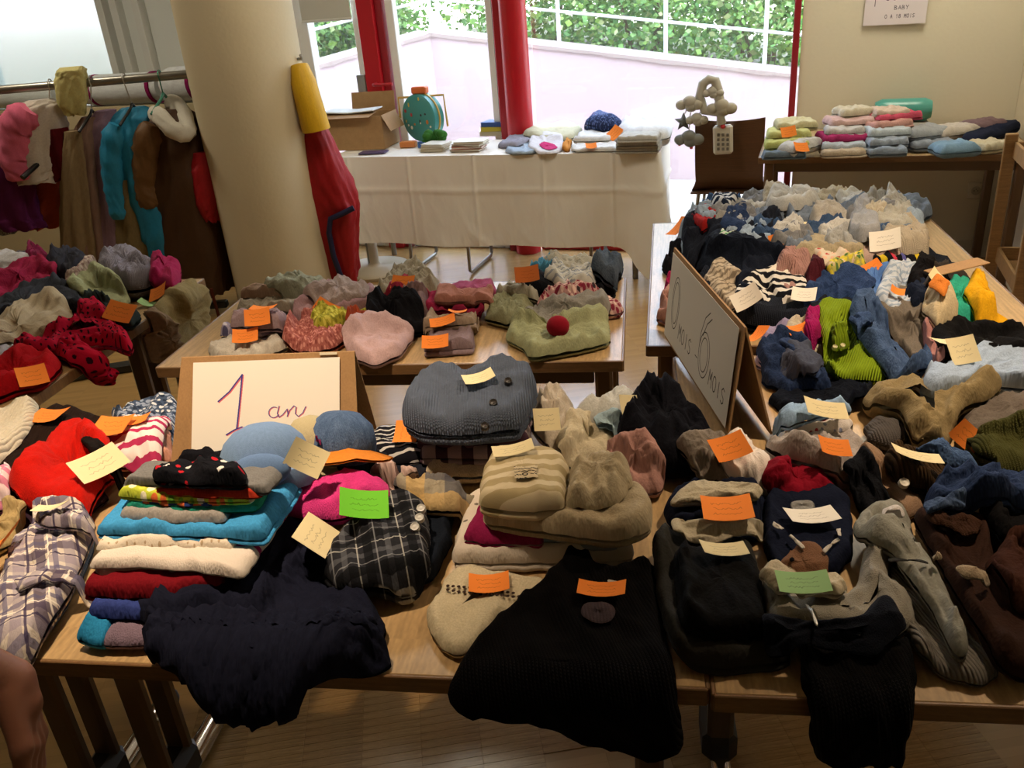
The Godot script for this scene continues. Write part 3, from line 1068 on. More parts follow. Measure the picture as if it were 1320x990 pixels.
# folded slab whose front fold runs between two picture points
func slab(called: String, label: String, category: String, m: Material, l: Array, r: Array, depth: float, o := {}) -> MeshInstance3D:
	var t: float = o.get("t", 0.016)
	var y := T + t * 0.5
	if o.has("h"): y = T + o.h
	else:
		for it in 3:
			var v := un((l[0] + r[0]) * 0.5, (l[1] + r[1]) * 0.5, y)
			y = hm(v.x, -v.z + depth * 0.35) + t * 0.5
	var A := un(l[0], l[1], y); var B := un(r[0], r[1], y)
	var dx := (B - A).normalized()
	var back := Vector3(dx.z, 0, -dx.x)
	if back.z > 0: back = -back
	var sag: float = o.get("sag", 0.004)
	var pts := []
	for i in 6:
		var p := A.lerp(B, i / 5.0) - back * sag * sin(PI * i / 5.0)
		pts.append(Vector2(p.x, -p.z))
	var C := B + back * depth - dx * 0.006; var D := A + back * depth + dx * 0.006
	pts.append(Vector2(C.x, -C.z)); pts.append(Vector2(D.x, -D.z))
	o.t = t
	if not o.has("a"): o.a = rad_to_deg(atan2(dx.z, dx.x))
	if not o.has("n"): o.n = 2
	if not o.has("w"): o.w = 0.0045
	if not o.has("round"): o.round = 1
	if not o.has("M"): o.M = 72
	if not o.has("R"): o.R = 12
	return g(called, label, category, m, pts, o)
# price tag pinned on a garment
var TAGC := {"o": "f08a3c", "c": "e6d9ae", "w": "e9e5da", "g": "6fc43a", "m": "a9d69a", "b": "b5622e"}
func tag(parent: Node, px: float, py: float, col: String, o := {}):
	var key := "tag" + col
	if not mats.has(key):
		var im := Image.create(96, 96, false, Image.FORMAT_RGB8)
		im.fill(hexc(TAGC[col]))
		var ink := hexc(TAGC[col]).darkened(0.24)
		var r := RandomNumberGenerator.new()
		r.seed = hash(col)
		for row in 3:
			var l := []
			var x := 0.18 + r.randf() * 0.1
			while x < 0.8:
				l.append([x, 0.28 + row * 0.2 + r.randf_range(-0.05, 0.05)])
				x += r.randf_range(0.02, 0.05)
			draw_strokes(im, [l], ink, 0.7)
		mats[key] = paper_mat(im)
	var y := 1.35
	var hit := Vector3.ZERO
	while y > T - 0.01:
		hit = un(px, py, y)
		if ht(hit.x, -hit.z) >= y: break
		y -= 0.004
	if o.has("h"): hit = un(px, py, T + o.h)
	var x0 := hit.x; var z0 := -hit.z
	var k := 0.035
	var gx := (ht(x0 + k, z0) - ht(x0 - k, z0)) / (2 * k)
	var gz := (ht(x0, z0 + k) - ht(x0, z0 - k)) / (2 * k)
	var nrm := Vector3(-clampf(gx, -0.8, 0.8), 1.0, clampf(gz, -0.8, 0.8)).normalized()
	var tilt: float = o.get("tilt", 0.0)
	nrm = (nrm + Vector3(0, 0, tilt)).normalized()
	var ax := Vector3(cos(deg_to_rad(o.get("a", 0.0))), 0, sin(deg_to_rad(o.get("a", 0.0))))
	var ex := (ax - nrm * ax.dot(nrm)).normalized()
	var ey := nrm.cross(ex).normalized()
	var sz: float = o.get("s", 0.070); var sh: float = o.get("sh", sz * 0.78)
	var top := -9.0
	for e in [[-1, -1], [1, -1], [1, 1], [-1, 1], [0, 0], [0, 1], [0, -1], [1, 0], [-1, 0]]:
		var q: Vector3 = hit + ex * e[0] * sz * 0.42 + ey * e[1] * sh * 0.42
		top = maxf(top, ht(q.x, -q.z) - q.y)
	hit += Vector3(0, minf(maxf(top, 0.0), 0.02) + 0.002, 0)
	var b := MB.new(hit)
	b.smooth()
	var n := 5
	var curl: float = o.get("curl", 0.006)
	for i in n:
		for s in 2:
			var f := func(u, v): return hit + ex * (u - 0.5) * sz + ey * (v - 0.5) * sh + nrm * (curl * pow(2.0 * u - 1.0, 2.0) + (0.0005 if s == 0 else 0.0))
			var u0 := float(i) / n; var u1 := (i + 1.0) / n
			b.quad(f.call(u0, 0), f.call(u1, 0), f.call(u1, 1), f.call(u0, 1), nrm if s == 0 else -nrm, [Vector2(u0, 0), Vector2(u1, 0), Vector2(u1, 1), Vector2(u0, 1)])
	var names := {"o": "orange paper price tag", "c": "cream paper price tag", "w": "white paper price tag", "g": "bright green paper price tag", "m": "pale green paper price tag", "b": "rust orange paper price tag"}
	obj("price_tag", b, mats[key], parent, names[col])
func button(parent: Node, px: float, py: float, hex: String, r := 0.007):
	var y := 1.3
	var p := Vector3.ZERO
	while y > T:
		p = un(px, py, y)
		if ht(p.x, -p.z) >= y: break
		y -= 0.003
	var b := MB.new(p)
	b.lathe(p, [Vector2(0.0005, 0.004), Vector2(r * 0.5, 0.003), Vector2(r * 0.9, 0.005), Vector2(r, 0.002), Vector2(r, -0.004)], Basis(Vector3.RIGHT, 0.5), 12)
	obj("button", b, plain(hex, 0.4), parent)
# ---------------------------------------------------------------- front left table
func front_left():
	var G1 := "clothes on the one year table"
	var FE := {"e": ["FL", 0]}
	var o: Node
	g("purple_trousers", "dark purple trousers lying under the red trousers at far left", "trousers", fab("33232f"), [[-40, 700], [0, 655], [60, 642], [128, 632], [142, 645], [112, 668], [50, 678], [0, 695]], {"t": 0.015, "group": G1})
	o = g("dark_cardigan", "dark brown knitted cardigan under a cream sweater at far left", "cardigan", fab("2a1d17", "knit"), [[-60, 590], [0, 572], [30, 556], [70, 537], [105, 535], [140, 548], [166, 562], [150, 588], [112, 592], [60, 640], [20, 652], [-50, 660]], {"t": 0.035, "w": 0.012, "group": G1})
	tag(o, 64, 538, "o", {"a": 10, "s": 0.075})
	g("cream_sweater", "cream knitted sweater with rolled cuff at the far left edge", "sweater", fab("e6dcc4", "knit"), [[-50, 560], [0, 528], [28, 522], [52, 524], [50, 546], [30, 576], [0, 606], [-50, 640]], {"t": 0.03, "w": 0.014, "group": G1})
	g("red_ruffled_jersey", "small red ruffled garment tucked left of the red trousers", "garment", fab("a5121d"), [[20, 640], [32, 614], [42, 598], [52, 608], [38, 638]], {"t": 0.02, "w": 0.012, "group": G1})
	g("pink_striped_sleeve", "pink and white striped garment rolled at the far left", "garment", stripes("pinkroll", [["d98aa6", 1], ["f0d9de", 1]], 0.02), [[-30, 650], [0, 634], [18, 628], [30, 640], [18, 656], [-25, 668]], {"t": 0.03, "group": G1})
	g("blue_print_trousers", "blue and grey mottled print trousers behind the pink striped shirt", "trousers", dots("bluefloral", "414f66", ["8f9bb0", "c9cdd2", "2a3446"], 60, 0.05, 0.10), [[148, 550], [165, 530], [195, 522], [225, 515], [236, 540], [224, 578], [195, 592], [165, 577]], {"t": 0.022, "w": 0.012, "group": G1})
	g("peach_cloth", "peach pink garment lying in front of the pink striped shirt", "garment", fab("d79e8a"), [[146, 600], [152, 585], [185, 586], [224, 574], [226, 598], [188, 601], [160, 608]], {"t": 0.022, "w": 0.012, "group": G1})
	o = g("pink_striped_shirt", "folded pink and white striped shirt with two orange tags", "shirt", stripes("pinkshirt", [["efe2e0", 1.3], ["b23560", 0.8]], 0.026), [[118, 567], [140, 552], [180, 538], [216, 530], [220, 545], [206, 576], [195, 586], [155, 585], [130, 577]], {"t": 0.022, "a": -10, "w": 0.005, "group": G1})
	tag(o, 147, 554, "o", {"a": 8, "s": 0.078}); tag(o, 176, 545, "o", {"a": -5, "s": 0.055})
	# red trousers
	o = g("red_trousers", "bright red trousers with dark waistband and cream tag", "trousers", fab("d01d12", "fleece"), [[18, 650], [45, 615], [70, 586], [98, 564], [112, 560], [150, 588], [147, 612], [127, 640], [110, 664], [60, 663], [28, 657]], {"t": 0.032, "w": 0.012, "a": 35, "M": 72, "R": 12, "group": G1})
	g("waistband", "black waistband", "", fab("1d1919"), [[101, 563], [114, 555], [154, 582], [150, 596], [132, 587], [112, 573]], {"t": 0.012, "w": 0.004, "parent": o})
	tag(o, 128, 602, "c", {"a": -52, "s": 0.095, "sh": 0.06})
	g("denim_edge_garment", "light blue lined trousers edge showing under the plaid shorts", "trousers", fab("7d96b8", "denim"), [[50, 720], [80, 690], [126, 690], [118, 722], [82, 792], [40, 845], [20, 835]], {"t": 0.012, "group": G1, "e": ["FL", 0]})
	var pl := plaid("shorts", "cfc6bb", [["4d4458", 0.08, 0.2, 0.75], ["5c5a78", 0.45, 0.1, 0.7], ["8b8396", 0.66, 0.2, 0.5], ["f1ebe0", 0.34, 0.03, 0.9], ["3d3650", 0.9, 0.04, 0.8]], 0.075)
	o = g("plaid_shorts", "purple and cream plaid shorts with drawstring waist at front left", "shorts", pl, [[-40, 800], [0, 742], [20, 706], [48, 670], [62, 663], [118, 667], [122, 690], [108, 730], [92, 768], [62, 812], [33, 840], [0, 855], [-30, 850]], {"t": 0.026, "w": 0.012, "a": -25, "M": 80, "R": 14, "group": G1, "e": ["FL", 0]})
	g("waist_casing", "", "", pl, [[46, 674], [60, 662], [118, 666], [120, 680], [90, 684], [60, 684]], {"t": 0.012, "w": 0.008, "fx": 30, "parent": o})
	g("pocket_flap", "", "", pl, [[22, 752], [60, 738], [106, 733], [104, 745], [62, 752], [26, 766]], {"t": 0.006, "w": 0.002, "parent": o})
	tag(o, 68, 657, "c", {"s": 0.06, "sh": 0.03})
	o = g("mustard_cloth", "mustard beige garment at the left edge above the plaid shorts", "garment", fab("bfa877"), [[-40, 715], [0, 690], [30, 672], [46, 680], [24, 702], [-20, 722]], {"t": 0.02, "w": 0.008, "group": G1})
	tag(o, 4, 706, "o", {"s": 0.08})
	# tall stack, bottom to top
	var GS := "stack of folded children's tops at front left"
	slab("teal_jersey", "teal garment rolled at the bottom left of the tall stack", "top", fab("2f8fc4"), [100, 826], [134, 834], 0.15, {"h": 0.0165, "fix": 1, "t": 0.0330, "n": 1, "w": 0.008, "group": GS})
	slab("lilac_trousers", "greyish lilac folded trousers at the bottom of the tall stack", "trousers", fab("8a7789", "fleece"), [130, 834], [218, 832], 0.15, {"h": 0.0150, "fix": 1, "t": 0.0285, "n": 1, "group": GS})
	slab("blue_jersey", "royal blue folded top near the bottom of the tall stack", "top", fab("3a4a92"), [116, 797], [216, 800], 0.16, {"h": 0.0420, "fix": 1, "t": 0.0225, "group": GS})
	slab("dark_red_jersey", "dark red folded top in the lower half of the tall stack", "top", fab("7e1520"), [106, 770], [286, 764], 0.19, {"h": 0.0660, "fix": 1, "t": 0.0255, "w": 0.006, "sag": 0.012, "group": GS})
	slab("grey_trousers", "light grey folded trousers above the dark red top", "trousers", fab("bdb6b2"), [116, 748], [246, 738], 0.17, {"h": 0.0848, "fix": 1, "t": 0.0165, "w": 0.006, "group": GS})
	o = slab("cream_striped_jersey", "cream top with magenta stripe in the middle of the tall stack", "top", stripes("magstripe", [["ddd3c8", 8], ["a92a66", 1.2], ["ddd3c8", 3]], 0.09), [112, 734], [312, 748], 0.18, {"h": 0.0990, "fix": 1, "t": 0.0135, "sag": -0.012, "group": GS})
	slab("cream_dotted_jersey", "cream dotted top under the bright cyan shirt in the stack", "top", dots("creamdot", "e4dac8", ["b9a486"], 25, 0.03, 0.07), [122, 712], [302, 712], 0.17, {"h": 0.1125, "fix": 1, "t": 0.0135, "sag": -0.010, "group": GS})
	o = slab("cyan_shirt", "bright cyan shirt with red motif folded in the tall stack", "shirt", fab("4aa6e4"), [118, 694], [346, 704], 0.17, {"h": 0.1275, "fix": 1, "t": 0.0150, "w": 0.007, "sag": -0.006, "group": GS})
	g("motif", "orange red fish motif", "", fab("d8573e"), [[236, 683], [248, 680], [250, 688], [238, 692]], {"t": 0.002, "w": 0, "parent": o})
	o = slab("grey_sleeved_jersey", "grey top with green cuff in the upper part of the stack", "top", fab("a5a19c"), [152, 670], [292, 674], 0.14, {"h": 0.1425, "fix": 1, "t": 0.0135, "group": GS})
	g("cuff", "green cuff", "", fab("1f9c5c"), [[262, 668], [292, 666], [293, 676], [264, 676]], {"t": 0.012, "w": 0.002, "parent": o})
	slab("turquoise_jersey", "turquoise green folded top in the upper part of the stack", "top", fab("2ea58c"), [160, 656], [330, 662], 0.1, {"h": 0.1545, "fix": 1, "t": 0.0105, "group": GS})
	slab("navy_folded_jersey", "navy folded top with orange print between turquoise tops", "top", dots("navyor", "2a3c78", ["c8643c", "2fa38a"], 9, 0.08, 0.09), [180, 650], [288, 654], 0.08, {"h": 0.1631, "fix": 1, "t": 0.0067, "group": GS})
	slab("yellow_print_jersey", "yellow green animal print top near the stack's top", "top", dots("yelprint", "b9c640", ["e4d54c", "6aa83c", "d96a3a", "e8e4c8"], 36, 0.06, 0.10), [148, 645], [324, 652], 0.085, {"h": 0.1721, "fix": 1, "t": 0.0112, "group": GS})
	slab("red_edge_jersey", "orange red folded top showing at both ends of the stack", "top", fab("c8402a"), [200, 638], [338, 644], 0.05, {"h": 0.1800, "fix": 1, "t": 0.0045, "group": GS})
	slab("grey_jersey", "mid grey folded top second from the stack's top", "top", fab("7f7f7e"), [154, 628], [348, 640], 0.06, {"h": 0.1875, "fix": 1, "t": 0.0105, "sag": -0.008, "group": GS})
	g("black_dotted_leggings", "black leggings with red and white flecks on top of the stack", "leggings", dots("blackred", "15161c", ["b3202c", "d8d4d0", "15161c", "15161c"], 36, 0.05, 0.09), [[196, 617], [240, 606], [300, 606], [322, 618], [318, 630], [250, 628], [205, 626]], {"h": 0.2010, "fix": 1, "t": 0.0150, "w": 0.010, "group": GS})
	g("navy_bodysuit", "crumpled black garment between the stack and the blue hat", "garment", fab("17181f"), [[222, 612], [250, 598], [300, 590], [330, 598], [330, 618], [270, 618]], {"cap": 0.05, "t": 0.025, "w": 0.014, "group": GS})
	# mound under the hats
	g("black_folded_trousers", "black folded trousers under the hats by the one year sign", "trousers", fab("15151a"), [[270, 640], [285, 610], [340, 595], [470, 590], [492, 612], [470, 640], [360, 650]], {"cap": 0.01, "t": 0.06, "w": 0.008, "n": 2, "group": G1})
	g("grey_folded_trousers", "brownish grey folded trousers beneath the light blue hat", "trousers", fab("4a433f"), [[335, 640], [350, 618], [440, 612], [450, 632], [400, 645]], {"cap": 0.07, "t": 0.05, "n": 2, "group": G1})
	hats()
	# navy ruffled skirt over the front edge
	var nv := fab("1b1e30")
	o = g("navy_ruffled_dress", "dark navy tiered dress draped over the front table edge", "dress", nv, [[340, 700], [352, 674], [415, 678], [425, 705], [440, 742], [472, 775], [500, 812], [498, 828], [470, 848], [432, 862], [405, 880], [352, 898], [292, 880], [252, 856], [205, 836], [178, 815], [198, 793], [258, 775], [305, 735]], {"cap": 0.03, "t": 0.02, "w": 0.016, "a": -5, "fx": 16, "fy": 2.5, "M": 110, "R": 18, "e": ["FL", 0], "group": G1})
	for tr in [[[[196, 800], [262, 786], [345, 792], [430, 793], [492, 806], [502, 824], [470, 836], [400, 842], [320, 842], [240, 838], [180, 822]], [[225, 812], [470, 818]]], [[[196, 832], [260, 838], [340, 846], [420, 846], [486, 832], [494, 842], [470, 852], [434, 866], [402, 888], [352, 902], [290, 886], [250, 862], [206, 844]], [[240, 846], [350, 868], [440, 852]]]]:
		g("tier", "", "", nv, tr[0], {"cap": 0.05, "t": 0.006, "w": 0.012, "a": -5, "fx": 30, "fy": 2.5, "M": 120, "R": 12, "e": ["FL", 0], "parent": o, "c": tr[1]})
	g("waistband", "", "", nv, [[346, 690], [354, 674], [414, 678], [422, 700], [380, 706]], {"cap": 0.05, "t": 0.008, "w": 0.008, "fx": 40, "parent": o})
	tag(o, 408, 703, "c", {"a": -78, "s": 0.075, "sh": 0.062})
	# pink hoodie
	o = g("pink_hoodie", "hot pink fleece hoodie folded below the light blue hat", "hoodie", fab("dd3f8c", "fleece"), [[346, 660], [362, 642], [410, 630], [462, 622], [500, 630], [506, 645], [475, 657], [440, 674], [395, 672], [355, 670]], {"h": 0.085, "fix": 1, "t": 0.035, "w": 0.011, "group": G1})
	g("logo_patch", "dark badge", "", fab("7a2450"), [[421, 641], [428, 640], [429, 647], [422, 648]], {"t": 0.002, "w": 0, "M": 16, "R": 3, "parent": o})
	g("dark_teal_trousers", "very dark navy garment with teal trim under the plaid shirt", "trousers", fab("141a24"), [[470, 762], [488, 690], [545, 640], [586, 652], [583, 705], [560, 748], [520, 764]], {"t": 0.025, "n": 2, "group": G1})
	g("patchwork_trousers", "tan and grey patchwork trousers behind the dark plaid shirt", "trousers", plaid("patch", "8e8674", [["4a4a52", 0.1, 0.3, 0.7], ["b89a62", 0.55, 0.25, 0.7]], 0.12), [[508, 645], [538, 627], [585, 622], [620, 638], [612, 660], [575, 664], [530, 658]], {"t": 0.03, "w": 0.010, "group": G1})
	o = g("plaid_shirt", "folded charcoal plaid shirt with green tag and snap buttons", "shirt", plaid("darkplaid", "26272c", [["5f6268", 0.1, 0.13, 0.6], ["b5b5ad", 0.44, 0.025, 0.8], ["0e0f12", 0.6, 0.2, 0.7], ["8f9296", 0.88, 0.03, 0.7]], 0.07), [[412, 742], [424, 712], [450, 676], [470, 657], [520, 647], [548, 656], [553, 690], [553, 735], [530, 752], [480, 762], [430, 764]], {"cap": 0.03, "t": 0.04, "n": 2, "w": 0.008, "a": -12, "M": 72, "R": 12, "group": G1})
	for p in [[543, 656], [541, 668], [535, 680]]: button(o, p[0], p[1], "c9c9c4", 0.008)
	tag(o, 471, 663, "g", {"a": -4, "s": 0.08, "sh": 0.055})
	# striped sweater behind
	g("navy_folded_trousers", "navy and grey folded trousers under the striped sweater", "trousers", fab("20232d"), [[458, 622], [470, 600], [545, 600], [575, 615], [545, 630], [490, 634]], {"t": 0.03, "n": 2, "group": G1})
	g("pale_pink_garment", "pale pink garment edge between the striped sweater and navy trousers", "garment", fab("cdb2aa"), [[478, 614], [500, 602], [540, 606], [528, 616], [495, 620]], {"t": 0.02, "group": G1})
	o = g("black_striped_sweater", "black sweater with thin grey stripes and orange tag", "sweater", stripes("blackstripe", [["14141a", 2.2], ["b8b6b4", 0.9]], 0.017), [[460, 602], [466, 576], [490, 557], [530, 553], [562, 575], [566, 598], [545, 616], [500, 618], [468, 614]], {"t": 0.03, "w": 0.006, "a": -8, "group": G1})
	tag(o, 525, 566, "o", {"a": -85, "s": 0.06, "tilt": 0.6})
	# grey cardigan stack
	var G2 := "stack topped by the grey blue cardigan"
	slab("cream_fleece", "cream fleece garment at the bottom of the cardigan stack", "garment", fab("c9baa0", "fleece"), [548, 620], [642, 616], 0.16, {"h": 0.022, "fix": 1, "t": 0.044, "n": 1, "w": 0.014, "group": G2})
	slab("plum_striped_sweater", "plum and mauve striped folded sweater under the blue cardigan", "sweater", stripes("plum", [["8c7c80", 1.2], ["3a2a34", 1]], 0.05), [540, 592], [684, 590], 0.15, {"h": 0.06, "fix": 1, "t": 0.03, "ua": 90, "group": G2})
	slab("mauve_striped_jersey", "mauve striped folded top just under the blue cardigan", "top", stripes("plum2", [["9a8a8c", 1.3], ["4a3440", 1]], 0.06), [536, 574], [684, 572], 0.15, {"h": 0.088, "fix": 1, "t": 0.026, "group": G2})
	o = g("grey_blue_cardigan", "grey blue knitted cardigan with dark buttons on the tall middle stack", "cardigan", fab("5b6577", "knit"), [[515, 542], [528, 510], [552, 490], [600, 496], [650, 482], [686, 486], [692, 508], [682, 540], [670, 560], [600, 566], [550, 566], [522, 556]], {"h": 0.13, "fix": 1, "t": 0.046, "w": 0.012, "n": 2, "M": 80, "R": 13, "group": G2})
	g("button_band", "", "", fab("4d5668", "knit"), [[628, 496], [640, 494], [632, 562], [618, 562]], {"t": 0.006, "w": 0.002, "parent": o})
	for p in [[636, 520], [625, 550], [655, 492]]: button(o, p[0], p[1], "26221f", 0.008)
	tag(o, 618, 498, "c", {"a": -15, "s": 0.06, "sh": 0.035})
	g("off_white_frilled_jersey", "off white frilled baby top right of the grey blue cardigan", "top", fab("b9ae9d"), [[686, 575], [692, 538], [708, 516], [738, 528], [752, 562], [738, 588], [705, 594]], {"t": 0.05, "w": 0.02, "fx": 16, "fy": 8, "group": G1})
	o = g("cream_baby_trousers", "cream baby trousers behind the beige striped top", "trousers", fab("cabfa3"), [[718, 598], [722, 566], [760, 560], [800, 572], [810, 590], [792, 604], [745, 610]], {"t": 0.04, "w": 0.012, "group": G1})
	tag(o, 704, 554, "c", {"a": 0, "s": 0.055, "tilt": 0.5})
	o = g("white_bonnet", "white baby garment with pale blue trim beside the black heap", "garment", fab("c9cac4"), [[740, 562], [765, 532], [800, 514], [822, 518], [826, 540], [802, 566], [770, 572]], {"t": 0.05, "w": 0.016, "group": G1})
	g("trim", "pale blue trim", "", fab("9db4bd"), [[764, 536], [790, 524], [800, 528], [802, 560], [795, 560], [788, 535], [768, 542]], {"t": 0.008, "w": 0.004, "parent": o})
	tag(o, 815, 548, "c", {"a": 62, "s": 0.095, "sh": 0.045})
	g("black_crumpled_dress", "crumpled blue black garment left of the zero to six months sign", "dress", fab("14151d"), [[795, 592], [800, 560], [824, 532], [850, 522], [886, 536], [916, 570], [934, 590], [905, 606], [870, 612], [828, 608]], {"t": 0.055, "w": 0.03, "fx": 9, "fy": 6, "M": 80, "R": 13, "group": G1})
	g("dusty_pink_trousers", "dusty pink trousers legs end below the blue black heap", "trousers", fab("b98d84"), [[776, 614], [800, 602], [836, 600], [860, 625], [852, 639], [815, 641], [785, 628]], {"t": 0.03, "w": 0.010, "group": G1})
	# beige stack in the middle
	var G3 := "beige stack in the middle of the front table"
	slab("white_print_pyjamas", "white baby pyjamas with small dark print under the beige stack", "pyjamas", dots("whiteprint", "cfc4b6", ["6d655c", "cfc4b6", "cfc4b6"], 9, 0.05, 0.09), [580, 730], [822, 726], 0.19, {"h": 0.016, "fix": 1, "t": 0.032, "w": 0.007, "group": G3})
	slab("magenta_jersey", "magenta garment end sticking out left of the beige stack", "top", fab("8f1e4e"), [596, 700], [700, 706], 0.13, {"h": 0.046, "fix": 1, "t": 0.028, "n": 1, "w": 0.006, "group": G3})
	o = slab("striped_shirt_green_print", "grey blue striped shirt with green leaf print in the middle stack", "shirt", stripes("ticking", [["8f979c", 1], ["6a7680", 1]], 0.012), [624, 698], [804, 706], 0.14, {"h": 0.045, "fix": 1, "t": 0.026, "group": G3})
	g("leaf_print", "green leaf print", "", dots("leaf", "1d5f34", ["c9b93c", "2c8a48"], 16, 0.06, 0.06), [[660, 684], [718, 686], [720, 706], [668, 706]], {"t": 0.003, "w": 0.001, "parent": o})
	g("red_print", "red print", "", fab("b02228"), [[632, 697], [655, 690], [658, 697], [638, 706]], {"t": 0.003, "w": 0, "M": 20, "R": 3, "parent": o})
	g("beige_trousers", "beige cotton trousers folded wide across the middle stack", "trousers", fab("b9aa8c"), [[618, 668], [636, 650], [800, 640], [832, 640], [844, 668], [832, 692], [790, 702], [690, 688], [625, 678]], {"h": 0.076, "fix": 1, "t": 0.034, "n": 2, "w": 0.010, "M": 70, "R": 11, "group": G3})
	o = g("beige_striped_jersey", "beige striped baby top with dark printed lettering on the stack", "top", stripes("beigestripe", [["c3b596", 1], ["a3946f", 1]], 0.032, "cotton"), [[618, 654], [622, 612], [640, 586], [720, 588], [736, 602], [730, 658], [690, 662], [640, 660]], {"h": 0.114, "fix": 1, "t": 0.04, "n": 2, "w": 0.005, "group": G3})
	g("lettering_patch", "dark printed lettering", "", lettering_mat(), [[663, 603], [692, 601], [694, 615], [665, 617]], {"t": 0.0015, "w": 0, "M": 24, "R": 3, "round": 0, "parent": o})
	tag(o, 662, 586, "c", {"a": -8, "s": 0.07, "sh": 0.025, "tilt": 0.4})
	g("cream_cardigan", "cream wrap cardigan lying right of the beige striped top", "cardigan", fab("bcae90"), [[728, 660], [735, 618], [788, 597], [812, 608], [816, 632], [796, 658], [755, 664]], {"h": 0.106, "fix": 1, "t": 0.026, "w": 0.018, "fx": 10, "group": G3})
	# bodysuit and black dress
	o = g("cream_bodysuit", "cream baby bodysuit with dotted seams and orange tag", "bodysuit", fab("d6c9a9"), [[548, 800], [568, 766], [584, 742], [610, 737], [640, 745], [706, 752], [702, 772], [682, 792], [650, 800], [622, 834], [602, 848], [574, 846], [560, 825]], {"cap": 0.006, "t": 0.018, "w": 0.007, "M": 72, "R": 11, "c": [[590, 800], [615, 775], [670, 768]], "e": ["FL", 0], "group": G1})
	for row in 2:
		for i in 15:
			var b := un(578 + i * 7.0, 759 + row * 5.0 + i * 0.8 + absf(i - 8.0) * 0.2, T + 0.026)
			var db := MB.new(b)
			db.ball(Vector3(b.x, ht(b.x, -b.z), b.z), Vector3(0.003, 0.0012, 0.003), Basis.IDENTITY, 6)
			obj("seam_dot", db, fab("4a3a34"), o)
	tag(o, 631, 757, "o", {"s": 0.062, "sh": 0.042})
	var bk := fab("0c0a0b", "knit")
	o = g("black_dress", "black sleeveless knitted dress hanging over the front table edge", "dress", bk, [[728, 728], [736, 715], [757, 715], [766, 740], [800, 752], [825, 738], [848, 742], [854, 800], [868, 870], [882, 952], [876, 966], [850, 968], [790, 958], [720, 936], [650, 914], [582, 906], [573, 894], [592, 868], [626, 826], [680, 780], [712, 752]], {"cap": 0.012, "t": 0.018, "w": 0.010, "M": 110, "R": 18, "a": -12, "fx": 9, "fy": 2.0, "c": [[760, 790], [745, 870]], "e": ["FL", 0], "group": G1})
	g("round_patch", "greyish round patch", "", fab("51454a", "knit"), [[748, 790], [756, 779], [774, 776], [792, 782], [794, 793], [784, 802], [766, 804], [752, 799]], {"t": 0.003, "w": 0.001, "M": 28, "R": 4, "parent": o})
	g("neck_label", "white sewn neck label", "", fab("d8d2c4"), [[782, 742], [802, 744], [804, 752], [784, 750]], {"t": 0.003, "w": 0.001, "M": 20, "R": 3, "parent": o})
	tag(o, 776, 766, "o", {"a": 12, "s": 0.07, "sh": 0.036})
func lettering_mat() -> StandardMaterial3D:
	# blurred block print, not readable in the photograph
	if mats.has("lettering"): return mats.lettering
	var im := Image.create(128, 64, false, Image.FORMAT_RGB8)
	im.fill(hexc("bdae8e"))
	var ink := hexc("2e2a26")
	var r := RandomNumberGenerator.new()
	r.seed = 12
	var ls := [arc_pts(0.45, 0.2, 0.08, 0.12, 0, 360, 16)]
	for row in 3:
		var x := 0.06
		while x < 0.9:
			var w := r.randf_range(0.04, 0.09)
			if row > 0 or absf(x - 0.42) > 0.12: ls.append([[x, 0.14 + row * 0.3 + r.randf_range(0, 0.14)], [x + w, 0.14 + row * 0.3 + r.randf_range(0, 0.14)]])
			x += w + 0.04
	draw_strokes(im, ls, ink, 2.6)
	var m := paper_mat(im)
	m.uv1_scale = Vector3(1 / 0.05, 1 / 0.026, 1)
	m.uv1_offset = Vector3(0.5, 0.5, 0)
	mats.lettering = m
	return m
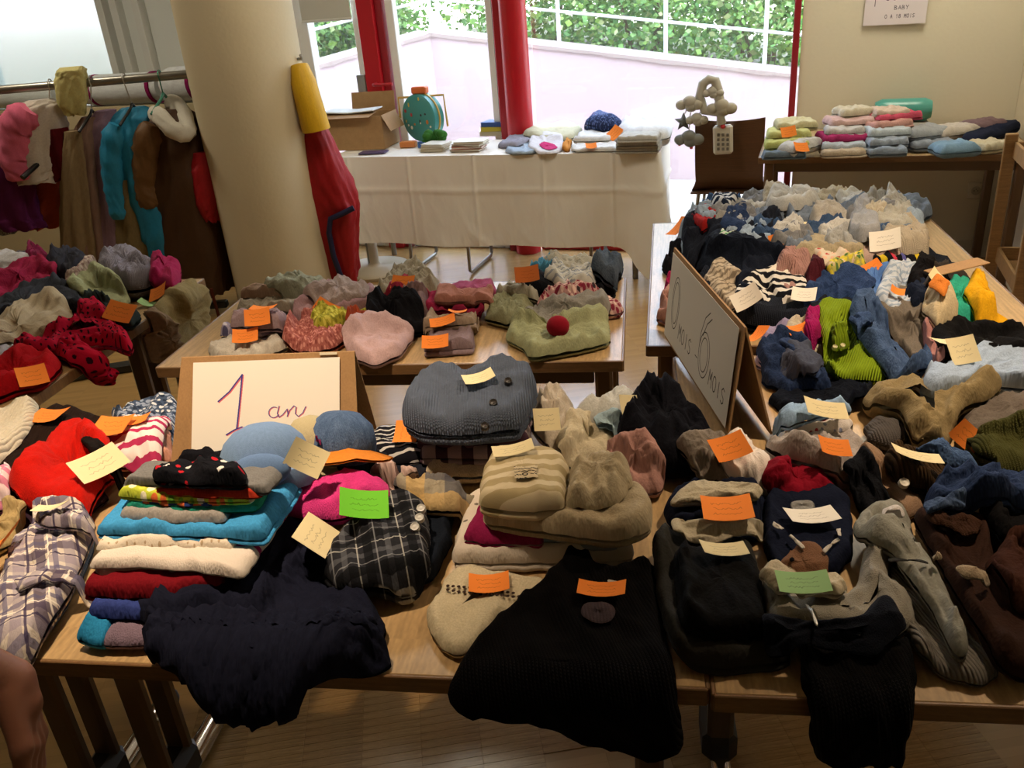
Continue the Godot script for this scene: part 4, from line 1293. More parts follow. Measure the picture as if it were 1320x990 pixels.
func hats():
	# light blue fleece hat with turned-up cuff
	var ys := []
	for q0 in [[350, 622], [406, 600], [438, 596]]:
		var v := un(q0[0], q0[1], T + 0.08)
		ys.append(clampf(hm(v.x, -v.z), T + 0.06, T + 0.095) + 0.004)
	var p := un(346, 618, T + 0.13)
	p.y = T + 0.125
	var o := thing("fleece_hat", "light blue fleece baby hat lying against the one year sign", "hat", p, "baby hats by the one year sign")
	var bs := Basis(Vector3.RIGHT, -0.28) * Basis(Vector3.UP, 0.2) * Basis.from_scale(Vector3(1.0, 0.95, 0.8))
	var b := MB.new(p)
	b.lathe(p, [Vector2(0.074, 0.0), Vector2(0.078, 0.03), Vector2(0.075, 0.055), Vector2(0.066, 0.078), Vector2(0.048, 0.097), Vector2(0.024, 0.107), Vector2(0.001, 0.11)], bs, 28)
	obj("crown", b, fab("7d9cc8", "fleece"), o)
	b = MB.new(p)
	b.lathe(p, [Vector2(0.07, -0.006), Vector2(0.086, -0.004), Vector2(0.090, 0.012), Vector2(0.087, 0.032), Vector2(0.079, 0.036), Vector2(0.07, 0.03)], bs, 28)
	obj("turned_cuff", b, fab("86a4cf", "fleece"), o)
	b = MB.new(p)
	var q := p + Vector3(0.01, 0.055, 0.055)
	b.ball(q, Vector3(0.05, 0.028, 0.018), Basis(Vector3.RIGHT, -0.5))
	obj("front_fold", b, fab("6d8cbb", "fleece"), o)
	splat(p, 0.09, 0.10)
	# straw coloured sun hat behind
	p = un(398, 598, T + 0.09)
	p.y = ys[1]
	o = thing("sun_hat", "cream woven sun hat between the blue hat and the cap", "hat", p, "baby hats by the one year sign")
	bs = Basis(Vector3.BACK, -0.5) * Basis(Vector3.RIGHT, -0.3)
	b = MB.new(p)
	b.lathe(p, [Vector2(0.055, 0.0), Vector2(0.056, 0.03), Vector2(0.05, 0.06), Vector2(0.03, 0.078), Vector2(0.001, 0.082)], bs, 24)
	obj("crown", b, fab("c8bc96", "knit"), o)
	b = MB.new(p)
	b.lathe(p, [Vector2(0.05, -0.002), Vector2(0.08, -0.008), Vector2(0.082, -0.003), Vector2(0.055, 0.006)], bs, 24)
	obj("brim", b, fab("cfc39e", "knit"), o)
	splat(p, 0.07, 0.07)
	tag(o, 398, 605, "c", {"a": 40, "s": 0.062, "tilt": 0.7})
	# denim cap with orange visor
	p = un(440, 594, T + 0.09)
	p.y = ys[2]
	o = thing("denim_visor_hat", "blue denim cap with bright orange visor beside the sun hat", "cap", p, "baby hats by the one year sign")
	bs = Basis(Vector3.BACK, -0.15) * Basis(Vector3.RIGHT, -0.25)
	b = MB.new(p)
	b.lathe(p, [Vector2(0.072, 0.0), Vector2(0.073, 0.03), Vector2(0.064, 0.06), Vector2(0.04, 0.08), Vector2(0.001, 0.086)], bs * Basis.from_scale(Vector3(0.9, 1, 0.9)), 24)
	obj("crown", b, fab("6a83a6", "denim"), o)
	b = MB.new(p)
	var vp := p + Vector3(-0.005, 0.012, 0.06)
	var rings := []
	for i in 7:
		var ring := []
		var rr := 0.03 + 0.075 * i / 6.0
		for s in [0.0, 0.004]:
			for k in 9:
				var a := deg_to_rad(lerpf(-65, 65, (k if s == 0.0 else 8 - k) / 8.0))
				ring.append(p + bs * Basis(Vector3.UP, 0.35) * (Vector3(sin(a) * rr * 0.85, 0.03 - 0.2 * rr * absf(sin(a)) + s, cos(a) * rr + 0.025)))
		rings.append(ring)
	b.loft(rings)
	obj("visor", b, fab("e08a34"), o)
	splat(p, 0.07, 0.07)
func splat(p: Vector3, r: float, h: float):
	var n := int(r / CELL)
	for i in range(-n, n + 1):
		for j in range(-n, n + 1):
			var q := Vector2(i, j) * CELL
			if q.length() < r: hm_put(p.x + q.x, -p.z + q.y, p.y + h * sqrt(1.0 - pow(q.length() / r, 2)))
# ---------------------------------------------------------------- front right table
func front_right():
	var G1 := "clothes on the front right table"
	var o: Node
	g("grey_long_sleeve", "grey beige long garment lying under the blue black heap", "garment", fab("8f867c"), [[868, 612], [900, 597], [962, 602], [985, 626], [940, 632], [890, 626]], {"t": 0.02, "w": 0.010, "group": G1})
	o = g("white_red_jersey", "white top with red lettering and orange tag by the sign", "top", dots("redletters", "ddd4cc", ["b5212c", "ddd4cc"], 9, 0.09, 0.08), [[922, 606], [932, 588], [948, 574], [980, 580], [1000, 600], [1003, 622], [975, 630], [940, 618]], {"t": 0.022, "w": 0.010, "group": G1})
	tag(o, 940, 588, "o", {"a": -15, "s": 0.065})
	o = g("burgundy_jersey", "burgundy top with orange tag below the grey cotton top", "top", fab("8a1026"), [[978, 640], [988, 618], [1030, 612], [1068, 622], [1080, 640], [1050, 656], [1005, 656]], {"t": 0.03, "w": 0.010, "group": G1})
	o = g("grey_cotton_jersey", "light grey cotton top with orange tag in front of the sign", "top", fab("b0a7a2"), [[985, 600], [990, 585], [1050, 575], [1100, 568], [1120, 590], [1116, 615], [1086, 630], [1050, 626], [1015, 615]], {"t": 0.03, "w": 0.018, "fx": 9, "M": 70, "R": 11, "group": G1})
	tag(o, 1074, 579, "o", {"a": 5, "s": 0.06, "sh": 0.035})
	o = g("floral_white_trousers", "white trousers with tiny red flower print by the sign base", "trousers", dots("redflower", "d6cfca", ["c04a50", "8a90a8", "d6cfca"], 36, 0.05, 0.07), [[1005, 572], [1018, 556], [1070, 550], [1100, 560], [1094, 576], [1045, 582], [1015, 580]], {"t": 0.028, "w": 0.006, "group": G1})
	o = g("light_blue_jersey", "light blue folded top with cream tag beside the sign", "top", fab("9fbfe2"), [[996, 560], [998, 534], [1040, 527], [1088, 534], [1098, 552], [1060, 556], [1015, 568]], {"t": 0.025, "w": 0.010, "group": G1})
	tag(o, 1062, 541, "c", {"a": 5, "s": 0.085, "sh": 0.04})
	g("tan_lined_garment", "tan lined garment edge right of the burgundy top", "garment", fab("9c7f66", "fleece"), [[1105, 598], [1135, 605], [1192, 660], [1170, 672], [1135, 645]], {"t": 0.018, "group": G1})
	g("black_jeans", "dark charcoal trouser leg between burgundy top and brown shorts", "trousers", fab("191a1e", "denim"), [[1082, 630], [1108, 606], [1140, 645], [1152, 684], [1122, 676]], {"t": 0.02, "w": 0.006, "group": G1})
	# dark folded trousers
	g("charcoal_trousers", "charcoal grey folded trousers at the front right table edge", "trousers", fab("34332f"), [[836, 722], [848, 702], [880, 697], [970, 708], [985, 770], [1010, 826], [1024, 858], [930, 870], [866, 860], [846, 800]], {"t": 0.02, "w": 0.008, "n": 2, "M": 70, "R": 11, "group": G1})
	o = g("black_trousers", "black folded trousers with white tag on the charcoal trousers", "trousers", fab("131314"), [[868, 726], [884, 714], [960, 714], [976, 738], [988, 820], [930, 830], [876, 818]], {"t": 0.03, "w": 0.006, "n": 2, "group": G1})
	tag(o, 932, 716, "c", {"a": -4, "s": 0.07, "sh": 0.03})
	var navy := fab("161c30")
	var cream := fab("c9bfa6")
	o = g("navy_cream_polo", "navy and cream banded polo with orange tag", "polo shirt", navy, [[856, 668], [866, 645], [898, 630], [985, 640], [988, 690], [930, 704], [872, 694]], {"cap": 0.012, "t": 0.03, "n": 2, "w": 0.006, "group": G1})
	g("chest_band", "cream band", "", cream, [[864, 674], [900, 672], [985, 668], [986, 680], [920, 690], [868, 690]], {"t": 0.005, "w": 0.002, "parent": o})
	g("collar", "cream collar", "", cream, [[862, 650], [880, 632], [905, 622], [985, 634], [980, 645], [920, 645], [880, 655]], {"t": 0.01, "w": 0.004, "parent": o})
	tag(o, 937, 659, "o", {"a": 8, "s": 0.08, "sh": 0.062})
	o = g("reindeer_sweater", "navy sweater with brown animal face and white tag", "sweater", navy, [[983, 720], [984, 655], [1000, 634], [1068, 636], [1094, 655], [1100, 718], [1072, 748], [1000, 748]], {"cap": 0.008, "t": 0.022, "n": 2, "w": 0.005, "group": G1})
	g("animal_face", "brown animal face patch", "", fab("7d5a42", "fleece"), [[994, 740], [1012, 718], [1034, 700], [1052, 703], [1068, 720], [1070, 742]], {"t": 0.006, "w": 0.001, "parent": o})
	g("animal_eye", "black eye", "", fab("0c0a0a"), [[1018, 721], [1022, 719], [1024, 723], [1020, 725]], {"t": 0.004, "w": 0, "M": 12, "R": 3, "parent": o})
	for s in [[[1015, 690], [1019, 688], [1038, 706], [1034, 709]], [[1060, 712], [1080, 690], [1084, 692], [1064, 716]], [[998, 674], [1010, 682], [1008, 685], [997, 678]], [[1078, 682], [1084, 680], [1084, 694], [1080, 694]]]:
		g("antler", "white stitched line", "", fab("cfc8bc"), s, {"t": 0.003, "w": 0, "M": 16, "R": 3, "round": 0, "parent": o})
	g("neck_label", "grey sewn label", "", fab("9a9a98"), [[1018, 652], [1048, 648], [1050, 658], [1020, 662]], {"t": 0.002, "w": 0, "M": 20, "R": 3, "parent": o})
	tag(o, 1045, 674, "w", {"a": -4, "s": 0.082, "sh": 0.042})
	# black top hanging over the edge
	g("black_hanging_jersey", "black knitted top with ragged hem hanging over the table edge", "top", fab("0b0a0b", "knit"), [[1030, 830], [1170, 835], [1182, 880], [1172, 930], [1160, 985], [1148, 976], [1132, 992], [1120, 974], [1098, 975], [1080, 982], [1052, 972], [1042, 950], [1044, 920], [1030, 885]], {"t": 0.018, "w": 0.010, "M": 90, "R": 12, "round": 1, "e": ["FR", 0], "group": G1})
	g("grey_ribbed_cardigan", "grey ribbed knit spread at the front right table edge", "cardigan", fab("7d7870", "cord"), [[1130, 760], [1150, 730], [1200, 750], [1262, 840], [1290, 872], [1262, 888], [1182, 866], [1160, 815]], {"t": 0.016, "w": 0.005, "ua": -8, "group": G1})
	o = g("grey_navy_jacket", "grey and navy panelled fleece jacket with cream collar", "jacket", fab("9c978a", "fleece"), [[978, 764], [990, 776], [1040, 780], [1088, 778], [1104, 762], [1112, 724], [1144, 717], [1142, 768], [1176, 794], [1179, 815], [1152, 842], [1100, 849], [1040, 840], [993, 840], [984, 805]], {"cap": 0.016, "t": 0.024, "w": 0.012, "M": 80, "R": 13, "group": G1, "c": [[1000, 808], [1090, 812], [1128, 790], [1130, 745]]})
	g("navy_panel", "dark navy panel", "", fab("10141f", "fleece"), [[982, 793], [1030, 800], [1075, 802], [1112, 796], [1134, 765], [1150, 770], [1172, 800], [1130, 828], [1085, 824], [1040, 822], [988, 826]], {"t": 0.006, "w": 0.004, "M": 64, "c": [[1000, 810], [1110, 812], [1145, 795]], "parent": o})
	g("collar", "cream collar", "", fab("d3c6aa"), [[976, 756], [988, 742], [1014, 754], [1050, 757], [1080, 744], [1094, 758], [1080, 782], [1052, 772], [1000, 778]], {"t": 0.012, "w": 0.007, "parent": o})
	g("zip", "zip with white pull", "", plain("c9c9c4", 0.4, 0.4), [[1038, 772], [1042, 772], [1056, 808], [1052, 810]], {"t": 0.003, "w": 0, "M": 16, "R": 3, "round": 0, "parent": o})
	tag(o, 1034, 757, "m", {"a": 5, "s": 0.07, "sh": 0.035})
	o = g("grey_sweat_trousers", "light grey jersey trousers lying lengthwise at front right", "trousers", fab("9a9a90"), [[1096, 690], [1108, 668], [1135, 655], [1165, 662], [1190, 700], [1200, 728], [1222, 770], [1248, 830], [1244, 856], [1230, 852], [1205, 806], [1176, 775], [1150, 735], [1118, 722]], {"t": 0.028, "w": 0.010, "a": 35, "M": 80, "R": 12, "c": [[1130, 690], [1175, 720], [1225, 810]], "group": G1})
	g("hem_seam", "dark seam line", "", fab("3a3a38"), [[1145, 718], [1196, 726], [1197, 729], [1146, 722]], {"t": 0.002, "w": 0, "M": 18, "R": 3, "round": 0, "parent": o})
	g("neck_label", "white sewn label", "", fab("d6d0cc"), [[1134, 656], [1160, 652], [1168, 664], [1150, 670], [1136, 668]], {"t": 0.006, "w": 0.003, "M": 24, "R": 4, "parent": o})
	o = g("brown_trousers", "dark brown trousers with cream stitched pocket at right front", "trousers", fab("35221a"), [[1172, 690], [1192, 672], [1250, 664], [1268, 680], [1284, 740], [1335, 800], [1345, 880], [1288, 884], [1232, 800], [1200, 742]], {"t": 0.03, "w": 0.010, "a": 35, "M": 72, "R": 12, "group": G1})
	g("pocket_trim", "cream stitched pocket edge", "", fab("b9a68c", "fleece"), [[1228, 740], [1245, 746], [1268, 746], [1274, 738], [1280, 744], [1270, 754], [1240, 753]], {"t": 0.008, "w": 0.003, "M": 30, "R": 4, "parent": o})
	g("pocket_trim", "cream stitched pocket edge", "", fab("b9a68c", "fleece"), [[1198, 722], [1212, 712], [1216, 718], [1204, 728]], {"t": 0.008, "w": 0.003, "M": 20, "R": 3, "parent": o})
	g("waistband", "", "", fab("402a1f", "knit"), [[1188, 678], [1250, 664], [1266, 676], [1262, 690], [1200, 692]], {"t": 0.006, "w": 0.004, "parent": o})
	g("black_cord_garment", "black garment lying between the jeans and brown trousers", "garment", fab("121113"), [[1258, 680], [1275, 655], [1345, 648], [1345, 720], [1285, 720]], {"t": 0.025, "w": 0.010, "group": G1})
	g("rust_brown_trousers", "rust brown trousers at the right frame edge", "trousers", fab("3f241a"), [[1268, 735], [1290, 705], [1350, 690], [1355, 800], [1320, 800], [1290, 772]], {"t": 0.026, "w": 0.010, "group": G1})
	o = g("brown_cord_shorts", "dark brown corduroy shorts with metal button and cream tag", "shorts", fab("40301f", "cord"), [[1136, 612], [1150, 590], [1200, 590], [1255, 600], [1268, 626], [1240, 650], [1180, 645], [1148, 632]], {"t": 0.035, "w": 0.010, "n": 2, "group": G1})
	button(o, 1165, 623, "c9c4b4", 0.009)
	tag(o, 1180, 593, "c", {"a": 8, "s": 0.085, "sh": 0.03})
	o = g("dark_jeans", "dark blue jeans with studded waistband at the right edge", "jeans", fab("3a4c70", "denim"), [[1188, 645], [1205, 634], [1250, 620], [1345, 612], [1345, 662], [1240, 664], [1196, 664]], {"t": 0.03, "w": 0.012, "n": 2, "group": G1})
	g("waistband", "lighter waistband", "", fab("5f7496", "denim"), [[1192, 640], [1245, 624], [1248, 634], [1196, 652]], {"t": 0.008, "w": 0.003, "parent": o})
	g("blue_chambray_shirt", "blue chambray shirt cuff between brown shorts and olive knit", "shirt", fab("5f7ba4", "denim"), [[1178, 588], [1200, 580], [1255, 600], [1262, 610], [1225, 606]], {"t": 0.02, "w": 0.010, "group": G1})
	o = g("taupe_hoodie", "taupe hooded jacket with orange tag at the right edge", "jacket", fab("6f665e"), [[1230, 572], [1238, 548], [1262, 530], [1300, 520], [1350, 518], [1350, 575], [1262, 576]], {"t": 0.035, "w": 0.012, "group": G1})
	tag(o, 1247, 566, "o", {"a": 80, "s": 0.055, "tilt": 0.5})
	g("olive_knit_hat", "olive green ribbed knit at the right edge", "sweater", fab("474824", "knit"), [[1240, 588], [1262, 572], [1300, 565], [1350, 562], [1350, 620], [1285, 618], [1255, 608]], {"t": 0.045, "w": 0.010, "group": G1})
	g("grey_knit_roll", "dark grey knitted roll left of the khaki trousers", "garment", fab("5b5653", "knit"), [[1112, 556], [1128, 542], [1165, 552], [1172, 570], [1145, 578], [1120, 570]], {"t": 0.035, "w": 0.004, "group": G1})
	o = g("khaki_trousers", "khaki cargo trousers with bunched legs on the front right table", "trousers", fab("93825e"), [[1110, 524], [1124, 508], [1182, 502], [1192, 520], [1250, 512], [1290, 515], [1274, 538], [1236, 548], [1226, 576], [1202, 590], [1166, 576], [1160, 552], [1128, 544]], {"t": 0.04, "w": 0.018, "fx": 11, "M": 80, "R": 12, "c": [[1140, 525], [1200, 535], [1200, 565]], "group": G1})
	o = g("light_blue_shirt", "light blue cotton shirt with collar at the right edge", "shirt", fab("abbfda"), [[1180, 528], [1188, 500], [1224, 476], [1265, 464], [1345, 466], [1350, 508], [1285, 502], [1232, 528], [1200, 538]], {"t": 0.04, "w": 0.014, "n": 2, "M": 72, "R": 11, "group": G1})
	tag(o, 1238, 464, "c", {"a": -8, "s": 0.06, "sh": 0.06, "tilt": 1.3})
# ---------------------------------------------------------------- cardboard signs
func card(parent: Node, called: String, a: Vector3, b: Vector3, c: Vector3, d: Vector3, m: Material, th := 0.004, label := ""):
	# a thick sheet through four corners
	var n := (b - a).cross(d - a).normalized() * th
	var mb := MB.new((a + b + c + d) / 4)
	mb.flat()
	var uv := [Vector2(0, 1), Vector2(1, 1), Vector2(1, 0), Vector2(0, 0)]
	mb.quad(a, b, c, d, n, uv)
	mb.quad(a - n, b - n, c - n, d - n, -n, uv)
	var q := [a, b, c, d]
	var ce := (a + b + c + d) / 4
	for i in 4:
		var p: Vector3 = q[i]; var r: Vector3 = q[(i + 1) % 4]
		mb.quad(p, r, r - n, p - n, (p + r) / 2 - ce)
	return obj(called, mb, m, parent, label)
func on_plane(px: float, py: float, a: Vector3, b: Vector3, c: Vector3) -> Vector3:
	var pl := Plane(a, b, c)
	var eye := Vector3(0, EYE, 0)
	return pl.intersects_ray(eye, (un(px, py, 0.5) - eye).normalized())
func cardboard() -> StandardMaterial3D:
	if mats.has("cardboard"): return mats.cardboard
	var m: StandardMaterial3D = plain("b18a5c", 0.85).duplicate()
	m.albedo_texture = texs.grain
	m.uv1_triplanar = true
	m.uv1_scale = Vector3(4, 4, 4)
	mats.cardboard = m
	return m
func tented_cards():
	var cb := cardboard()
	# one year sign
	var bl := un(219, 610, T + 0.004); var br := un(463, 588, T + 0.004)
	var tl := un(234, 461, 0.955); var tr := un(457, 453, 0.955)
	tr = on_plane(457, 453, bl, br, tl)
	var c := (bl + br) / 2
	var o := thing("tent_card", "cardboard tent sign reading 1 an on the front table", "sign", Vector3(c.x, T, c.z))
	card(o, "front_board", bl, br, tr, tl, cb)
	var back := Vector3(0.055, 0, -0.16)
	var bl2 := bl + back; var br2 := br + back
	br2 = un(486, 552, T + 0.004)
	bl2 = br2 + (bl - br)
	card(o, "rear_board", br2, bl2, tl - Vector3(0, 0, 0.004), tr - Vector3(0, 0, 0.004), cb)
	var im := Image.create(640, 440, false, Image.FORMAT_RGB8)
	im.fill(hexc("efeae0"))
	var blue := hexc("3a3a8c"); var pink := hexc("cf6a72")
	var one := [[[0.175, 0.42], [0.25, 0.32], [0.335, 0.145], [0.325, 0.35], [0.315, 0.55], [0.305, 0.715]], [[0.235, 0.775], [0.29, 0.725], [0.34, 0.70]]]
	var an := [arc_pts(0.555, 0.565, 0.035, 0.06, -60, -330, 16), [[0.59, 0.50], [0.578, 0.58], [0.59, 0.625], [0.615, 0.60], [0.645, 0.54], [0.65, 0.60], [0.645, 0.625], [0.66, 0.56], [0.69, 0.51], [0.705, 0.53], [0.70, 0.60], [0.72, 0.635], [0.75, 0.60], [0.77, 0.53]]]
	var off := func(ls, dx, dy):
		var r := []
		for l in ls:
			var q := []
			for p in l: q.append([p[0] + dx, p[1] + dy])
			r.append(q)
		return r
	draw_strokes(im, off.call(one, 0.007, 0.008), pink, 3.2)
	draw_strokes(im, one, blue, 3.0)
	draw_strokes(im, off.call(an, 0.005, 0.006), pink, 2.0)
	draw_strokes(im, an, blue, 1.7)
	var bi := func(u, v): return bl.lerp(br, u).lerp(tl.lerp(tr, u), v)
	var nn := (br - bl).cross(tl - bl).normalized() * 0.0045
	card(o, "paper", bi.call(0.11, 0.12) + nn, bi.call(0.90, 0.12) + nn, bi.call(0.915, 0.95) + nn, bi.call(0.075, 0.95) + nn, paper_mat(im), 0.0006, "white sheet with the words 1 an in blue and pink")
	card(o, "tape_strip", bi.call(0.80, 0.975) + nn, bi.call(0.90, 0.975) + nn, bi.call(0.90, 1.0) + nn, bi.call(0.80, 1.0) + nn, plain("d8cfb8", 0.15), 0.0004, "clear sticky tape")
	# zero to six months sign
	bl = un(857, 434, T + 0.012); br = un(938, 560, T + 0.012)
	tl = un(869, 319, 0.965); tr = un(960, 422, 0.965)
	tr = on_plane(960, 422, bl, br, tl)
	c = (bl + br) / 2
	o = thing("tent_card", "long cardboard tent sign reading 0 mois - 6 mois", "sign", Vector3(c.x, T, c.z))
	card(o, "front_board", bl, br, tr, tl, cb)
	br2 = un(996, 560, T + 0.012)
	bl2 = br2 + (bl - br)
	card(o, "rear_board", br2, bl2, tl + Vector3(0.004, 0, 0), tr + Vector3(0.004, 0, 0), cardboard())
	im = Image.create(900, 460, false, Image.FORMAT_RGB8)
	im.fill(hexc("dedbd2"))
	var ink := hexc("35322e")
	draw_strokes(im, [arc_pts(0.14, 0.5, 0.062, 0.30, 0, 360, 30), arc_pts(0.14, 0.5, 0.045, 0.24, 0, 360, 30)], ink, 2.4)
	draw_strokes(im, letters("MOIS -", 0.235, 0.66, 0.056, 0.17), ink, 2.6)
	draw_strokes(im, [[[0.655, 0.16], [0.60, 0.26], [0.562, 0.45]], [[0.685, 0.20], [0.63, 0.30], [0.59, 0.46]], arc_pts(0.635, 0.63, 0.075, 0.24, 0, 360, 30), arc_pts(0.635, 0.63, 0.052, 0.18, 0, 360, 30), [[0.562, 0.45], [0.56, 0.62]]], ink, 2.4)
	draw_strokes(im, letters("MOIS", 0.735, 0.68, 0.056, 0.16), ink, 2.6)
	nn = (br - bl).cross(tl - bl).normalized() * 0.0045
	var b2 := func(u, v): return bl.lerp(br, u).lerp(tl.lerp(tr, u), v)
	card(o, "paper", b2.call(0.01, 0.04) + nn, b2.call(0.985, 0.04) + nn, b2.call(0.97, 0.96) + nn, b2.call(0.02, 0.96) + nn, paper_mat(im), 0.0006, "white sheet with the words 0 mois - 6 mois in black")
# ---------------------------------------------------------------- middle table
func middle_table():
	var G1 := "small clothes on the middle table"
	var S := {"M": 56, "R": 9, "group": G1}
	var P := func(o: Dictionary): return o.merged(S)
	var o: Node
	var q := {"M": 72, "R": 13, "group": G1, "w": 0.014, "t": 0.016, "fx": 20.0, "fy": 7.0}
	var L := [
		["white_frilled_garment", "white frilled garment at the front left of the middle table", "garment", fab("d2ccc0"), [[268, 456], [300, 440], [362, 440], [372, 452], [335, 466], [280, 470]], {}],
		["lilac_print_shirt", "lilac and navy print shirt low in the middle table's left pile", "shirt", dots("lilacnavy", "9a93a6", ["4c4a66", "c9c4cc", "7a7288"], 25, 0.09, 0.10), [[286, 446], [300, 428], [350, 422], [376, 410], [374, 436], [340, 448]], {"t": 0.019}],
		["dusty_lilac_trousers", "dusty lilac trousers with orange tag in the left pile", "trousers", fab("a58f95"), [[298, 430], [306, 412], [360, 404], [374, 410], [366, 428], [330, 434]], {"t": 0.021}],
		["beige_folded_pyjamas", "beige layered pyjamas in the middle table's left pile", "pyjamas", fab("a69c8a"), [[304, 412], [322, 394], [390, 388], [402, 402], [380, 414], [340, 418]], {"t": 0.026, "n": 2}],
		["salmon_edged_top", "beige garment with salmon edge near the left pile's top", "garment", fab("b59a86"), [[312, 398], [325, 384], [380, 376], [420, 378], [410, 392], [360, 400]], {"t": 0.022, "n": 2}],
		["mint_grey_dress", "pale mint grey garment topping the middle table's left pile", "garment", fab("a9ac98"), [[342, 382], [358, 370], [420, 364], [442, 372], [410, 385], [370, 388]], {"t": 0.017}],
		["pink_folded_cardigan", "pale pink folded cardigan with orange tag on the middle table", "cardigan", fab("b9949a"), [[378, 418], [392, 398], [450, 376], [486, 378], [492, 392], [440, 412], [402, 424]], {"t": 0.022, "n": 2}],
		["pale_lilac_blouse", "pale lilac crumpled blouse at the middle table's back", "blouse", fab("bba9a4"), [[392, 394], [410, 384], [450, 372], [480, 374], [470, 386], [420, 400]], {"t": 0.015}],
		["rust_pink_leggings", "rust pink crumpled leggings on the middle table", "leggings", dots("rustpink", "a05f58", ["c88a80", "874844"], 36, 0.06, 0.05), [[366, 452], [374, 434], [400, 420], [442, 424], [452, 440], [424, 456], [390, 458]], {"t": 0.022, "w": 0.018}],
		["yellow_print_shorts", "yellow green print shorts rolled on the middle table", "shorts", dots("yellowprint2", "a3a03a", ["c9c45a", "7c7a2a"], 25, 0.08, 0.05), [[400, 420], [440, 402], [476, 398], [478, 410], [440, 422], [410, 430]], {"t": 0.015}],
		["orange_red_shorts", "orange red garment beside the black trousers on the middle table", "garment", fab("a5482c"), [[448, 428], [462, 412], [482, 408], [486, 420], [458, 436]], {"t": 0.015}],
		["cream_wrapped_heap", "cream crumpled heap with orange tag at the middle table's back", "garment", fab("a89e88"), [[488, 398], [494, 372], [512, 360], [540, 352], [566, 368], [572, 390], [545, 398]], {"t": 0.038, "w": 0.025}],
		["raspberry_cardigan", "raspberry red garment in front of the cream heap", "garment", fab("94283c"), [[486, 412], [505, 396], [528, 384], [556, 398], [572, 408], [540, 416]], {"t": 0.022}],
		["mauve_scarf", "mauve crumpled scarf left of the pink stack", "scarf", fab("8f7678"), [[510, 414], [530, 402], [555, 404], [556, 418], [525, 424]], {"t": 0.019, "w": 0.018}],
		["black_trousers", "black folded trousers on the middle table", "trousers", fab("15151a"), [[474, 416], [488, 406], [546, 412], [552, 430], [516, 434], [480, 428]], {"t": 0.021}],
		["pale_pink_blouse", "pale pink crumpled blouse hanging at the middle table's front edge", "blouse", fab("cdaeb0"), [[442, 442], [458, 428], [500, 424], [536, 434], [518, 460], [484, 474], [452, 464]], {"t": 0.026, "w": 0.011, "fx": 9.0, "fy": 8.0}],
		["sage_top", "sage green garment right of the pink stack on the middle table", "garment", fab("959676"), [[624, 414], [636, 392], [662, 388], [690, 396], [682, 412], [655, 422]], {"t": 0.026, "w": 0.016}],
		["white_cotton_vest", "off white garment behind the sage garment on the middle table", "vest", fab("bdb9a8"), [[640, 396], [655, 382], [700, 380], [704, 392], [690, 402]], {"t": 0.019}],
		["black_folded_jeans", "black folded jeans at the right back of the middle table", "jeans", fab("26272c", "denim"), [[666, 386], [672, 366], [720, 372], [796, 362], [792, 382], [750, 390], [692, 392]], {"t": 0.034, "n": 2}],
		["turquoise_rolled_shirt", "turquoise and white rolled shirt on the black jeans", "shirt", fab("4f8fae"), [[682, 372], [690, 350], [708, 344], [722, 356], [716, 374]], {"t": 0.022, "w": 0.02}],
		["pale_striped_pyjamas", "pale grey striped pyjamas on the back right pile", "pyjamas", stripes("paley", [["b9b9b2", 2], ["8a8f98", 0.6]], 0.02), [[702, 372], [712, 352], [744, 358], [772, 354], [766, 372], [730, 380]], {"t": 0.019, "w": 0.016}],
		["cream_trousers", "cream trousers topping the back right pile of the middle table", "trousers", fab("b3ad9a"), [[700, 350], [716, 338], [752, 336], [778, 346], [772, 360], [740, 364], [716, 360]], {"t": 0.026, "w": 0.012}],
		["grey_denim_jacket", "blue grey garment at the right end of the back pile", "jacket", fab("66727e", "denim"), [[762, 372], [766, 344], [786, 333], [804, 336], [800, 352], [796, 376]], {"t": 0.034, "w": 0.018}],
		["flower_print_dress", "pink and black flower print dress on the middle table", "dress", dots("flowerdress", "b08a88", ["7c2a3c", "3a3034", "d0b4a8"], 36, 0.07, 0.07), [[692, 404], [706, 390], [764, 386], [802, 398], [804, 406], [760, 412], [715, 412]], {"t": 0.026, "w": 0.012}],
		["grey_hooded_top", "beige grey garment under the red pompom on the middle table", "garment", fab("94918a"), [[660, 424], [690, 412], [720, 408], [784, 400], [788, 412], [742, 430], [700, 430]], {"t": 0.022, "w": 0.014}],
		["pale_green_pyjamas", "pale green pyjamas folded at the middle table's front right", "pyjamas", fab("a8ad86"), [[650, 440], [662, 424], [700, 434], [740, 424], [784, 416], [788, 444], [752, 454], [684, 466], [672, 450]], {"t": 0.022, "w": 0.014, "M": 80}],
	]
	var tags := {"dusty_lilac_trousers": [[334, 419, "o", -8]], "pink_folded_cardigan": [[421, 403, "o", 30]], "cream_wrapped_heap": [[520, 369, "o", 15]], "lilac_print_shirt": [[318, 440, "o", -8]], "beige_folded_pyjamas": [[340, 399, "o", 0]]}
	for e in L:
		o = g(e[0], e[1], e[2], e[3], e[4], e[5].merged(q))
		for tg in tags.get(e[0], []): tag(o, tg[0], tg[1], tg[2], {"a": tg[3], "s": 0.068})
		if e[0] == "black_folded_jeans": tag(o, 680, 362, "b", {"s": 0.07, "tilt": 0.7})
	# pompom
	var p := un(719, 417, T + 0.075)
	p.y = ht(p.x, -p.z) + 0.016
	var b := MB.new(p)
	b.ball(p, Vector3(0.030, 0.028, 0.030))
	obj("pompom", b, fab("97182a", "fleece"), self, "dark red woollen pompom on the beige grey garment", "pompom")
	# pink stack
	var G2 := "pink stack on the middle table"
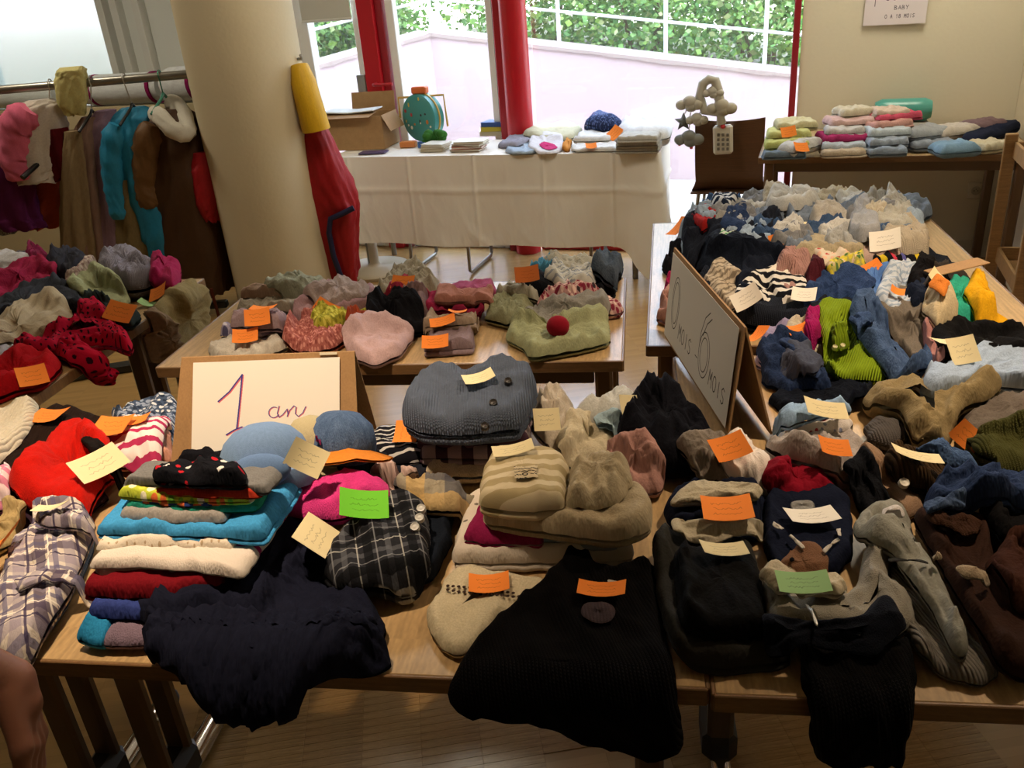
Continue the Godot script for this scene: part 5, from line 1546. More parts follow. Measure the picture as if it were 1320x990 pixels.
	var st := [["grey_lilac_shirt", "grey lilac folded shirt at the bottom of the pink stack", "8d7a80", [545, 456], [610, 452], 0.024], ["oat_folded_shirt", "oatmeal folded shirt second from the bottom of the pink stack", "a3917f", [546, 436], [616, 432], 0.026], ["magenta_folded_shirt", "magenta folded shirt in the middle of the pink stack", "a52c50", [546, 416], [626, 410], 0.024], ["rose_folded_shirt", "rose pink folded shirt in the pink stack's upper half", "b57f72", [560, 402], [638, 396], 0.022], ["pink_folded_shirt", "bright pink folded shirt on top of the pink stack", "b0567a", [574, 388], [642, 382], 0.022]]
	for i in st.size():
		var e: Array = st[i]
		o = slab(e[0], e[1], "shirt", fab(e[2]), e[3], e[4], 0.11, {"t": e[5], "w": 0.008, "group": G2})
		if i == 0: tag(o, 562, 446, "o", {"a": 3, "s": 0.07, "sh": 0.04})
		if i == 1: tag(o, 572, 424, "o", {"a": -6, "s": 0.07, "sh": 0.035})
		if i == 2: tag(o, 590, 404, "o", {"s": 0.05, "sh": 0.03})
# ---------------------------------------------------------------- left tables
func left_table():
	var q := {"M": 76, "R": 13, "group": "clothes on the left tables", "w": 0.016, "t": 0.022, "fx": 17.0, "fy": 6.0}
	var pol := dots("polka", "a8102e", ["2a0a18"], 36, 0.036, 0.10)
	var L := [
		["grey_print_leggings", "grey print leggings at the back of the left table", "leggings", fab("6a656c"), [[-60, 350], [0, 345], [30, 334], [62, 336], [66, 350], [20, 360], [-50, 366]], {}],
		["raspberry_sweater", "raspberry garment at the back of the left table", "sweater", fab("85284a"), [[36, 346], [44, 334], [66, 340], [68, 354], [50, 358]], {"t": 0.035}],
		["white_puffy_garment", "white puffy garment at the left edge of the left table", "garment", fab("c9c6c4"), [[-60, 372], [-20, 345], [20, 340], [46, 344], [50, 360], [20, 374], [-40, 388]], {"t": 0.045, "w": 0.01}],
		["dark_grey_jacket", "dark grey crumpled jacket in the middle of the left table's back", "jacket", fab("3a3a42"), [[60, 360], [70, 342], [90, 334], [116, 338], [122, 352], [96, 366]], {"t": 0.04, "w": 0.022}],
		["pink_red_jersey", "pink red garment lying across the left table", "garment", fab("a2284a"), [[-30, 392], [10, 372], [60, 356], [82, 362], [72, 374], [30, 382], [0, 396]], {"t": 0.025}],
		["beige_floral_blouse", "beige pink flower print blouse on the left table", "blouse", dots("beigefloral", "a8978a", ["c8b8a8", "8a6f6a"], 25, 0.07, 0.06), [[72, 382], [100, 362], [128, 350], [146, 366], [130, 380], [95, 388]], {}],
		["grey_lilac_bundle", "grey lilac folded bundle near the coat rack end", "garment", fab("8f8a94", "knit"), [[130, 362], [136, 342], [160, 332], [186, 336], [206, 350], [204, 372], [172, 380], [145, 374]], {"t": 0.06, "w": 0.022}],
		["pink_white_bundle", "deep pink and white folded bundle at the left table's corner", "garment", fab("a31f50", "fleece"), [[196, 376], [198, 352], [212, 342], [233, 343], [234, 362], [228, 380]], {"t": 0.06, "w": 0.012}],
		["slate_trousers", "slate grey trousers lying across the left table's middle", "trousers", fab("3d4048"), [[-40, 420], [0, 400], [30, 384], [80, 376], [112, 390], [118, 404], [70, 412], [30, 416], [0, 432], [-40, 445]], {"t": 0.03, "w": 0.02}],
		["pale_green_blouse", "pale lime green garment on the left table", "garment", fab("adb28a"), [[92, 388], [108, 370], [128, 364], [152, 374], [170, 390], [160, 398], [130, 402]], {"t": 0.03, "w": 0.008}],
		["dark_green_shirt", "dark green grey folded shirt with orange tag on the left table", "shirt", fab("2f3836"), [[102, 410], [122, 398], [160, 404], [184, 410], [172, 424], [130, 424]], {"t": 0.024}],
		["black_hooded_jacket", "black garment at the left edge under the cream fleece", "jacket", fab("1a1719"), [[-50, 460], [0, 428], [30, 416], [40, 430], [0, 455], [-40, 480]], {"t": 0.03}],
		["white_tights", "white and grey tights at the left edge below the cream fleece", "tights", fab("c6c0c0"), [[-40, 490], [0, 462], [18, 456], [40, 460], [43, 476], [20, 486], [-20, 505]], {"t": 0.024}],
		["red_sweater", "bright red garment with orange tag at the left table's front", "sweater", fab("b3141c"), [[-40, 515], [0, 490], [38, 470], [76, 466], [82, 476], [58, 500], [20, 508], [-20, 525]], {"t": 0.026}],
	]
	var tags := {"red_sweater": [[42, 487, "o", -30]]}
	for e in L:
		var o := g(e[0], e[1], e[2], e[3], e[4], e[5].merged(q))
		for tg in tags.get(e[0], []): tag(o, tg[0], tg[1], tg[2], {"a": tg[3], "s": 0.07})
		if e[0] == "dark_green_shirt":
			tag(o, 156, 405, "o", {"a": 20, "s": 0.085}); tag(o, 207, 385, "o", {"s": 0.08, "sh": 0.05}); tag(o, 190, 396, "m", {"s": 0.05, "sh": 0.04})
	var cf := g("cream_fleece_jacket", "cream fleece jacket over the red dotted garment on the left table", "jacket", fab("c9b797", "fleece"), [[-50, 480], [0, 442], [30, 420], [58, 406], [88, 400], [98, 416], [90, 436], [45, 446], [5, 458], [-30, 490]], q.merged({"t": 0.035}, true))
	var o2 := g("red_dotted_dress", "crimson dress with black dots spilling over the left table edge", "dress", pol, [[18, 468], [60, 446], [96, 432], [118, 408], [140, 412], [155, 430], [174, 450], [168, 458], [140, 448], [100, 452], [80, 464], [40, 474]], q.merged({"t": 0.026, "w": 0.018, "M": 90, "R": 14, "c": [[60, 458], [110, 432], [150, 440]]}, true))
	g("sleeve", "", "", pol, [[72, 464], [104, 452], [122, 462], [133, 482], [134, 498], [122, 496], [108, 482], [88, 472]], q.merged({"t": 0.022, "e": ["LN", 3], "parent": o2}, true))
	# beige trousers hanging over the side of the left table
	var hg := g("beige_hanging_trousers", "beige trousers hanging down the side of the left table", "trousers", fab("9a8a62"), [[196, 400], [250, 366], [264, 372], [266, 420], [258, 436], [212, 458], [204, 452], [192, 440]], q.merged({"t": 0.02, "w": 0.010, "M": 80, "R": 12, "e": ["L", 3]}, true))
	g("trouser_leg", "", "", fab("87715a"), [[176, 418], [196, 405], [208, 440], [206, 468], [192, 468], [184, 440]], q.merged({"t": 0.016, "e": ["L", 3], "parent": hg}, true))
# ---------------------------------------------------------------- big pile on the right
func pile_cap(pts: Array) -> float:
	var y := 0.0
	for p in pts: y += p[1]
	y /= pts.size()
	return clampf(remap(y, 280.0, 500.0, 0.125, 0.02), 0.015, 0.13)
func right_pile():
	var GP := "jumbled baby clothes on the zero to six months table"
	var q := {"M": 72, "R": 13, "group": GP, "w": 0.011, "t": 0.018}
	# underlayer of folded blankets raising the pile
	var und := [["grey_baby_blanket", "grey knitted blanket under the back of the baby clothes pile", "7d7c78", [[880, 345], [905, 300], [1020, 285], [1180, 300], [1200, 335], [1100, 350], [960, 352]], 0.05], ["beige_baby_blanket", "beige knitted blanket under the pile's rear right", "a39a88", [[930, 325], [980, 296], [1100, 290], [1190, 306], [1180, 330], [1060, 335]], 0.035], ["navy_baby_blanket", "dark navy blanket under the middle of the baby clothes pile", "20242e", [[890, 390], [905, 350], [1040, 340], [1220, 345], [1260, 385], [1200, 420], [1040, 430], [960, 425]], 0.03]]
	for e in und: g(e[0], e[1], "blanket", fab(e[2], "knit"), e[3], q.merged({"t": e[4], "w": 0.02}, true))
	# pale jumble at the back
	var pal := [["white", "cdcdc8"], ["pale grey", "a9aba9"], ["cream", "c4bba6"], ["grey blue", "7d8a9c"], ["mid grey", "85878a"], ["off white", "bdb9b0"], ["dark navy", "1f2430"], ["pale pink", "bd9c98"], ["light blue", "9fb2c6"], ["denim blue", "3f5678"]]
	var kinds := [["bib", "bib"], ["babygrow", "babygrow"], ["baby_vest", "vest"], ["baby_sock", "sock"]]
	var r := RandomNumberGenerator.new()
	r.seed = 41
	for row in 6:
		var y := 268.0 + row * 12.0
		var x0 := 868.0 + (5 - row) * 4.0
		if row == 0: x0 = 960.0
		if row == 1: x0 = 905.0
		var nn := 7 if row < 5 else 5
		for k in nn:
			var x := x0 + (1185.0 - x0) * (k + 0.5) / nn + r.randf_range(-9, 9)
			var yy := y + r.randf_range(-4, 4) + (8.0 if row == 0 and k > 2 else 0.0)
			var w := r.randf_range(22, 36); var h := r.randf_range(13, 22)
			var pts := []
			var ph := r.randf() * TAU
			for a in 9:
				var f := 1.0 + 0.35 * sin(a * 2.3 + ph) * r.randf_range(0.5, 1.0)
				pts.append([x + cos(TAU * a / 9) * w * f, yy + sin(TAU * a / 9) * h * f * 0.8])
			var pi := r.randi() % 6 if row < 3 else r.randi() % pal.size()
			if x < 960 and r.randf() < 0.35: pi = 6 + r.randi() % 4
			var c: Array = pal[pi]
			var kd: Array = kinds[r.randi() % 4]
			var o := g(kd[0], "crumpled %s baby garment, %s from left in the pale pile's %s row" % [c[0], ["first", "second", "third", "fourth", "fifth", "sixth", "seventh"][k], ["rearmost", "second", "third", "fourth", "fifth", "sixth"][row]], kd[1], fab(c[1]), pts, q.merged({"t": r.randf_range(0.012, 0.022), "w": 0.020, "fx": 11.0, "fy": 8.0, "a": r.randf() * 180, "cap": pile_cap(pts)}, true))
			if row == 3 and k == 0: tag(o, 876, 300, "o", {"a": -20, "s": 0.085, "tilt": 0.5})
			if row == 4 and k == 2: tag(o, 990, 324, "o", {"a": 4, "s": 0.085, "sh": 0.05, "tilt": 0.2})
			if row == 2 and k == 3: tag(o, 1028, 294, "c", {"a": 30, "s": 0.05, "tilt": 0.4})
	var L := [
		["red_bib", "small red garment at the pile's left back corner", "bib", fab("a32424"), [[892, 292], [905, 276], [928, 280], [924, 296], [905, 302]], {}],
		["navy_bootee", "navy and white garment at the pile's left back", "garment", stripes("navyw", [["1c2436", 1.5], ["c9ccd0", 1]], 0.04), [[915, 284], [926, 260], [945, 262], [952, 280], [935, 292]], {"t": 0.026}],
		["blue_denim_hat", "blue denim garment at the pile's left back below the chair", "garment", fab("33466a", "denim"), [[925, 300], [935, 276], [962, 270], [970, 290], [955, 306]], {"t": 0.026}],
		["green_white_bodysuit", "white bodysuit with green stripes on the pile's left", "bodysuit", stripes("greenw", [["c3cbc0", 2], ["4d9a5a", 0.8]], 0.02), [[922, 318], [932, 300], [955, 306], [962, 322], [940, 330]], {}],
		["dark_red_vest", "dark red garment just above the navy hooded garment", "vest", fab("8f1f2c"), [[886, 318], [898, 306], [912, 318], [905, 330]], {}],
		["white_cotton_shirt", "large white crumpled shirt on the crest of the pile", "shirt", fab("c9cac6"), [[985, 285], [990, 262], [1010, 248], [1040, 256], [1060, 275], [1040, 290], [1010, 294]], {"t": 0.03, "w": 0.016}],
		["cream_knit_cardigan", "cream knitted cardigan at the pile's right back corner", "cardigan", fab("b9ae9a", "knit"), [[1130, 318], [1140, 296], [1170, 292], [1200, 305], [1202, 328], [1165, 332]], {"t": 0.026, "w": 0.016}],
		["grey_white_pyjamas", "pale grey pyjamas standing up near the pile's right back", "pyjamas", fab("a3a6aa"), [[1092, 310], [1096, 278], [1110, 262], [1128, 285], [1136, 312], [1112, 318]], {"t": 0.03, "w": 0.016}],
		["white_muslin", "white muslin cloth at the pile's back right", "cloth", fab("b5b4aa"), [[1120, 300], [1140, 282], [1172, 276], [1185, 296], [1160, 308]], {"t": 0.022, "w": 0.02}],
		["beige_wrap_top", "beige wrap garment in the middle of the pile", "garment", fab("b0a488"), [[1015, 336], [1040, 312], [1080, 308], [1128, 318], [1100, 336], [1050, 345]], {}],
		["cream_flower_dress", "cream dress with red flower print in the pile's middle", "dress", dots("creamflower", "cbbfae", ["b04a48", "cbbfae", "d8b09a"], 16, 0.08, 0.08), [[1030, 352], [1055, 336], [1095, 328], [1112, 345], [1092, 362], [1060, 370]], {}],
		["pale_pink_blanket", "pale pink soft cloth behind the black and yellow garment", "cloth", fab("b8a097"), [[1090, 352], [1110, 335], [1150, 340], [1190, 350], [1160, 365], [1110, 368]], {}],
		["multicolour_striped_cardigan", "black garment with yellow and pink stripes on the pile's right", "cardigan", stripes("multi", [["16161a", 2], ["c9b02c", 0.8], ["16161a", 1.2], ["b83a4c", 0.7], ["16161a", 0.8], ["5a5a9a", 0.6]], 0.09, "cotton", true), [[1122, 338], [1136, 322], [1180, 330], [1208, 345], [1198, 356], [1150, 350]], {"t": 0.002}],
		["navy_hooded_sweater", "dark navy sweater draped over the top left of the pile by the sign", "sweater", fab("121825"), [[896, 346], [918, 334], [975, 332], [1008, 346], [1012, 362], [960, 372], [925, 364]], {"t": 0.024, "w": 0.014}],
		["beige_striped_trousers", "beige striped garment behind the sign's edge", "trousers", stripes("beigetick", [["b5a894", 1], ["7d7263", 0.6]], 0.02), [[904, 368], [926, 356], [962, 374], [966, 396], [940, 402]], {}],
		["navy_piped_jacket", "navy garment with white piping in front of the navy sweater", "jacket", fab("161c2a"), [[946, 384], [955, 362], [985, 352], [1022, 386], [1016, 398], [962, 396]], {"t": 0.002}],
		["dusty_pink_knit", "dusty pink knitted garment in the pile's left middle", "sweater", fab("b38a82", "knit"), [[998, 362], [1018, 338], [1040, 345], [1048, 370], [1022, 392], [1002, 382]], {"t": 0.022}],
		["maroon_knit", "maroon garment tucked right of the dusty pink knit", "garment", fab("4a1a24"), [[1036, 378], [1046, 358], [1062, 366], [1060, 382], [1042, 390]], {}],
		["yellow_green_shirt", "yellow and green print garment in the pile's middle", "shirt", dots("yelgreen", "a8a458", ["d0c040", "4a6a3a", "c8b49a"], 25, 0.09, 0.06), [[1060, 372], [1075, 358], [1110, 356], [1115, 375], [1085, 390]], {}],
		["blue_jersey_romper", "cornflower blue rolled romper on the pile", "romper", fab("5d86c8"), [[1104, 396], [1112, 372], [1130, 358], [1148, 366], [1138, 392], [1118, 404]], {"t": 0.022}],
		["light_blue_striped_shirt", "light blue striped shirt with orange motif on the pile", "shirt", stripes("ltblue", [["b9c3cf", 1], ["93a4ba", 0.6]], 0.018), [[1124, 402], [1142, 366], [1176, 356], [1194, 372], [1184, 400], [1152, 414]], {}],
		["black_baby_cap", "black garment beside the cardboard strip on the pile's right", "garment", fab("141214"), [[1166, 388], [1180, 364], [1204, 366], [1200, 392], [1182, 402]], {"t": 0.024}],
		["dark_brown_jacket", "dark brown jacket at the pile's right edge", "jacket", fab("37302b", "fleece"), [[1180, 402], [1192, 372], [1226, 358], [1262, 380], [1284, 398], [1244, 414]], {"t": 0.024, "w": 0.014}],
		["striped_babygrow", "black and white bold striped top on the pile", "babygrow", stripes("bold", [["d0ccc4", 1], ["15151a", 1.1]], 0.036), [[942, 414], [962, 390], [1002, 380], [1038, 396], [1042, 412], [1012, 428], [972, 430]], {"t": 0.002, "a": 35, "w": 0.008}],
		["denim_skirt", "blue denim skirt in the middle of the pile", "skirt", fab("3d5480", "denim"), [[1032, 404], [1050, 372], [1072, 364], [1108, 378], [1128, 390], [1110, 410], [1070, 416], [1042, 416]], {"t": 0.002}],
		["navy_cotton_trousers", "navy trousers edge left of the mint garment", "trousers", fab("1d2538"), [[1160, 412], [1180, 400], [1212, 428], [1202, 444], [1180, 432]], {}],
		["grey_corduroy_trousers", "taupe grey trousers lying next to the blue jeans", "trousers", fab("7a7268"), [[1122, 424], [1140, 404], [1180, 402], [1200, 414], [1206, 470], [1188, 484], [1160, 448]], {"t": 0.002, "a": 60}],
		["pink_trouser_leg", "rosy trouser leg right of the taupe trousers", "trousers", fab("b07f7c"), [[1186, 432], [1202, 430], [1216, 480], [1204, 488]], {"t": 0.022}],
		["lavender_cardigan", "lavender cardigan with orange tag beside the sign", "cardigan", fab("a097bb"), [[972, 474], [982, 436], [1018, 430], [1036, 450], [1030, 474], [1000, 484]], {}],
		["cream_orange_dot_top", "cream garment with orange tag behind the lavender cardigan", "garment", fab("c9bda6"), [[1002, 436], [1024, 420], [1072, 420], [1084, 440], [1060, 452], [1026, 446]], {}],
		["magenta_sleeve_top", "magenta knitted garment left of the lime trousers", "garment", fab("a81f64", "knit"), [[1034, 440], [1038, 412], [1056, 410], [1060, 436], [1046, 448]], {}],
		["black_jeans_folded", "black jeans under the lime green trousers", "jeans", fab("161b26", "denim"), [[990, 520], [1008, 500], [1080, 494], [1124, 505], [1120, 528], [1062, 536], [1005, 534]], {"t": 0.002}],
		["dark_denim_dungarees", "dark denim dungarees with stitched straps near the sign", "dungarees", fab("2f4062", "denim"), [[974, 460], [996, 446], [1030, 455], [1066, 485], [1072, 508], [1012, 508], [984, 494]], {"t": 0.002, "w": 0.018}],
		["grey_denim_shorts", "grey blue shorts under the dungarees straps", "shorts", fab("4a4f60"), [[1005, 470], [1012, 448], [1045, 446], [1062, 470], [1050, 486]], {"t": 0.002}],
		["lime_green_trousers", "lime green corduroy trousers with flap pocket on the pile", "trousers", fab("86a11f", "cord"), [[1048, 424], [1060, 412], [1096, 416], [1116, 440], [1140, 476], [1146, 492], [1110, 500], [1068, 498], [1058, 462]], {"t": 0.022, "w": 0.008, "a": 30}],
		["blue_jeans", "mid blue jeans with turned legs lying over the lime trousers", "jeans", fab("5a7399", "denim"), [[1092, 420], [1098, 404], [1122, 402], [1142, 425], [1172, 460], [1200, 482], [1194, 500], [1166, 502], [1130, 474], [1106, 446]], {"t": 0.022, "w": 0.014, "a": 40, "c": [[1110, 420], [1145, 455], [1180, 490]]}],
		["mint_cardigan", "mint green garment with cream edging right of the pile", "cardigan", fab("38b096"), [[1200, 424], [1218, 402], [1244, 398], [1266, 430], [1242, 440], [1215, 438]], {"t": 0.03}],
		["cream_orange_bib", "cream bib with orange lining beside the mint garment", "bib", fab("d2c09c"), [[1184, 412], [1196, 392], [1224, 402], [1234, 420], [1206, 432]], {"t": 0.028}],
		["yellow_trousers", "bright yellow garment at the right edge of the pile", "trousers", fab("eab01e"), [[1236, 418], [1246, 396], [1272, 402], [1286, 424], [1310, 432], [1300, 440], [1256, 440]], {"t": 0.03}],
		["black_cotton_trousers", "black trousers at the right below the yellow garment", "trousers", fab("151517"), [[1192, 452], [1214, 434], [1260, 440], [1345, 442], [1345, 478], [1240, 480], [1206, 470]], {"t": 0.022, "n": 2}],
	]
	var tags := {"striped_babygrow": [[962, 392, "w", -10, 0.075]], "denim_skirt": [[1036, 386, "w", 25, 0.06]], "navy_piped_jacket": [[1005, 362, "w", 70, 0.06]], "lavender_cardigan": [[976, 438, "o", -20, 0.06]], "cream_orange_dot_top": [[1028, 430, "o", 0, 0.045]], "black_cotton_trousers": [[1226, 444, "c", 5, 0.075]], "light_blue_striped_shirt": [[1156, 378, "o", 30, 0.035]], "white_muslin": [[1140, 320, "w", 15, 0.08]], "dark_brown_jacket": [[1212, 364, "c", 40, 0.07]], "yellow_green_shirt": [[1122, 358, "o", -20, 0.06]]}
	var idx := 0
	for e in L:
		idx += 1
		var o := g(e[0], e[1], e[2], e[3], e[4], e[5].merged(q).merged({"cap": pile_cap(e[4]) + 0.0006 * idx}))
		for tg in tags.get(e[0], []): tag(o, tg[0], tg[1], tg[2], {"a": tg[3], "s": tg[4]})
		if e[0] == "lime_green_trousers":
			g("flap_pocket", "", "", fab("7c961c", "cord"), [[1068, 440], [1088, 436], [1096, 452], [1074, 456]], q.merged({"t": 0.006, "w": 0.016, "M": 30, "R": 5, "parent": o}, true))
			button(o, 1076, 448, "c9c49a", 0.006); button(o, 1086, 446, "c9c49a", 0.006)
		if e[0] == "cream_orange_bib":
			g("lining", "orange lining", "", fab("e0863a"), [[1190, 408], [1200, 398], [1218, 408], [1212, 420]], q.merged({"t": 0.006, "w": 0.003, "M": 30, "R": 5, "parent": o}, true))
		if e[0] == "blue_jeans":
			g("waistband", "", "", fab("4a628a", "denim"), [[1092, 418], [1100, 404], [1124, 402], [1128, 412], [1104, 424]], q.merged({"t": 0.01, "w": 0.004, "parent": o}, true))
		if e[0] == "dark_denim_dungarees":
			g("strap", "", "", fab("3d5076", "denim"), [[1000, 452], [1010, 446], [1060, 484], [1054, 494]], q.merged({"t": 0.008, "w": 0.003, "M": 30, "R": 5, "parent": o}, true))
	# odd pieces spilling over the table's left edge
	var qe := q.merged({"e": ["R", 2], "w": 0.02}, true)
	g("fuchsia_garment", "fuchsia garment spilling over the pile's left table edge", "garment", fab("a01c50"), [[852, 392], [858, 374], [872, 372], [876, 392], [862, 400]], qe)
	g("pink_sock", "salmon pink garment spilling lowest over the table's left edge", "garment", fab("b98a7c"), [[846, 414], [852, 396], [870, 390], [874, 412], [860, 420]], qe)
	g("black_sock", "black garment at the table's left edge beside the white cloth", "garment", fab("17171c"), [[852, 348], [862, 334], [880, 336], [882, 352], [864, 358]], qe)
	# cardboard strip sticking out
	var p := un(1214, 350, T + 0.13); var p2 := un(1252, 342, T + 0.13)
	var sb := MB.new(p)
	sb.box((p + p2) / 2 + Vector3(0, 0.004, 0), Vector3(0.15, 0.003, 0.05), Basis(Vector3.UP, 0.15) * Basis(Vector3.BACK, 0.1), 0.001)
	obj("cardboard_strip", sb, cardboard(), self, "loose strip of brown cardboard lying on the pile's right side", "cardboard")
# ---------------------------------------------------------------- column, coat rack
func column_and_rack():
	var c := W(-1.27, 4.78, 0)
	var cb := MB.new(c)
	cb.lathe(c, [Vector2(0.298, 0.0), Vector2(0.298, 2.70)], Basis.IDENTITY, 64)
	var colm := plaster("c3b698")
	obj("trim_5", cb, colm, self, "", "", "", "structure")
	# low partition behind the coats with rolls on top
	var rb := rbasis()
	sbox("wall_partition", RM(-4.72, 4.42, 0.56), Vector3(2.7, 1.12, 0.12), plaster("b9a985"), rb)
	var rolls := [["white_mat_roll", "long white padded roll with magenta bands behind the coats", Vector3(-4.06, 4.42, 1.215), 0.62, 0.09, "e3e6e4"], ["white_mat_roll", "short white padded roll with magenta band next to the column", Vector3(-3.53, 4.42, 1.225), 0.36, 0.10, "e6e8e6"], ["white_mat_roll", "white padded roll lying at the far left behind the pink coat", Vector3(-5.0, 4.42, 1.20), 0.85, 0.07, "dfe6e2"]]
	for i in rolls.size():
		var e: Array = rolls[i]
		var p := RM(e[2].x, e[2].y, e[2].z)
		var o := thing(e[0], e[1], "mat", p, "white rolls on the partition")
		var ax := rb.x
		var b := MB.new(p)
		var path := []; var rad := []
		for k in 9:
			path.append(p + ax * e[3] * (k / 8.0 - 0.5)); rad.append(e[4] * (0.86 if k == 0 or k == 8 else 1.0))
		b.tube(path, rad, 24)
		obj("roll", b, fab(e[5]), o)
		if i < 2:
			for f in ([-0.3, 0.42] if i == 0 else [0.1]):
				var s := MB.new(p)
				s.tube([p + ax * (e[3] * f - 0.012), p + ax * (e[3] * f + 0.012)], e[4] + 0.003, 24)
				obj("band", s, fab("8e1f58"), o, "magenta band")
	# yellow cushion draped on the rail
	var Z := 4.72
	var rl := und(-60, 121, Z); var rr := und(262, 96, Z)
	rr.y = rl.y
	var steel := plain("8e8a80", 0.3, 0.8)
	var o := thing("clothes_rack", "chrome clothes rail on black feet beside the round column", "rack", Vector3(rl.x, 0, -Z))
	var b := MB.new(rl); b.tube([rl - Vector3(0.9, 0, 0), rr], 0.022, 14); obj("rail", b, steel, o)
	for x in [rl.x - 0.85, rr.x - 0.06]:
		b = MB.new(rl); b.tube([Vector3(x, rl.y, -Z), Vector3(x, 0.05, -Z)], 0.018, 10); obj("upright", b, steel, o)
		b = MB.new(rl); b.box(Vector3(x, 0.03, -Z), Vector3(0.05, 0.05, 0.55), Basis.IDENTITY, 0.01); obj("foot", b, plain("1a1917", 0.5), o)
	b = MB.new(rl); b.box(Vector3((rl.x + rr.x) / 2 - 0.5, 0.05, -Z), Vector3(rr.x - rl.x + 0.7, 0.04, 0.05), Basis.IDENTITY, 0.006); obj("base_bar", b, plain("1a1917", 0.5), o)
	# black bar on the floor in front
	var f1 := un(60, 490, 0.02); var f2 := un(300, 449, 0.02)
	b = MB.new((f1 + f2) / 2); b.box((f1 + f2) / 2, Vector3(f1.distance_to(f2), 0.04, 0.07), Basis(Vector3.UP, atan2(-(f2 - f1).z, (f2 - f1).x)), 0.004)
	obj("floor_bar", b, plain("1d1c18", 0.5), self, "long black bar lying on the floor below the left table", "bar")
	var hang := func(px, py, z): return und(px, py, z)
	# garments: rows of [px centre, py, half width m, half depth m]
	coat("purple_coat", "purple coat at the far left end of the rail", [[-14, 150, 0.09, 0.05], [-6, 170, 0.13, 0.08], [4, 220, 0.14, 0.09], [18, 280, 0.13, 0.08], [30, 296, 0.12, 0.07]], fab("5a1f48"), Z, [], 3.0)
	coat("grey_knit_dress", "grey sequinned garment low at the left frame edge", [[-30, 190, 0.1, 0.05], [-14, 240, 0.14, 0.07], [0, 300, 0.16, 0.08]], dots("sequin", "6e6a62", ["a8a49a", "4a4740"], 49, 0.05, 0.05), Z + 0.02, [], 4.0)
	coat("coral_skirt", "coral red child's skirt below the pink fleece coat", [[58, 232, 0.09, 0.05], [60, 260, 0.11, 0.06], [62, 294, 0.115, 0.07]], fab("a5462f"), Z + 0.10, [], 3.0)
	coat("pink_fleece_coat", "fluffy pink fleece coat with white lining on the rail", [[52, 128, 0.06, 0.05], [46, 138, 0.14, 0.08], [44, 180, 0.17, 0.09], [48, 220, 0.17, 0.09], [50, 236, 0.165, 0.09]], fab("cfc3b4", "fleece"), Z, [[[36, 140], [20, 165], [18, 205], [28, 232], 0.085, "d96a86", "fleece"]], 2.0)
	coat("yellow_shawl", "pale yellow scarf folded over the rail", [[92, 86, 0.055, 0.015], [92, 91, 0.074, 0.05], [92, 104, 0.08, 0.05], [94, 130, 0.08, 0.045], [97, 150, 0.05, 0.03]], fab("cdc384"), Z - 0.03, [], 2.0)
	coat("dark_red_dress", "dark red dress behind the black hanger", [[74, 165, 0.05, 0.04], [78, 200, 0.06, 0.05], [84, 232, 0.05, 0.04]], fab("5a1418"), Z - 0.02, [], 2.0)
	coat("beige_long_dress", "long beige dress hanging below the black hanger", [[96, 168, 0.05, 0.05], [98, 200, 0.07, 0.06], [102, 270, 0.09, 0.07], [108, 345, 0.10, 0.08]], fab("8f7a5a"), Z - 0.02, [], 4.0)
	coat("rose_taupe_dress", "rose taupe dress with lace yoke in the middle of the rail", [[118, 150, 0.05, 0.05], [114, 172, 0.08, 0.06], [118, 240, 0.09, 0.07], [128, 345, 0.10, 0.08]], fab("8c7062"), Z + 0.01, [], 4.0)
	coat("pale_lilac_blouse", "pale lilac blouse hanging left of the turquoise jacket", [[136, 142, 0.05, 0.05], [132, 160, 0.09, 0.06], [134, 210, 0.09, 0.06], [144, 290, 0.09, 0.07], [152, 345, 0.09, 0.07]], fab("93788a"), Z + 0.02, [], 3.0)
	coat("olive_long_dress", "olive beige long dress below the turquoise sleeve", [[166, 230, 0.06, 0.05], [172, 290, 0.09, 0.06], [180, 350, 0.1, 0.07]], fab("7d6c48"), Z - 0.02, [], 3.0)
	coat("turquoise_jacket", "turquoise blue padded jacket hanging on the rail", [[172, 138, 0.06, 0.05], [172, 152, 0.13, 0.08], [178, 180, 0.15, 0.10], [188, 240, 0.15, 0.10], [204, 300, 0.15, 0.10], [212, 340, 0.14, 0.09]], fab("1f7fa3", "nylon"), Z + 0.02, [[[150, 160], [144, 200], [147, 245], [154, 282], 0.06, "2385ab", "nylon"]], 2.0)
	coat("brown_winter_coat", "long brown winter coat with white fleece hood on the rail", [[220, 140, 0.07, 0.06], [222, 154, 0.15, 0.10], [228, 190, 0.18, 0.12], [238, 260, 0.20, 0.13], [250, 340, 0.21, 0.13], [256, 378, 0.20, 0.12]], fab("4a2f18", "nylon"), Z + 0.03, [[[196, 160], [188, 200], [186, 240], [194, 268], 0.075, "6b4a26", "nylon"]], 2.0)
	coat("red_puffer", "red shiny jacket peeping out between brown coat and column", [[262, 195, 0.06, 0.05], [262, 220, 0.08, 0.07], [266, 260, 0.08, 0.07], [272, 285, 0.05, 0.05]], fab("a3121c", "nylon"), Z - 0.03, [], 2.0)
	# white hood of the brown coat as its own part
	var bc := get_node("brown_winter_coat")
	b = MB.new(und(220, 150, Z))
	var hpts := [[199, 146, 0.0, 0.03], [206, 150, -0.12, 0.042], [220, 166, -0.15, 0.046], [236, 174, -0.14, 0.044], [243, 168, -0.08, 0.042], [236, 146, 0.0, 0.044], [226, 134, 0.05, 0.042], [214, 128, 0.05, 0.03]]
	var hc := Curve3D.new()
	for q in hpts: hc.add_point(und(q[0], q[1], Z + q[2]))
	for q in range(1, hpts.size() - 1):
		var tn := (hc.get_point_position(q + 1) - hc.get_point_position(q - 1)) / 6.0
		hc.set_point_in(q, -tn); hc.set_point_out(q, tn)
	var hpath := []; var hrad := []
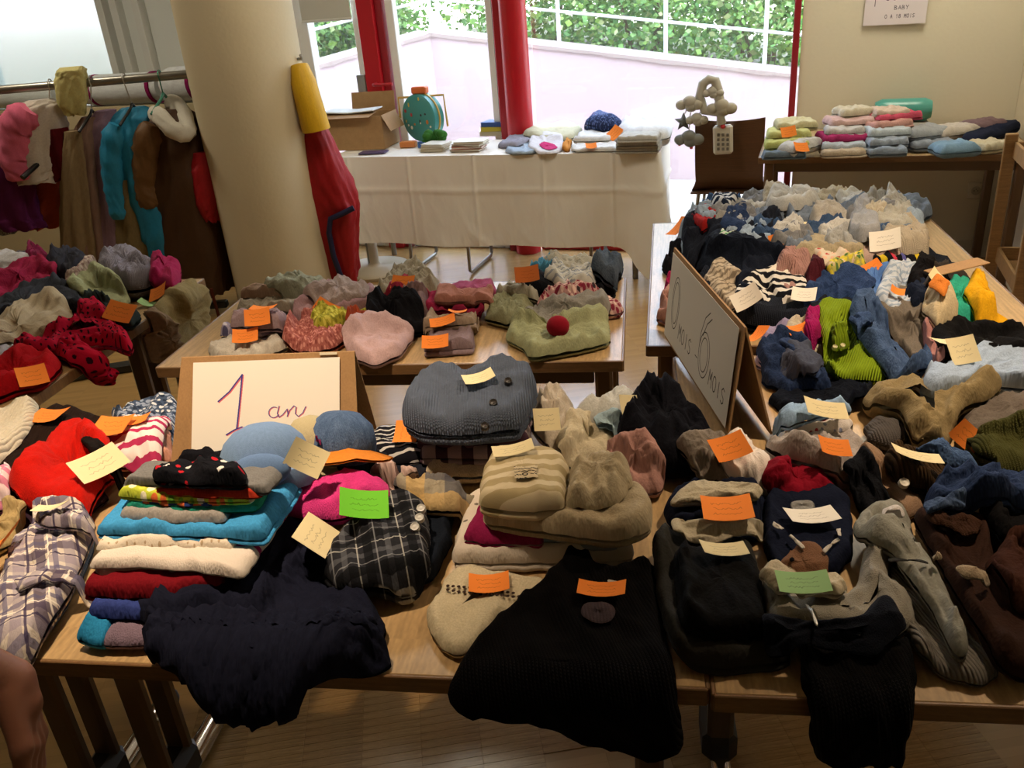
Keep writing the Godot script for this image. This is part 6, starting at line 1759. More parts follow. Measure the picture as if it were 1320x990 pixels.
	for k in 31:
		hpath.append(hc.sample_baked(hc.get_baked_length() * k / 30.0)); hrad.append(0.044 * (0.6 if k in [0, 30] else 1.0))
	limp_tube(b, hpath, hrad, 3.0, 0.22)
	obj("hood_trim", b, fab("d6d0c0", "fleece"), bc, "white fleece hood edge")
	for e in [[262, 372, 264, 398], [272, 372, 284, 415]]:
		b = MB.new(und(e[0], e[1], Z))
		b.tube([und(e[0], e[1], Z - 0.12), und(e[2], e[3], Z - 0.12)], 0.010, 6)
		obj("drawcord", b, fab("5a2a1a"), bc)
	# hangers
	var hl := [["black_plastic_hanger", "black plastic hanger sticking out below the pink coat", 66, 112, 60, 205, "111112"], ["wire_hanger", "black hanger with orange tag in the middle of the rail", 118, 105, 118, 150, "1a181a"], ["wire_hanger", "dark hanger holding the turquoise jacket", 160, 100, 170, 142, "171717"], ["wire_hanger", "green wire hanger holding the brown coat", 206, 97, 210, 128, "3c7a66"]]
	for h in hl:
		var hp := und(h[2], h[3], Z); hp.y = rl.y
		var ho := thing(h[0], h[1], "hanger", hp, "hangers on the rail")
		b = MB.new(hp)
		var hk := []
		for k in 9:
			var a := deg_to_rad(200.0 - k * 30.0)
			hk.append(hp + Vector3(0, 0.006, 0) + Vector3(0, sin(a), cos(a)) * 0.027)
		hk.append(und(h[4], h[5] - 8, Z))
		b.tube(hk, 0.0035, 6)
		obj("hook", b, plain(h[6] if h[6] == "3c7a66" else "b5b3ac", 0.3, 0.6), ho)
		b = MB.new(hp)
		var t0 := und(h[4], h[5] - 8, Z)
		var sl := 0.19 if h[0] == "black_plastic_hanger" else 0.12
		b.tube([t0 + Vector3(-sl * 0.35, -0.09, sl), t0 + Vector3(0, -0.02, 0.03), t0, t0 + Vector3(0.0, -0.02, -0.03), t0 + Vector3(sl * 0.35, -0.09, -sl)], 0.014 if h[0] == "black_plastic_hanger" else 0.008, 8)
		obj("shoulder_bar", b, plain(h[6], 0.25), ho)
	# red and yellow child's overall hanging beside the column
	var zz := 4.72
	var ro := coat("rain_overall", "red child's overall with yellow sleeve and navy trim beside the column", [[398, 150, 0.06, 0.05], [408, 190, 0.10, 0.08], [420, 235, 0.14, 0.09], [432, 265, 0.13, 0.09], [436, 300, 0.11, 0.08], [442, 345, 0.09, 0.06], [446, 360, 0.07, 0.05]], fab("a5141c", "nylon"), zz, [], 2.0)
	b = MB.new(und(400, 130, zz))
	b.tube([und(386, 84, zz - 0.06), und(391, 105, zz - 0.08), und(399, 135, zz - 0.1), und(408, 168, zz - 0.1)], [0.045, 0.065, 0.07, 0.075], 14)
	obj("yellow_sleeve", b, fab("e0b01c", "nylon"), ro, "bright yellow sleeve")
	b = MB.new(und(430, 300, zz))
	b.tube([und(456, 268, zz - 0.1), und(440, 276, zz - 0.11), und(426, 282, zz - 0.11), und(424, 300, zz - 0.1), und(430, 330, zz - 0.09), und(440, 358, zz - 0.07)], 0.016, 8)
	obj("navy_trim", b, fab("1f2248", "nylon"), ro, "navy binding")
	var hp2 := und(389, 76, zz)
	b = MB.new(hp2)
	var cdir := (c + Vector3(0, hp2.y, 0) - hp2).normalized()
	b.tube([hp2 + cdir * 0.10, hp2, hp2 + Vector3(0, 0.02, 0.02)], 0.008, 8)
	obj("coat_hook", b, plain("9a9892", 0.3, 0.7), self, "small metal coat hook on the column's right side", "hook")
func coat(called: String, label: String, rows: Array, m: Material, z: float, sleeves: Array, pleat: float) -> Node3D:
	var top := und(rows[0][0], rows[0][1], z)
	var o := thing(called, label, "coat" if "coat" in called or "jacket" in called or "puffer" in called else ("overall" if "overall" in called else "garment"), top, "clothes hanging at the rack")
	var b := MB.new(top)
	var rings := []
	var sub := 8
	var sd := float(hash(called) % 100)
	for i in rows.size() - 1:
		for k in sub + (1 if i == rows.size() - 2 else 0):
			var f := float(k) / sub
			var px := lerpf(rows[i][0], rows[i + 1][0], f); var py := lerpf(rows[i][1], rows[i + 1][1], f)
			var hw := lerpf(rows[i][2], rows[i + 1][2], f); var hd := lerpf(rows[i][3], rows[i + 1][3], f)
			var c := und(px, py, z)
			var v := (i + f) / (rows.size() - 1)
			var ring := []
			for j in 56:
				var a := TAU * j / 56
				var pl := 1.0 + (0.03 + 0.13 * v) * sin(a * pleat * 2.0 + sd + v * 1.5) + 0.07 * soft.get_noise_2d(a * 2.0 + sd, v * 6.0) + 0.10 * ridge.get_noise_2d(cos(a) * 2.2 + sd, v * 2.6 + sin(a) * 2.2)
				ring.append(c + Vector3(cos(a) * hw, 0.02 * ridge.get_noise_2d(a + sd, v * 3.0) * v, sin(a) * hd) * pl)
			rings.append(ring)
	b.loft(rings, true, 1.2)
	obj("body", b, m, o)
	for s in sleeves:
		var sb := MB.new(top)
		var path := []; var rad := []
		for k in 25:
			var f := k / 24.0 * 3.0
			var i := mini(int(f), 2)
			var g2 := f - i
			var px := lerpf(s[i][0], s[i + 1][0], g2); var py := lerpf(s[i][1], s[i + 1][1], g2)
			path.append(und(px, py, z - 0.09))
			rad.append(s[4] * (1.0 - 0.3 * k / 24.0) * (1.0 + 0.12 * ridge.get_noise_1d(k * 0.35 + sd)) * (0.8 if k == 24 else (0.55 + 0.15 * k if k < 3 else 1.0)))
		limp_tube(sb, path, rad, sd)
		obj("sleeve", sb, fab(s[5], s[6]), o)
	return o
# a sleeve or hem: a tube with slack, wrinkled sides
func limp_tube(b: MB, path: Array, rad: Array, sd: float, amp := 0.28):
	var rings := []
	for i in path.size():
		var d: Vector3 = (path[mini(i + 1, path.size() - 1)] - path[maxi(i - 1, 0)]).normalized()
		var x := d.cross(Vector3(0.2, 0.1, 1.0)).normalized()
		var y := x.cross(d).normalized()
		var ring := []
		for j in 28:
			var a := TAU * j / 28
			var k: float = 1.0 + amp * (ridge.get_noise_2d(cos(a) * 1.1 + sd + i * 0.10, sin(a) * 1.1 + i * 0.17) * 0.6 - 0.1)
			ring.append(path[i] + (x * cos(a) + y * sin(a) * 0.8) * rad[i] * k)
		rings.append(ring)
	b.loft(rings, true, 1.2)
# ---------------------------------------------------------------- clothed table by the window
func cloth_table():
	var rb := rbasis()
	var u0 := -2.78; var u1 := -0.80; var n0 := 4.60; var n1 := 5.10
	var c := RM((u0 + u1) / 2, (n0 + n1) / 2, 0)
	var o := thing("covered_table", "long table hidden under a white cloth by the window", "table", c)
	var b := MB.new(c); b.box(RM((u0 + u1) / 2, (n0 + n1) / 2, T - 0.02), Vector3(u1 - u0, 0.025, n1 - n0), rb, 0.003); obj("tabletop", b, wood("b08c5c"), o)
	for u in [u0 + 0.12, u1 - 0.12]:
		for n in [n0 + 0.08, n1 - 0.08]:
			b = MB.new(c); b.tube([RM(u, n, T - 0.03), RM(u, n, 0.0)], 0.018, 10); obj("leg", b, plain("7d7a74", 0.3, 0.7), o)
	# the cloth: top, then a skirt around front, right and left, with ironed creases
	var cm := plain("ece8de", 0.9, 0.0, 0.2).duplicate()
	cm.backlight_enabled = true
	cm.backlight = Color(0.25, 0.24, 0.22)
	b = MB.new(c)
	var path := []      # (u, n, outward u, outward n, arc)
	var NS := 420
	var per := [[u0, n1, u0, n0], [u0, n0, u1, n0], [u1, n0, u1, n1]]
	var lens := [n1 - n0, u1 - u0, n1 - n0]
	var out := [Vector2(-1, 0), Vector2(0, -1), Vector2(1, 0)]
	var tot: float = lens[0] + lens[1] + lens[2]
	for i in NS + 1:
		var s := tot * i / NS
		var k := 0
		while k < 2 and s > lens[k]:
			s -= lens[k]; k += 1
		var f: float = s / lens[k]
		var e: Array = per[k]
		var nrm: Vector2 = out[k]
		# blend normals near corners
		var dl: float = lens[k] * (1.0 - f); var ds: float = lens[k] * f
		if dl < 0.10 and k < 2: nrm = (nrm * (0.5 + dl * 5) + out[k + 1] * (0.5 - dl * 5)).normalized()
		if ds < 0.10 and k > 0: nrm = (nrm * (0.5 + ds * 5) + out[k - 1] * (0.5 - ds * 5)).normalized()
		path.append([lerpf(e[0], e[2], f), lerpf(e[1], e[3], f), nrm, tot * i / NS, k])
	var rows := 34
	var grid := []
	for i in NS + 1:
		var p: Array = path[i]
		var col := []
		var a: float = p[3] - lens[0]
		var corner := 0.0
		var dcor := absf(p[3] - lens[0] - lens[1])
		corner = exp(-dcor * dcor / 0.012)
		var drop: float = 0.51 + 0.016 * sin(a * 2.1 + 0.6) + 0.03 * clampf(a / 2.0, 0.0, 1.0)
		if p[4] == 2: drop = 0.50
		drop += corner * 0.19
		for r in rows + 1:
			var v := float(r) / rows
			var y := T + 0.004 - v * drop
			var bulge := 0.012 + 0.02 * v + v * 0.02 * sin(a * 9.0 + 1.0) * (0.4 + v) + 0.012 * v * ridge.get_noise_2d(a * 3.0, v * 0.8)
			# packed-away creases, vertical and horizontal
			for cx in [0.12, 0.52, 0.94, 1.36, 1.76]:
				bulge += 0.011 * exp(-pow((a - cx) / 0.009, 2))
			bulge += 0.010 * exp(-pow((v * drop - 0.20) / 0.012, 2))
			bulge += corner * (0.03 + v * 0.10)
			var q := RM(p[0] + p[2].x * bulge, p[1] + p[2].y * bulge, y)
			col.append(q)
		grid.append(col)
	b.smooth()
	for i in NS:
		for r in rows:
			var nn: Vector3 = RM(path[i][2].x, path[i][2].y, 0)
			var uva := Vector2(path[i][3], r * 0.03); var uvb := Vector2(path[i + 1][3], r * 0.03)
			b.quad(grid[i][r], grid[i + 1][r], grid[i + 1][r + 1], grid[i][r + 1], nn, [uva, uvb, uvb + Vector2(0, 0.03), uva + Vector2(0, 0.03)])
	# top sheet
	var NU := 60; var NN := 16
	var topf := func(i, j):
		var u := lerpf(u0 - 0.012, u1 + 0.012, i / float(NU)); var n := lerpf(n0 - 0.012, n1, j / float(NN))
		return RM(u, n, T + 0.004 + 0.002 * soft.get_noise_2d(u * 6.0, n * 6.0))
	b.st.set_smooth_group(2)
	for i in NU:
		for j in NN:
			b.quad(topf.call(i, j), topf.call(i + 1, j), topf.call(i + 1, j + 1), topf.call(i, j + 1), Vector3.UP, [Vector2(i, j) * 0.03, Vector2(i + 1, j) * 0.03, Vector2(i + 1, j + 1) * 0.03, Vector2(i, j + 1) * 0.03])
	obj("tablecloth", b, cm, self, "white cloth draped over the window table nearly to the floor", "tablecloth")
	# chairs pushed under, and a round base
	for u in [-2.15, -0.98]:
		sled_chair(RM(u, 4.84, 0), rb, "stacking chair pushed under the cloth %s" % ("left of the table's middle" if u < -1.5 else "at the table's right end"))
	var rp := RM(-2.62, 4.66, 0)
	b = MB.new(rp); b.lathe(rp, [Vector2(0.23, 0.0), Vector2(0.235, 0.02), Vector2(0.22, 0.035), Vector2(0.05, 0.04), Vector2(0.03, 0.06), Vector2(0.03, 0.45)], Basis.IDENTITY, 36)
	obj("round_base_stand", b, plain("b3a488", 0.5), self, "cream round stand base showing under the cloth by the red overall", "stand")
	table_goods()
func sled_chair(p: Vector3, rb: Basis, label: String):
	var o := thing("stacking_chair", label, "chair", p, "chairs under the clothed table")
	var m := plain("8a8378", 0.3, 0.7)
	for s in [-1, 1]:
		var b := MB.new(p)
		b.tube([p + rb * Vector3(0.19 * s, 0.43, -0.17), p + rb * Vector3(0.20 * s, 0.03, -0.20), p + rb * Vector3(0.20 * s, 0.013, -0.17), p + rb * Vector3(0.20 * s, 0.013, 0.17), p + rb * Vector3(0.20 * s, 0.03, 0.20), p + rb * Vector3(0.19 * s, 0.43, 0.16)], 0.011, 8)
		obj("sled_leg", b, m, o)
	var b2 := MB.new(p); b2.box(p + rb * Vector3(0, 0.44, 0), Vector3(0.40, 0.018, 0.38), rb, 0.006); obj("seat", b2, wood("9a7446"), o)
func gw(called: String, label: String, category: String, m: Material, pts: Array, o := {}) -> Node:
	return g(called, label, category, m, pts, {"M": 44, "R": 7, "t": 0.02, "w": 0.008}.merged(o, true))
func table_goods():
	var rb := rbasis()
	# cardboard box with open flaps and an open book on it
	var p := un(468, 190, T); p.y = T + 0.008
	var bb := rb * Basis(Vector3.UP, 0.10)
	var o := thing("cardboard_box", "open cardboard box with raised flaps on the clothed table", "box", p)
	var cb := cardboard()
	var w := 0.41; var d := 0.28; var h := 0.20
	for e in [["side_panel", Vector3(0, h / 2, d / 2), Vector3(w, h, 0.005)], ["side_panel", Vector3(0, h / 2, -d / 2), Vector3(w, h, 0.005)], ["end_panel", Vector3(w / 2, h / 2, 0), Vector3(0.005, h, d)], ["end_panel", Vector3(-w / 2, h / 2, 0), Vector3(0.005, h, d)], ["bottom_panel", Vector3(0, 0.003, 0), Vector3(w, 0.005, d)]]:
		var b := MB.new(p); b.box(p + bb * e[1], e[2], bb, 0.001); obj(e[0], b, cb, o)
	for e in [[Vector3(0.05, h + 0.055, -d / 2 - 0.015), Vector3(w * 0.72, 0.12, 0.004), Basis(Vector3.RIGHT, -0.2)], [Vector3(w / 2 + 0.03, h - 0.045, 0.02), Vector3(0.004, 0.11, d * 0.9), Basis(Vector3.BACK, 0.5)], [Vector3(-0.05, h + 0.008, d / 2 - 0.02), Vector3(w * 0.95, 0.004, 0.15), Basis(Vector3.RIGHT, 0.1)]]:
		var b := MB.new(p); b.box(p + bb * e[0], e[1], bb * e[2], 0.001); obj("flap", b, cb, o)
	var bp := p + bb * Vector3(-0.02, h + 0.02, 0.03)
	var bo := thing("open_book", "open picture book lying on the cardboard box", "book", bp)
	for s in [-1, 1]:
		var b := MB.new(bp)
		b.box(bp + bb * Vector3(s * 0.085, 0.006, 0), Vector3(0.17, 0.008, 0.17), bb * Basis(Vector3.BACK, s * 0.06), 0.002)
		obj("page_block", b, plain("cfd3cf", 0.7), bo)
	# round turquoise toy case
	p = un(549, 183, T); p.y = T + 0.008
	o = thing("round_toy_case", "round turquoise toy case with orange handle block and little figures", "toy case", p)
	var r := 0.145
	var cc := p + Vector3(0, r + 0.002, 0)
	var fb := rb * Basis(Vector3.UP, -0.35) * Basis(Vector3.RIGHT, PI / 2)
	var b := MB.new(p)
	b.lathe(cc, [Vector2(0.001, -0.05), Vector2(r - 0.012, -0.05), Vector2(r, -0.04), Vector2(r, 0.04), Vector2(r - 0.012, 0.05), Vector2(0.001, 0.05)], fb, 48)
	var drum := obj("drum", b, plain("3f8f8c", 0.35), o)
	b = MB.new(p); b.lathe(cc, [Vector2(r + 0.002, -0.006), Vector2(r + 0.007, -0.004), Vector2(r + 0.007, 0.004), Vector2(r + 0.002, 0.006)], fb, 48); obj("rim", b, plain("c9a24a", 0.4), o)
	b = MB.new(p); b.box(cc + Vector3(0.0, r + 0.02, 0), Vector3(0.10, 0.045, 0.06), rb, 0.008); obj("handle_block", b, plain("d2672a", 0.5), o)
	b = MB.new(p); b.tube([cc + rb * Vector3(-r - 0.015, 0.0, 0.0), cc + rb * Vector3(-r - 0.012, r * 0.85, 0), cc + rb * Vector3(r + 0.012, r * 0.9, 0), cc + rb * Vector3(r + 0.02, -0.06, 0)], 0.007, 8); obj("carry_cord", b, plain("c9a04c", 0.6), o)
	var rr := RandomNumberGenerator.new(); rr.seed = 8
	var cols := ["e8e2d0", "b33a3c", "2c2a2c", "d8b84a", "c97a3a"]
	for k in 16:
		var a := rr.randf() * TAU; var q := sqrt(rr.randf()) * r * 0.85
		var sp := cc + fb * Vector3(cos(a) * q, 0.052, sin(a) * q)
		b = MB.new(p); b.ball(sp, Vector3(rr.randf_range(0.005, 0.012), 0.0015, rr.randf_range(0.006, 0.015)), fb, 8)
		obj("figure_sticker", b, plain(cols[k % 5], 0.5), drum)
	# small toys at its foot
	p = un(562, 191, T); p.y = T + 0.008
	b = MB.new(p)
	for k in 9: b.ball(p + rb * Vector3(rr.randf_range(-0.06, 0.06), 0.03 + rr.randf_range(0, 0.05), rr.randf_range(-0.03, 0.03)), Vector3(0.03, 0.025, 0.03), Basis.IDENTITY, 10)
	obj("plush_turtle", b, fab("3f7a34", "fleece"), self, "green plush toy in front of the round turquoise case", "plush toy")
	var toys := [["toy_block_box", "orange and green toy packet left of the green plush toy", 527, 193, Vector3(0.10, 0.035, 0.05), "c87a3c"], ["toy_block_box", "small blue toy packet beside the orange packet", 545, 194, Vector3(0.05, 0.035, 0.04), "2f5a9a"], ["picture_book", "dark purple thin book flat at the cloth's front edge", 482, 201, Vector3(0.17, 0.01, 0.09), "4a3a5a"]]
	for e in toys:
		p = un(e[2], e[3] - 2, T); p.y = T + 0.008
		b = MB.new(p); b.box(p + Vector3(0, e[4].y / 2, 0), e[4], rb * Basis(Vector3.UP, 0.15), 0.003)
		obj(e[0], b, plain(e[5], 0.45), self, e[1], "book" if e[0] == "picture_book" else "toy")
	# books in small piles
	var piles := [[561, 200, 4.72, [["c9c0a4", "cream paperback at the bottom of the pile below the plush toy"], ["b5a582", "tan paperback in the pile below the plush toy"], ["d6d2c2", "pale thin book topping the pile below the plush toy"]], 0.15], [604, 200, 4.72, [["a08a72", "brown thin book at the bottom of the wide book pile"], ["b56a5a", "rose covered book in the wide book pile"], ["8f7a62", "tan book in the wide book pile"], ["d9d3c6", "white picture book topping the wide book pile"]], 0.19], [640, 180, 4.98, [["c8c2a8", "cream boxed game at the bottom below the blue game box"], ["c9b93a", "yellow boxed game in the middle of the pile"], ["2f4a8a", "blue boxed game on top near the red post"]], 0.19]]
	for pl in piles:
		var y := T + 0.008
		for k in pl[3].size():
			var e: Array = pl[3][k]
			p = un(pl[0] + k * 1.5, pl[1] - 5.0, T)
			var th := 0.014 if pl[2] < 4.9 else 0.028
			p.y = y
			var ob := thing("book" if pl[2] < 4.9 else "board_game_box", e[1], "book" if pl[2] < 4.9 else "game box", p, "books on the clothed table" if pl[2] < 4.9 else "games on the clothed table")
			var tb := rb * Basis(Vector3.UP, 0.12 * sin(k * 2.3))
			for s in [[0.0, 0.0025, "cover"], [th - 0.0025, 0.0025, "cover"]]:
				b = MB.new(p); b.box(p + Vector3(0, s[0] + 0.00125, 0), Vector3(pl[4], s[1], 0.13), tb, 0.0008); obj(s[2], b, plain(e[0], 0.5), ob)
			b = MB.new(p); b.box(p + Vector3(0, th / 2, 0), Vector3(pl[4] - 0.006, th - 0.005, 0.124), tb, 0.001); obj("pages", b, plain("d8d2c0" if pl[2] < 4.9 else e[0], 0.7), ob)
			y += th + 0.0008
	# linen on the right half
	var GL := "baby linen on the clothed table"
	gw("pale_blue_bib", "pale blue bib lying flat at the cloth table's front", "bib", fab("a9b8c6"), [[650, 196], [672, 186], [700, 188], [690, 199], [660, 200]], {"t": 0.012, "group": GL})
	gw("grey_print_bib", "grey patterned fabric leaning across the books' right end", "cloth", fab("9a96a0"), [[640, 190], [660, 176], [690, 172], [696, 182], [665, 194]], {"t": 0.02, "group": GL})
	gw("cream_linen", "cream folded linen behind the animal bib", "linen", fab("c8c2a2"), [[672, 180], [690, 166], [730, 160], [752, 168], [740, 180], [700, 184]], {"t": 0.03, "group": GL})
	var ob2 := gw("animal_face_bib", "white bib with pink animal print and dark teal binding", "bib", fab("d9d4d4"), [[680, 194], [686, 182], [704, 177], [724, 180], [730, 190], [720, 198], [694, 200]], {"t": 0.016, "w": 0.003, "group": GL})
	gw("animal_print", "pink animal print", "", fab("c0306a"), [[694, 190], [702, 184], [714, 185], [720, 191], [708, 194]], {"t": 0.002, "w": 0.001, "parent": ob2, "M": 24, "R": 4})
	gw("orange_bib", "orange edged bib right of the animal bib", "bib", fab("c9863c"), [[724, 196], [732, 182], [738, 184], [734, 196]], {"t": 0.016, "group": GL})
	gw("white_linen_low", "white folded sheet low at the table's front right", "linen", fab("d8d6d0"), [[735, 197], [745, 186], [795, 186], [798, 196]], {"t": 0.016, "group": GL})
	gw("white_linen_mid", "white folded sheet behind the front right sheet", "linen", fab("dcdad4"), [[738, 188], [748, 174], [790, 170], [800, 182], [780, 188]], {"t": 0.03, "group": GL})
	gw("navy_print_blanket", "navy patterned blanket at the back of the clothed table", "blanket", dots("navypat", "26304e", ["5a6a92", "26304e"], 49, 0.05, 0.06), [[752, 168], [758, 158], [770, 152], [800, 158], [806, 168], [780, 172]], {"t": 0.08, "w": 0.01, "group": GL})
	gw("white_gown", "white puffy gown at the back right of the clothed table", "gown", fab("e2e2e0"), [[796, 172], [810, 160], [850, 154], [868, 164], [864, 180], [830, 184], [804, 180]], {"t": 0.09, "w": 0.012, "group": GL})
	for k in 3: slab("folded_grey_towel", ["grey white towel at the bottom of the towel stack", "grey white towel in the middle of the towel stack", "grey white towel on top of the towel stack"][k], "towel", fab(["b4b2aa", "bcbab2", "c4c2ba"][k]), [792 + k, 196 - k * 7], [850 - k, 195 - k * 7], 0.16, {"t": 0.03, "group": "towel stack on the clothed table", "h": 0.021 + 0.031 * k, "fix": 1})
	var t1 := get_node("white_linen_mid")
	tag(t1, 792, 177, "o", {"s": 0.09, "a": -40, "tilt": 0.6}); tag(t1, 762, 192, "o", {"s": 0.06})
# ---------------------------------------------------------------- corner table, chair, mobile, trolley
func corner_table():
	var GB := "baby clothes stacked on the corner table"
	var L := [
		["grey_denim_dress", "grey blue folded garment at the corner table's front left", [982, 205], [1040, 203], "6f7d88", 0.02, 0.03, 0.16],
		["lime_striped_pyjamas", "lime and white folded pyjamas at the corner table's left", [985, 193], [1045, 191], "b9bd72", 0.035, 0.058, 0.2],
		["yellow_green_pyjamas", "yellow green pyjamas topped by an orange tag at the left", [988, 180], [1048, 178], "c6c884", 0.035, 0.09, 0.2],
		["pale_yellow_blanket", "pale yellow folded blanket topping the left stack", [1002, 168], [1056, 165], "c9c29a", 0.03, 0.122, 0.2],
		["white_striped_babygrow", "white folded babygrow second from the corner table's left", [1024, 199], [1062, 186], "c6c6c4", 0.06, 0.05, 0.1],
		["oat_folded_vest", "oatmeal folded vest low in the second stack", [1058, 203], [1118, 201], "bfae96", 0.022, 0.018, 0.2],
		["pale_blue_pyjamas", "pale blue folded pyjamas in the second stack", [1058, 194], [1118, 193], "b4bcc4", 0.022, 0.04, 0.2],
		["magenta_pyjamas", "magenta folded pyjamas in the second stack", [1062, 185], [1122, 181], "a83468", 0.025, 0.064, 0.2],
		["white_pyjamas", "white folded pyjamas above the magenta ones", [1064, 175], [1118, 173], "c3c0bc", 0.03, 0.092, 0.2],
		["blush_cardigan", "blush pink folded cardigan on the second stack", [1072, 164], [1130, 160], "c9a8a2", 0.025, 0.12, 0.18],
		["cream_cardigan", "cream knitted cardigan topping the second stack", [1086, 152], [1130, 148], "c9c0a8", 0.04, 0.15, 0.15],
		["slate_blue_pyjamas", "slate blue folded pyjamas at the bottom of the third stack", [1120, 201], [1170, 199], "8f9cac", 0.03, 0.02, 0.2],
		["pale_grey_pyjamas", "pale grey folded pyjamas in the third stack", [1120, 190], [1175, 187], "9aa4b0", 0.03, 0.052, 0.2],
		["ice_blue_pyjamas", "ice blue folded pyjamas in the third stack", [1122, 178], [1180, 174], "b9c4ca", 0.03, 0.084, 0.2],
		["salmon_pyjamas", "salmon pink folded pyjamas in the third stack", [1128, 167], [1182, 161], "c99a90", 0.025, 0.112, 0.2],
		["pink_towel", "bright pink folded towel near the third stack's top", [1134, 157], [1192, 152], "d05a72", 0.022, 0.136, 0.2],
		["cream_pink_blanket", "cream pink folded blanket topping the third stack", [1130, 150], [1176, 147], "d0bba8", 0.022, 0.158, 0.16],
		["grey_cotton_trousers", "grey cotton trousers low behind the blue folded cloth", [1176, 193], [1235, 190], "8f98a4", 0.03, 0.02, 0.16],
		["pale_grey_blouse", "pale grey crumpled blouse right of the third stack", [1178, 180], [1230, 172], "a3a8ac", 0.05, 0.06, 0.16],
		["white_floral_dress", "white folded dress in the corner table's right half", [1216, 178], [1266, 170], "c4bcb0", 0.05, 0.05, 0.16],
		["dusty_plum_dress", "dusty plum garment at the corner table's right back", [1256, 170], [1300, 162], "7a6468", 0.045, 0.05, 0.14],
		["navy_cotton_trousers", "navy trousers lying at the corner table's right end", [1262, 186], [1318, 164], "20263a", 0.045, 0.03, 0.1],
		["sky_blue_cloth", "sky blue folded cloth at the corner table's front right", [1212, 200], [1266, 196], "7f9fb8", 0.05, 0.03, 0.16],
		["ivory_cloth", "ivory folded cloth beside the wooden trolley", [1268, 196], [1310, 190], "c8bfa4", 0.03, 0.018, 0.14],
	]
	for e in L:
		var o := slab(e[0], e[1], "clothing", fab(e[4]), e[2], e[3], e[7], {"t": e[5], "h": e[6], "fix": 1, "w": 0.008, "n": 1 if e[5] > 0.04 else 2, "M": 44, "R": 8, "group": GB, "wob": 0.01})
		if e[0] == "yellow_green_pyjamas": tag(o, 1016, 176, "o", {"s": 0.07, "tilt": 0.8})
		if e[0] == "grey_denim_dress": tag(o, 1032, 196, "o", {"s": 0.07, "tilt": 0.4})
	# teal wrapped packet at the back
	var p := unw(1163, 146, 5.10); p.y = T + 0.11
	var rb := rbasis()
	var b := MB.new(p)
	var path := []; var rad := []
	for k in 9: path.append(p + rb.x * (k - 4) * 0.035); rad.append(0.06 * (0.75 if k in [0, 8] else 1.0))
	b.tube(path, rad, 18)
	obj("teal_wrapped_roll", b, plain("4a9a90", 0.3), self, "teal plastic wrapped roll at the back of the corner table", "roll")
	var b3 := MB.new(p - Vector3(0, 0.085, 0)); b3.box(p - Vector3(0, 0.083, 0), Vector3(0.28, 0.046, 0.12), rb, 0.012)
	obj("white_cloth_pack", b3, fab("b9b6ae"), self, "white folded cloth under the teal roll", "cloth")
	chair_and_mobile()
	trolley()
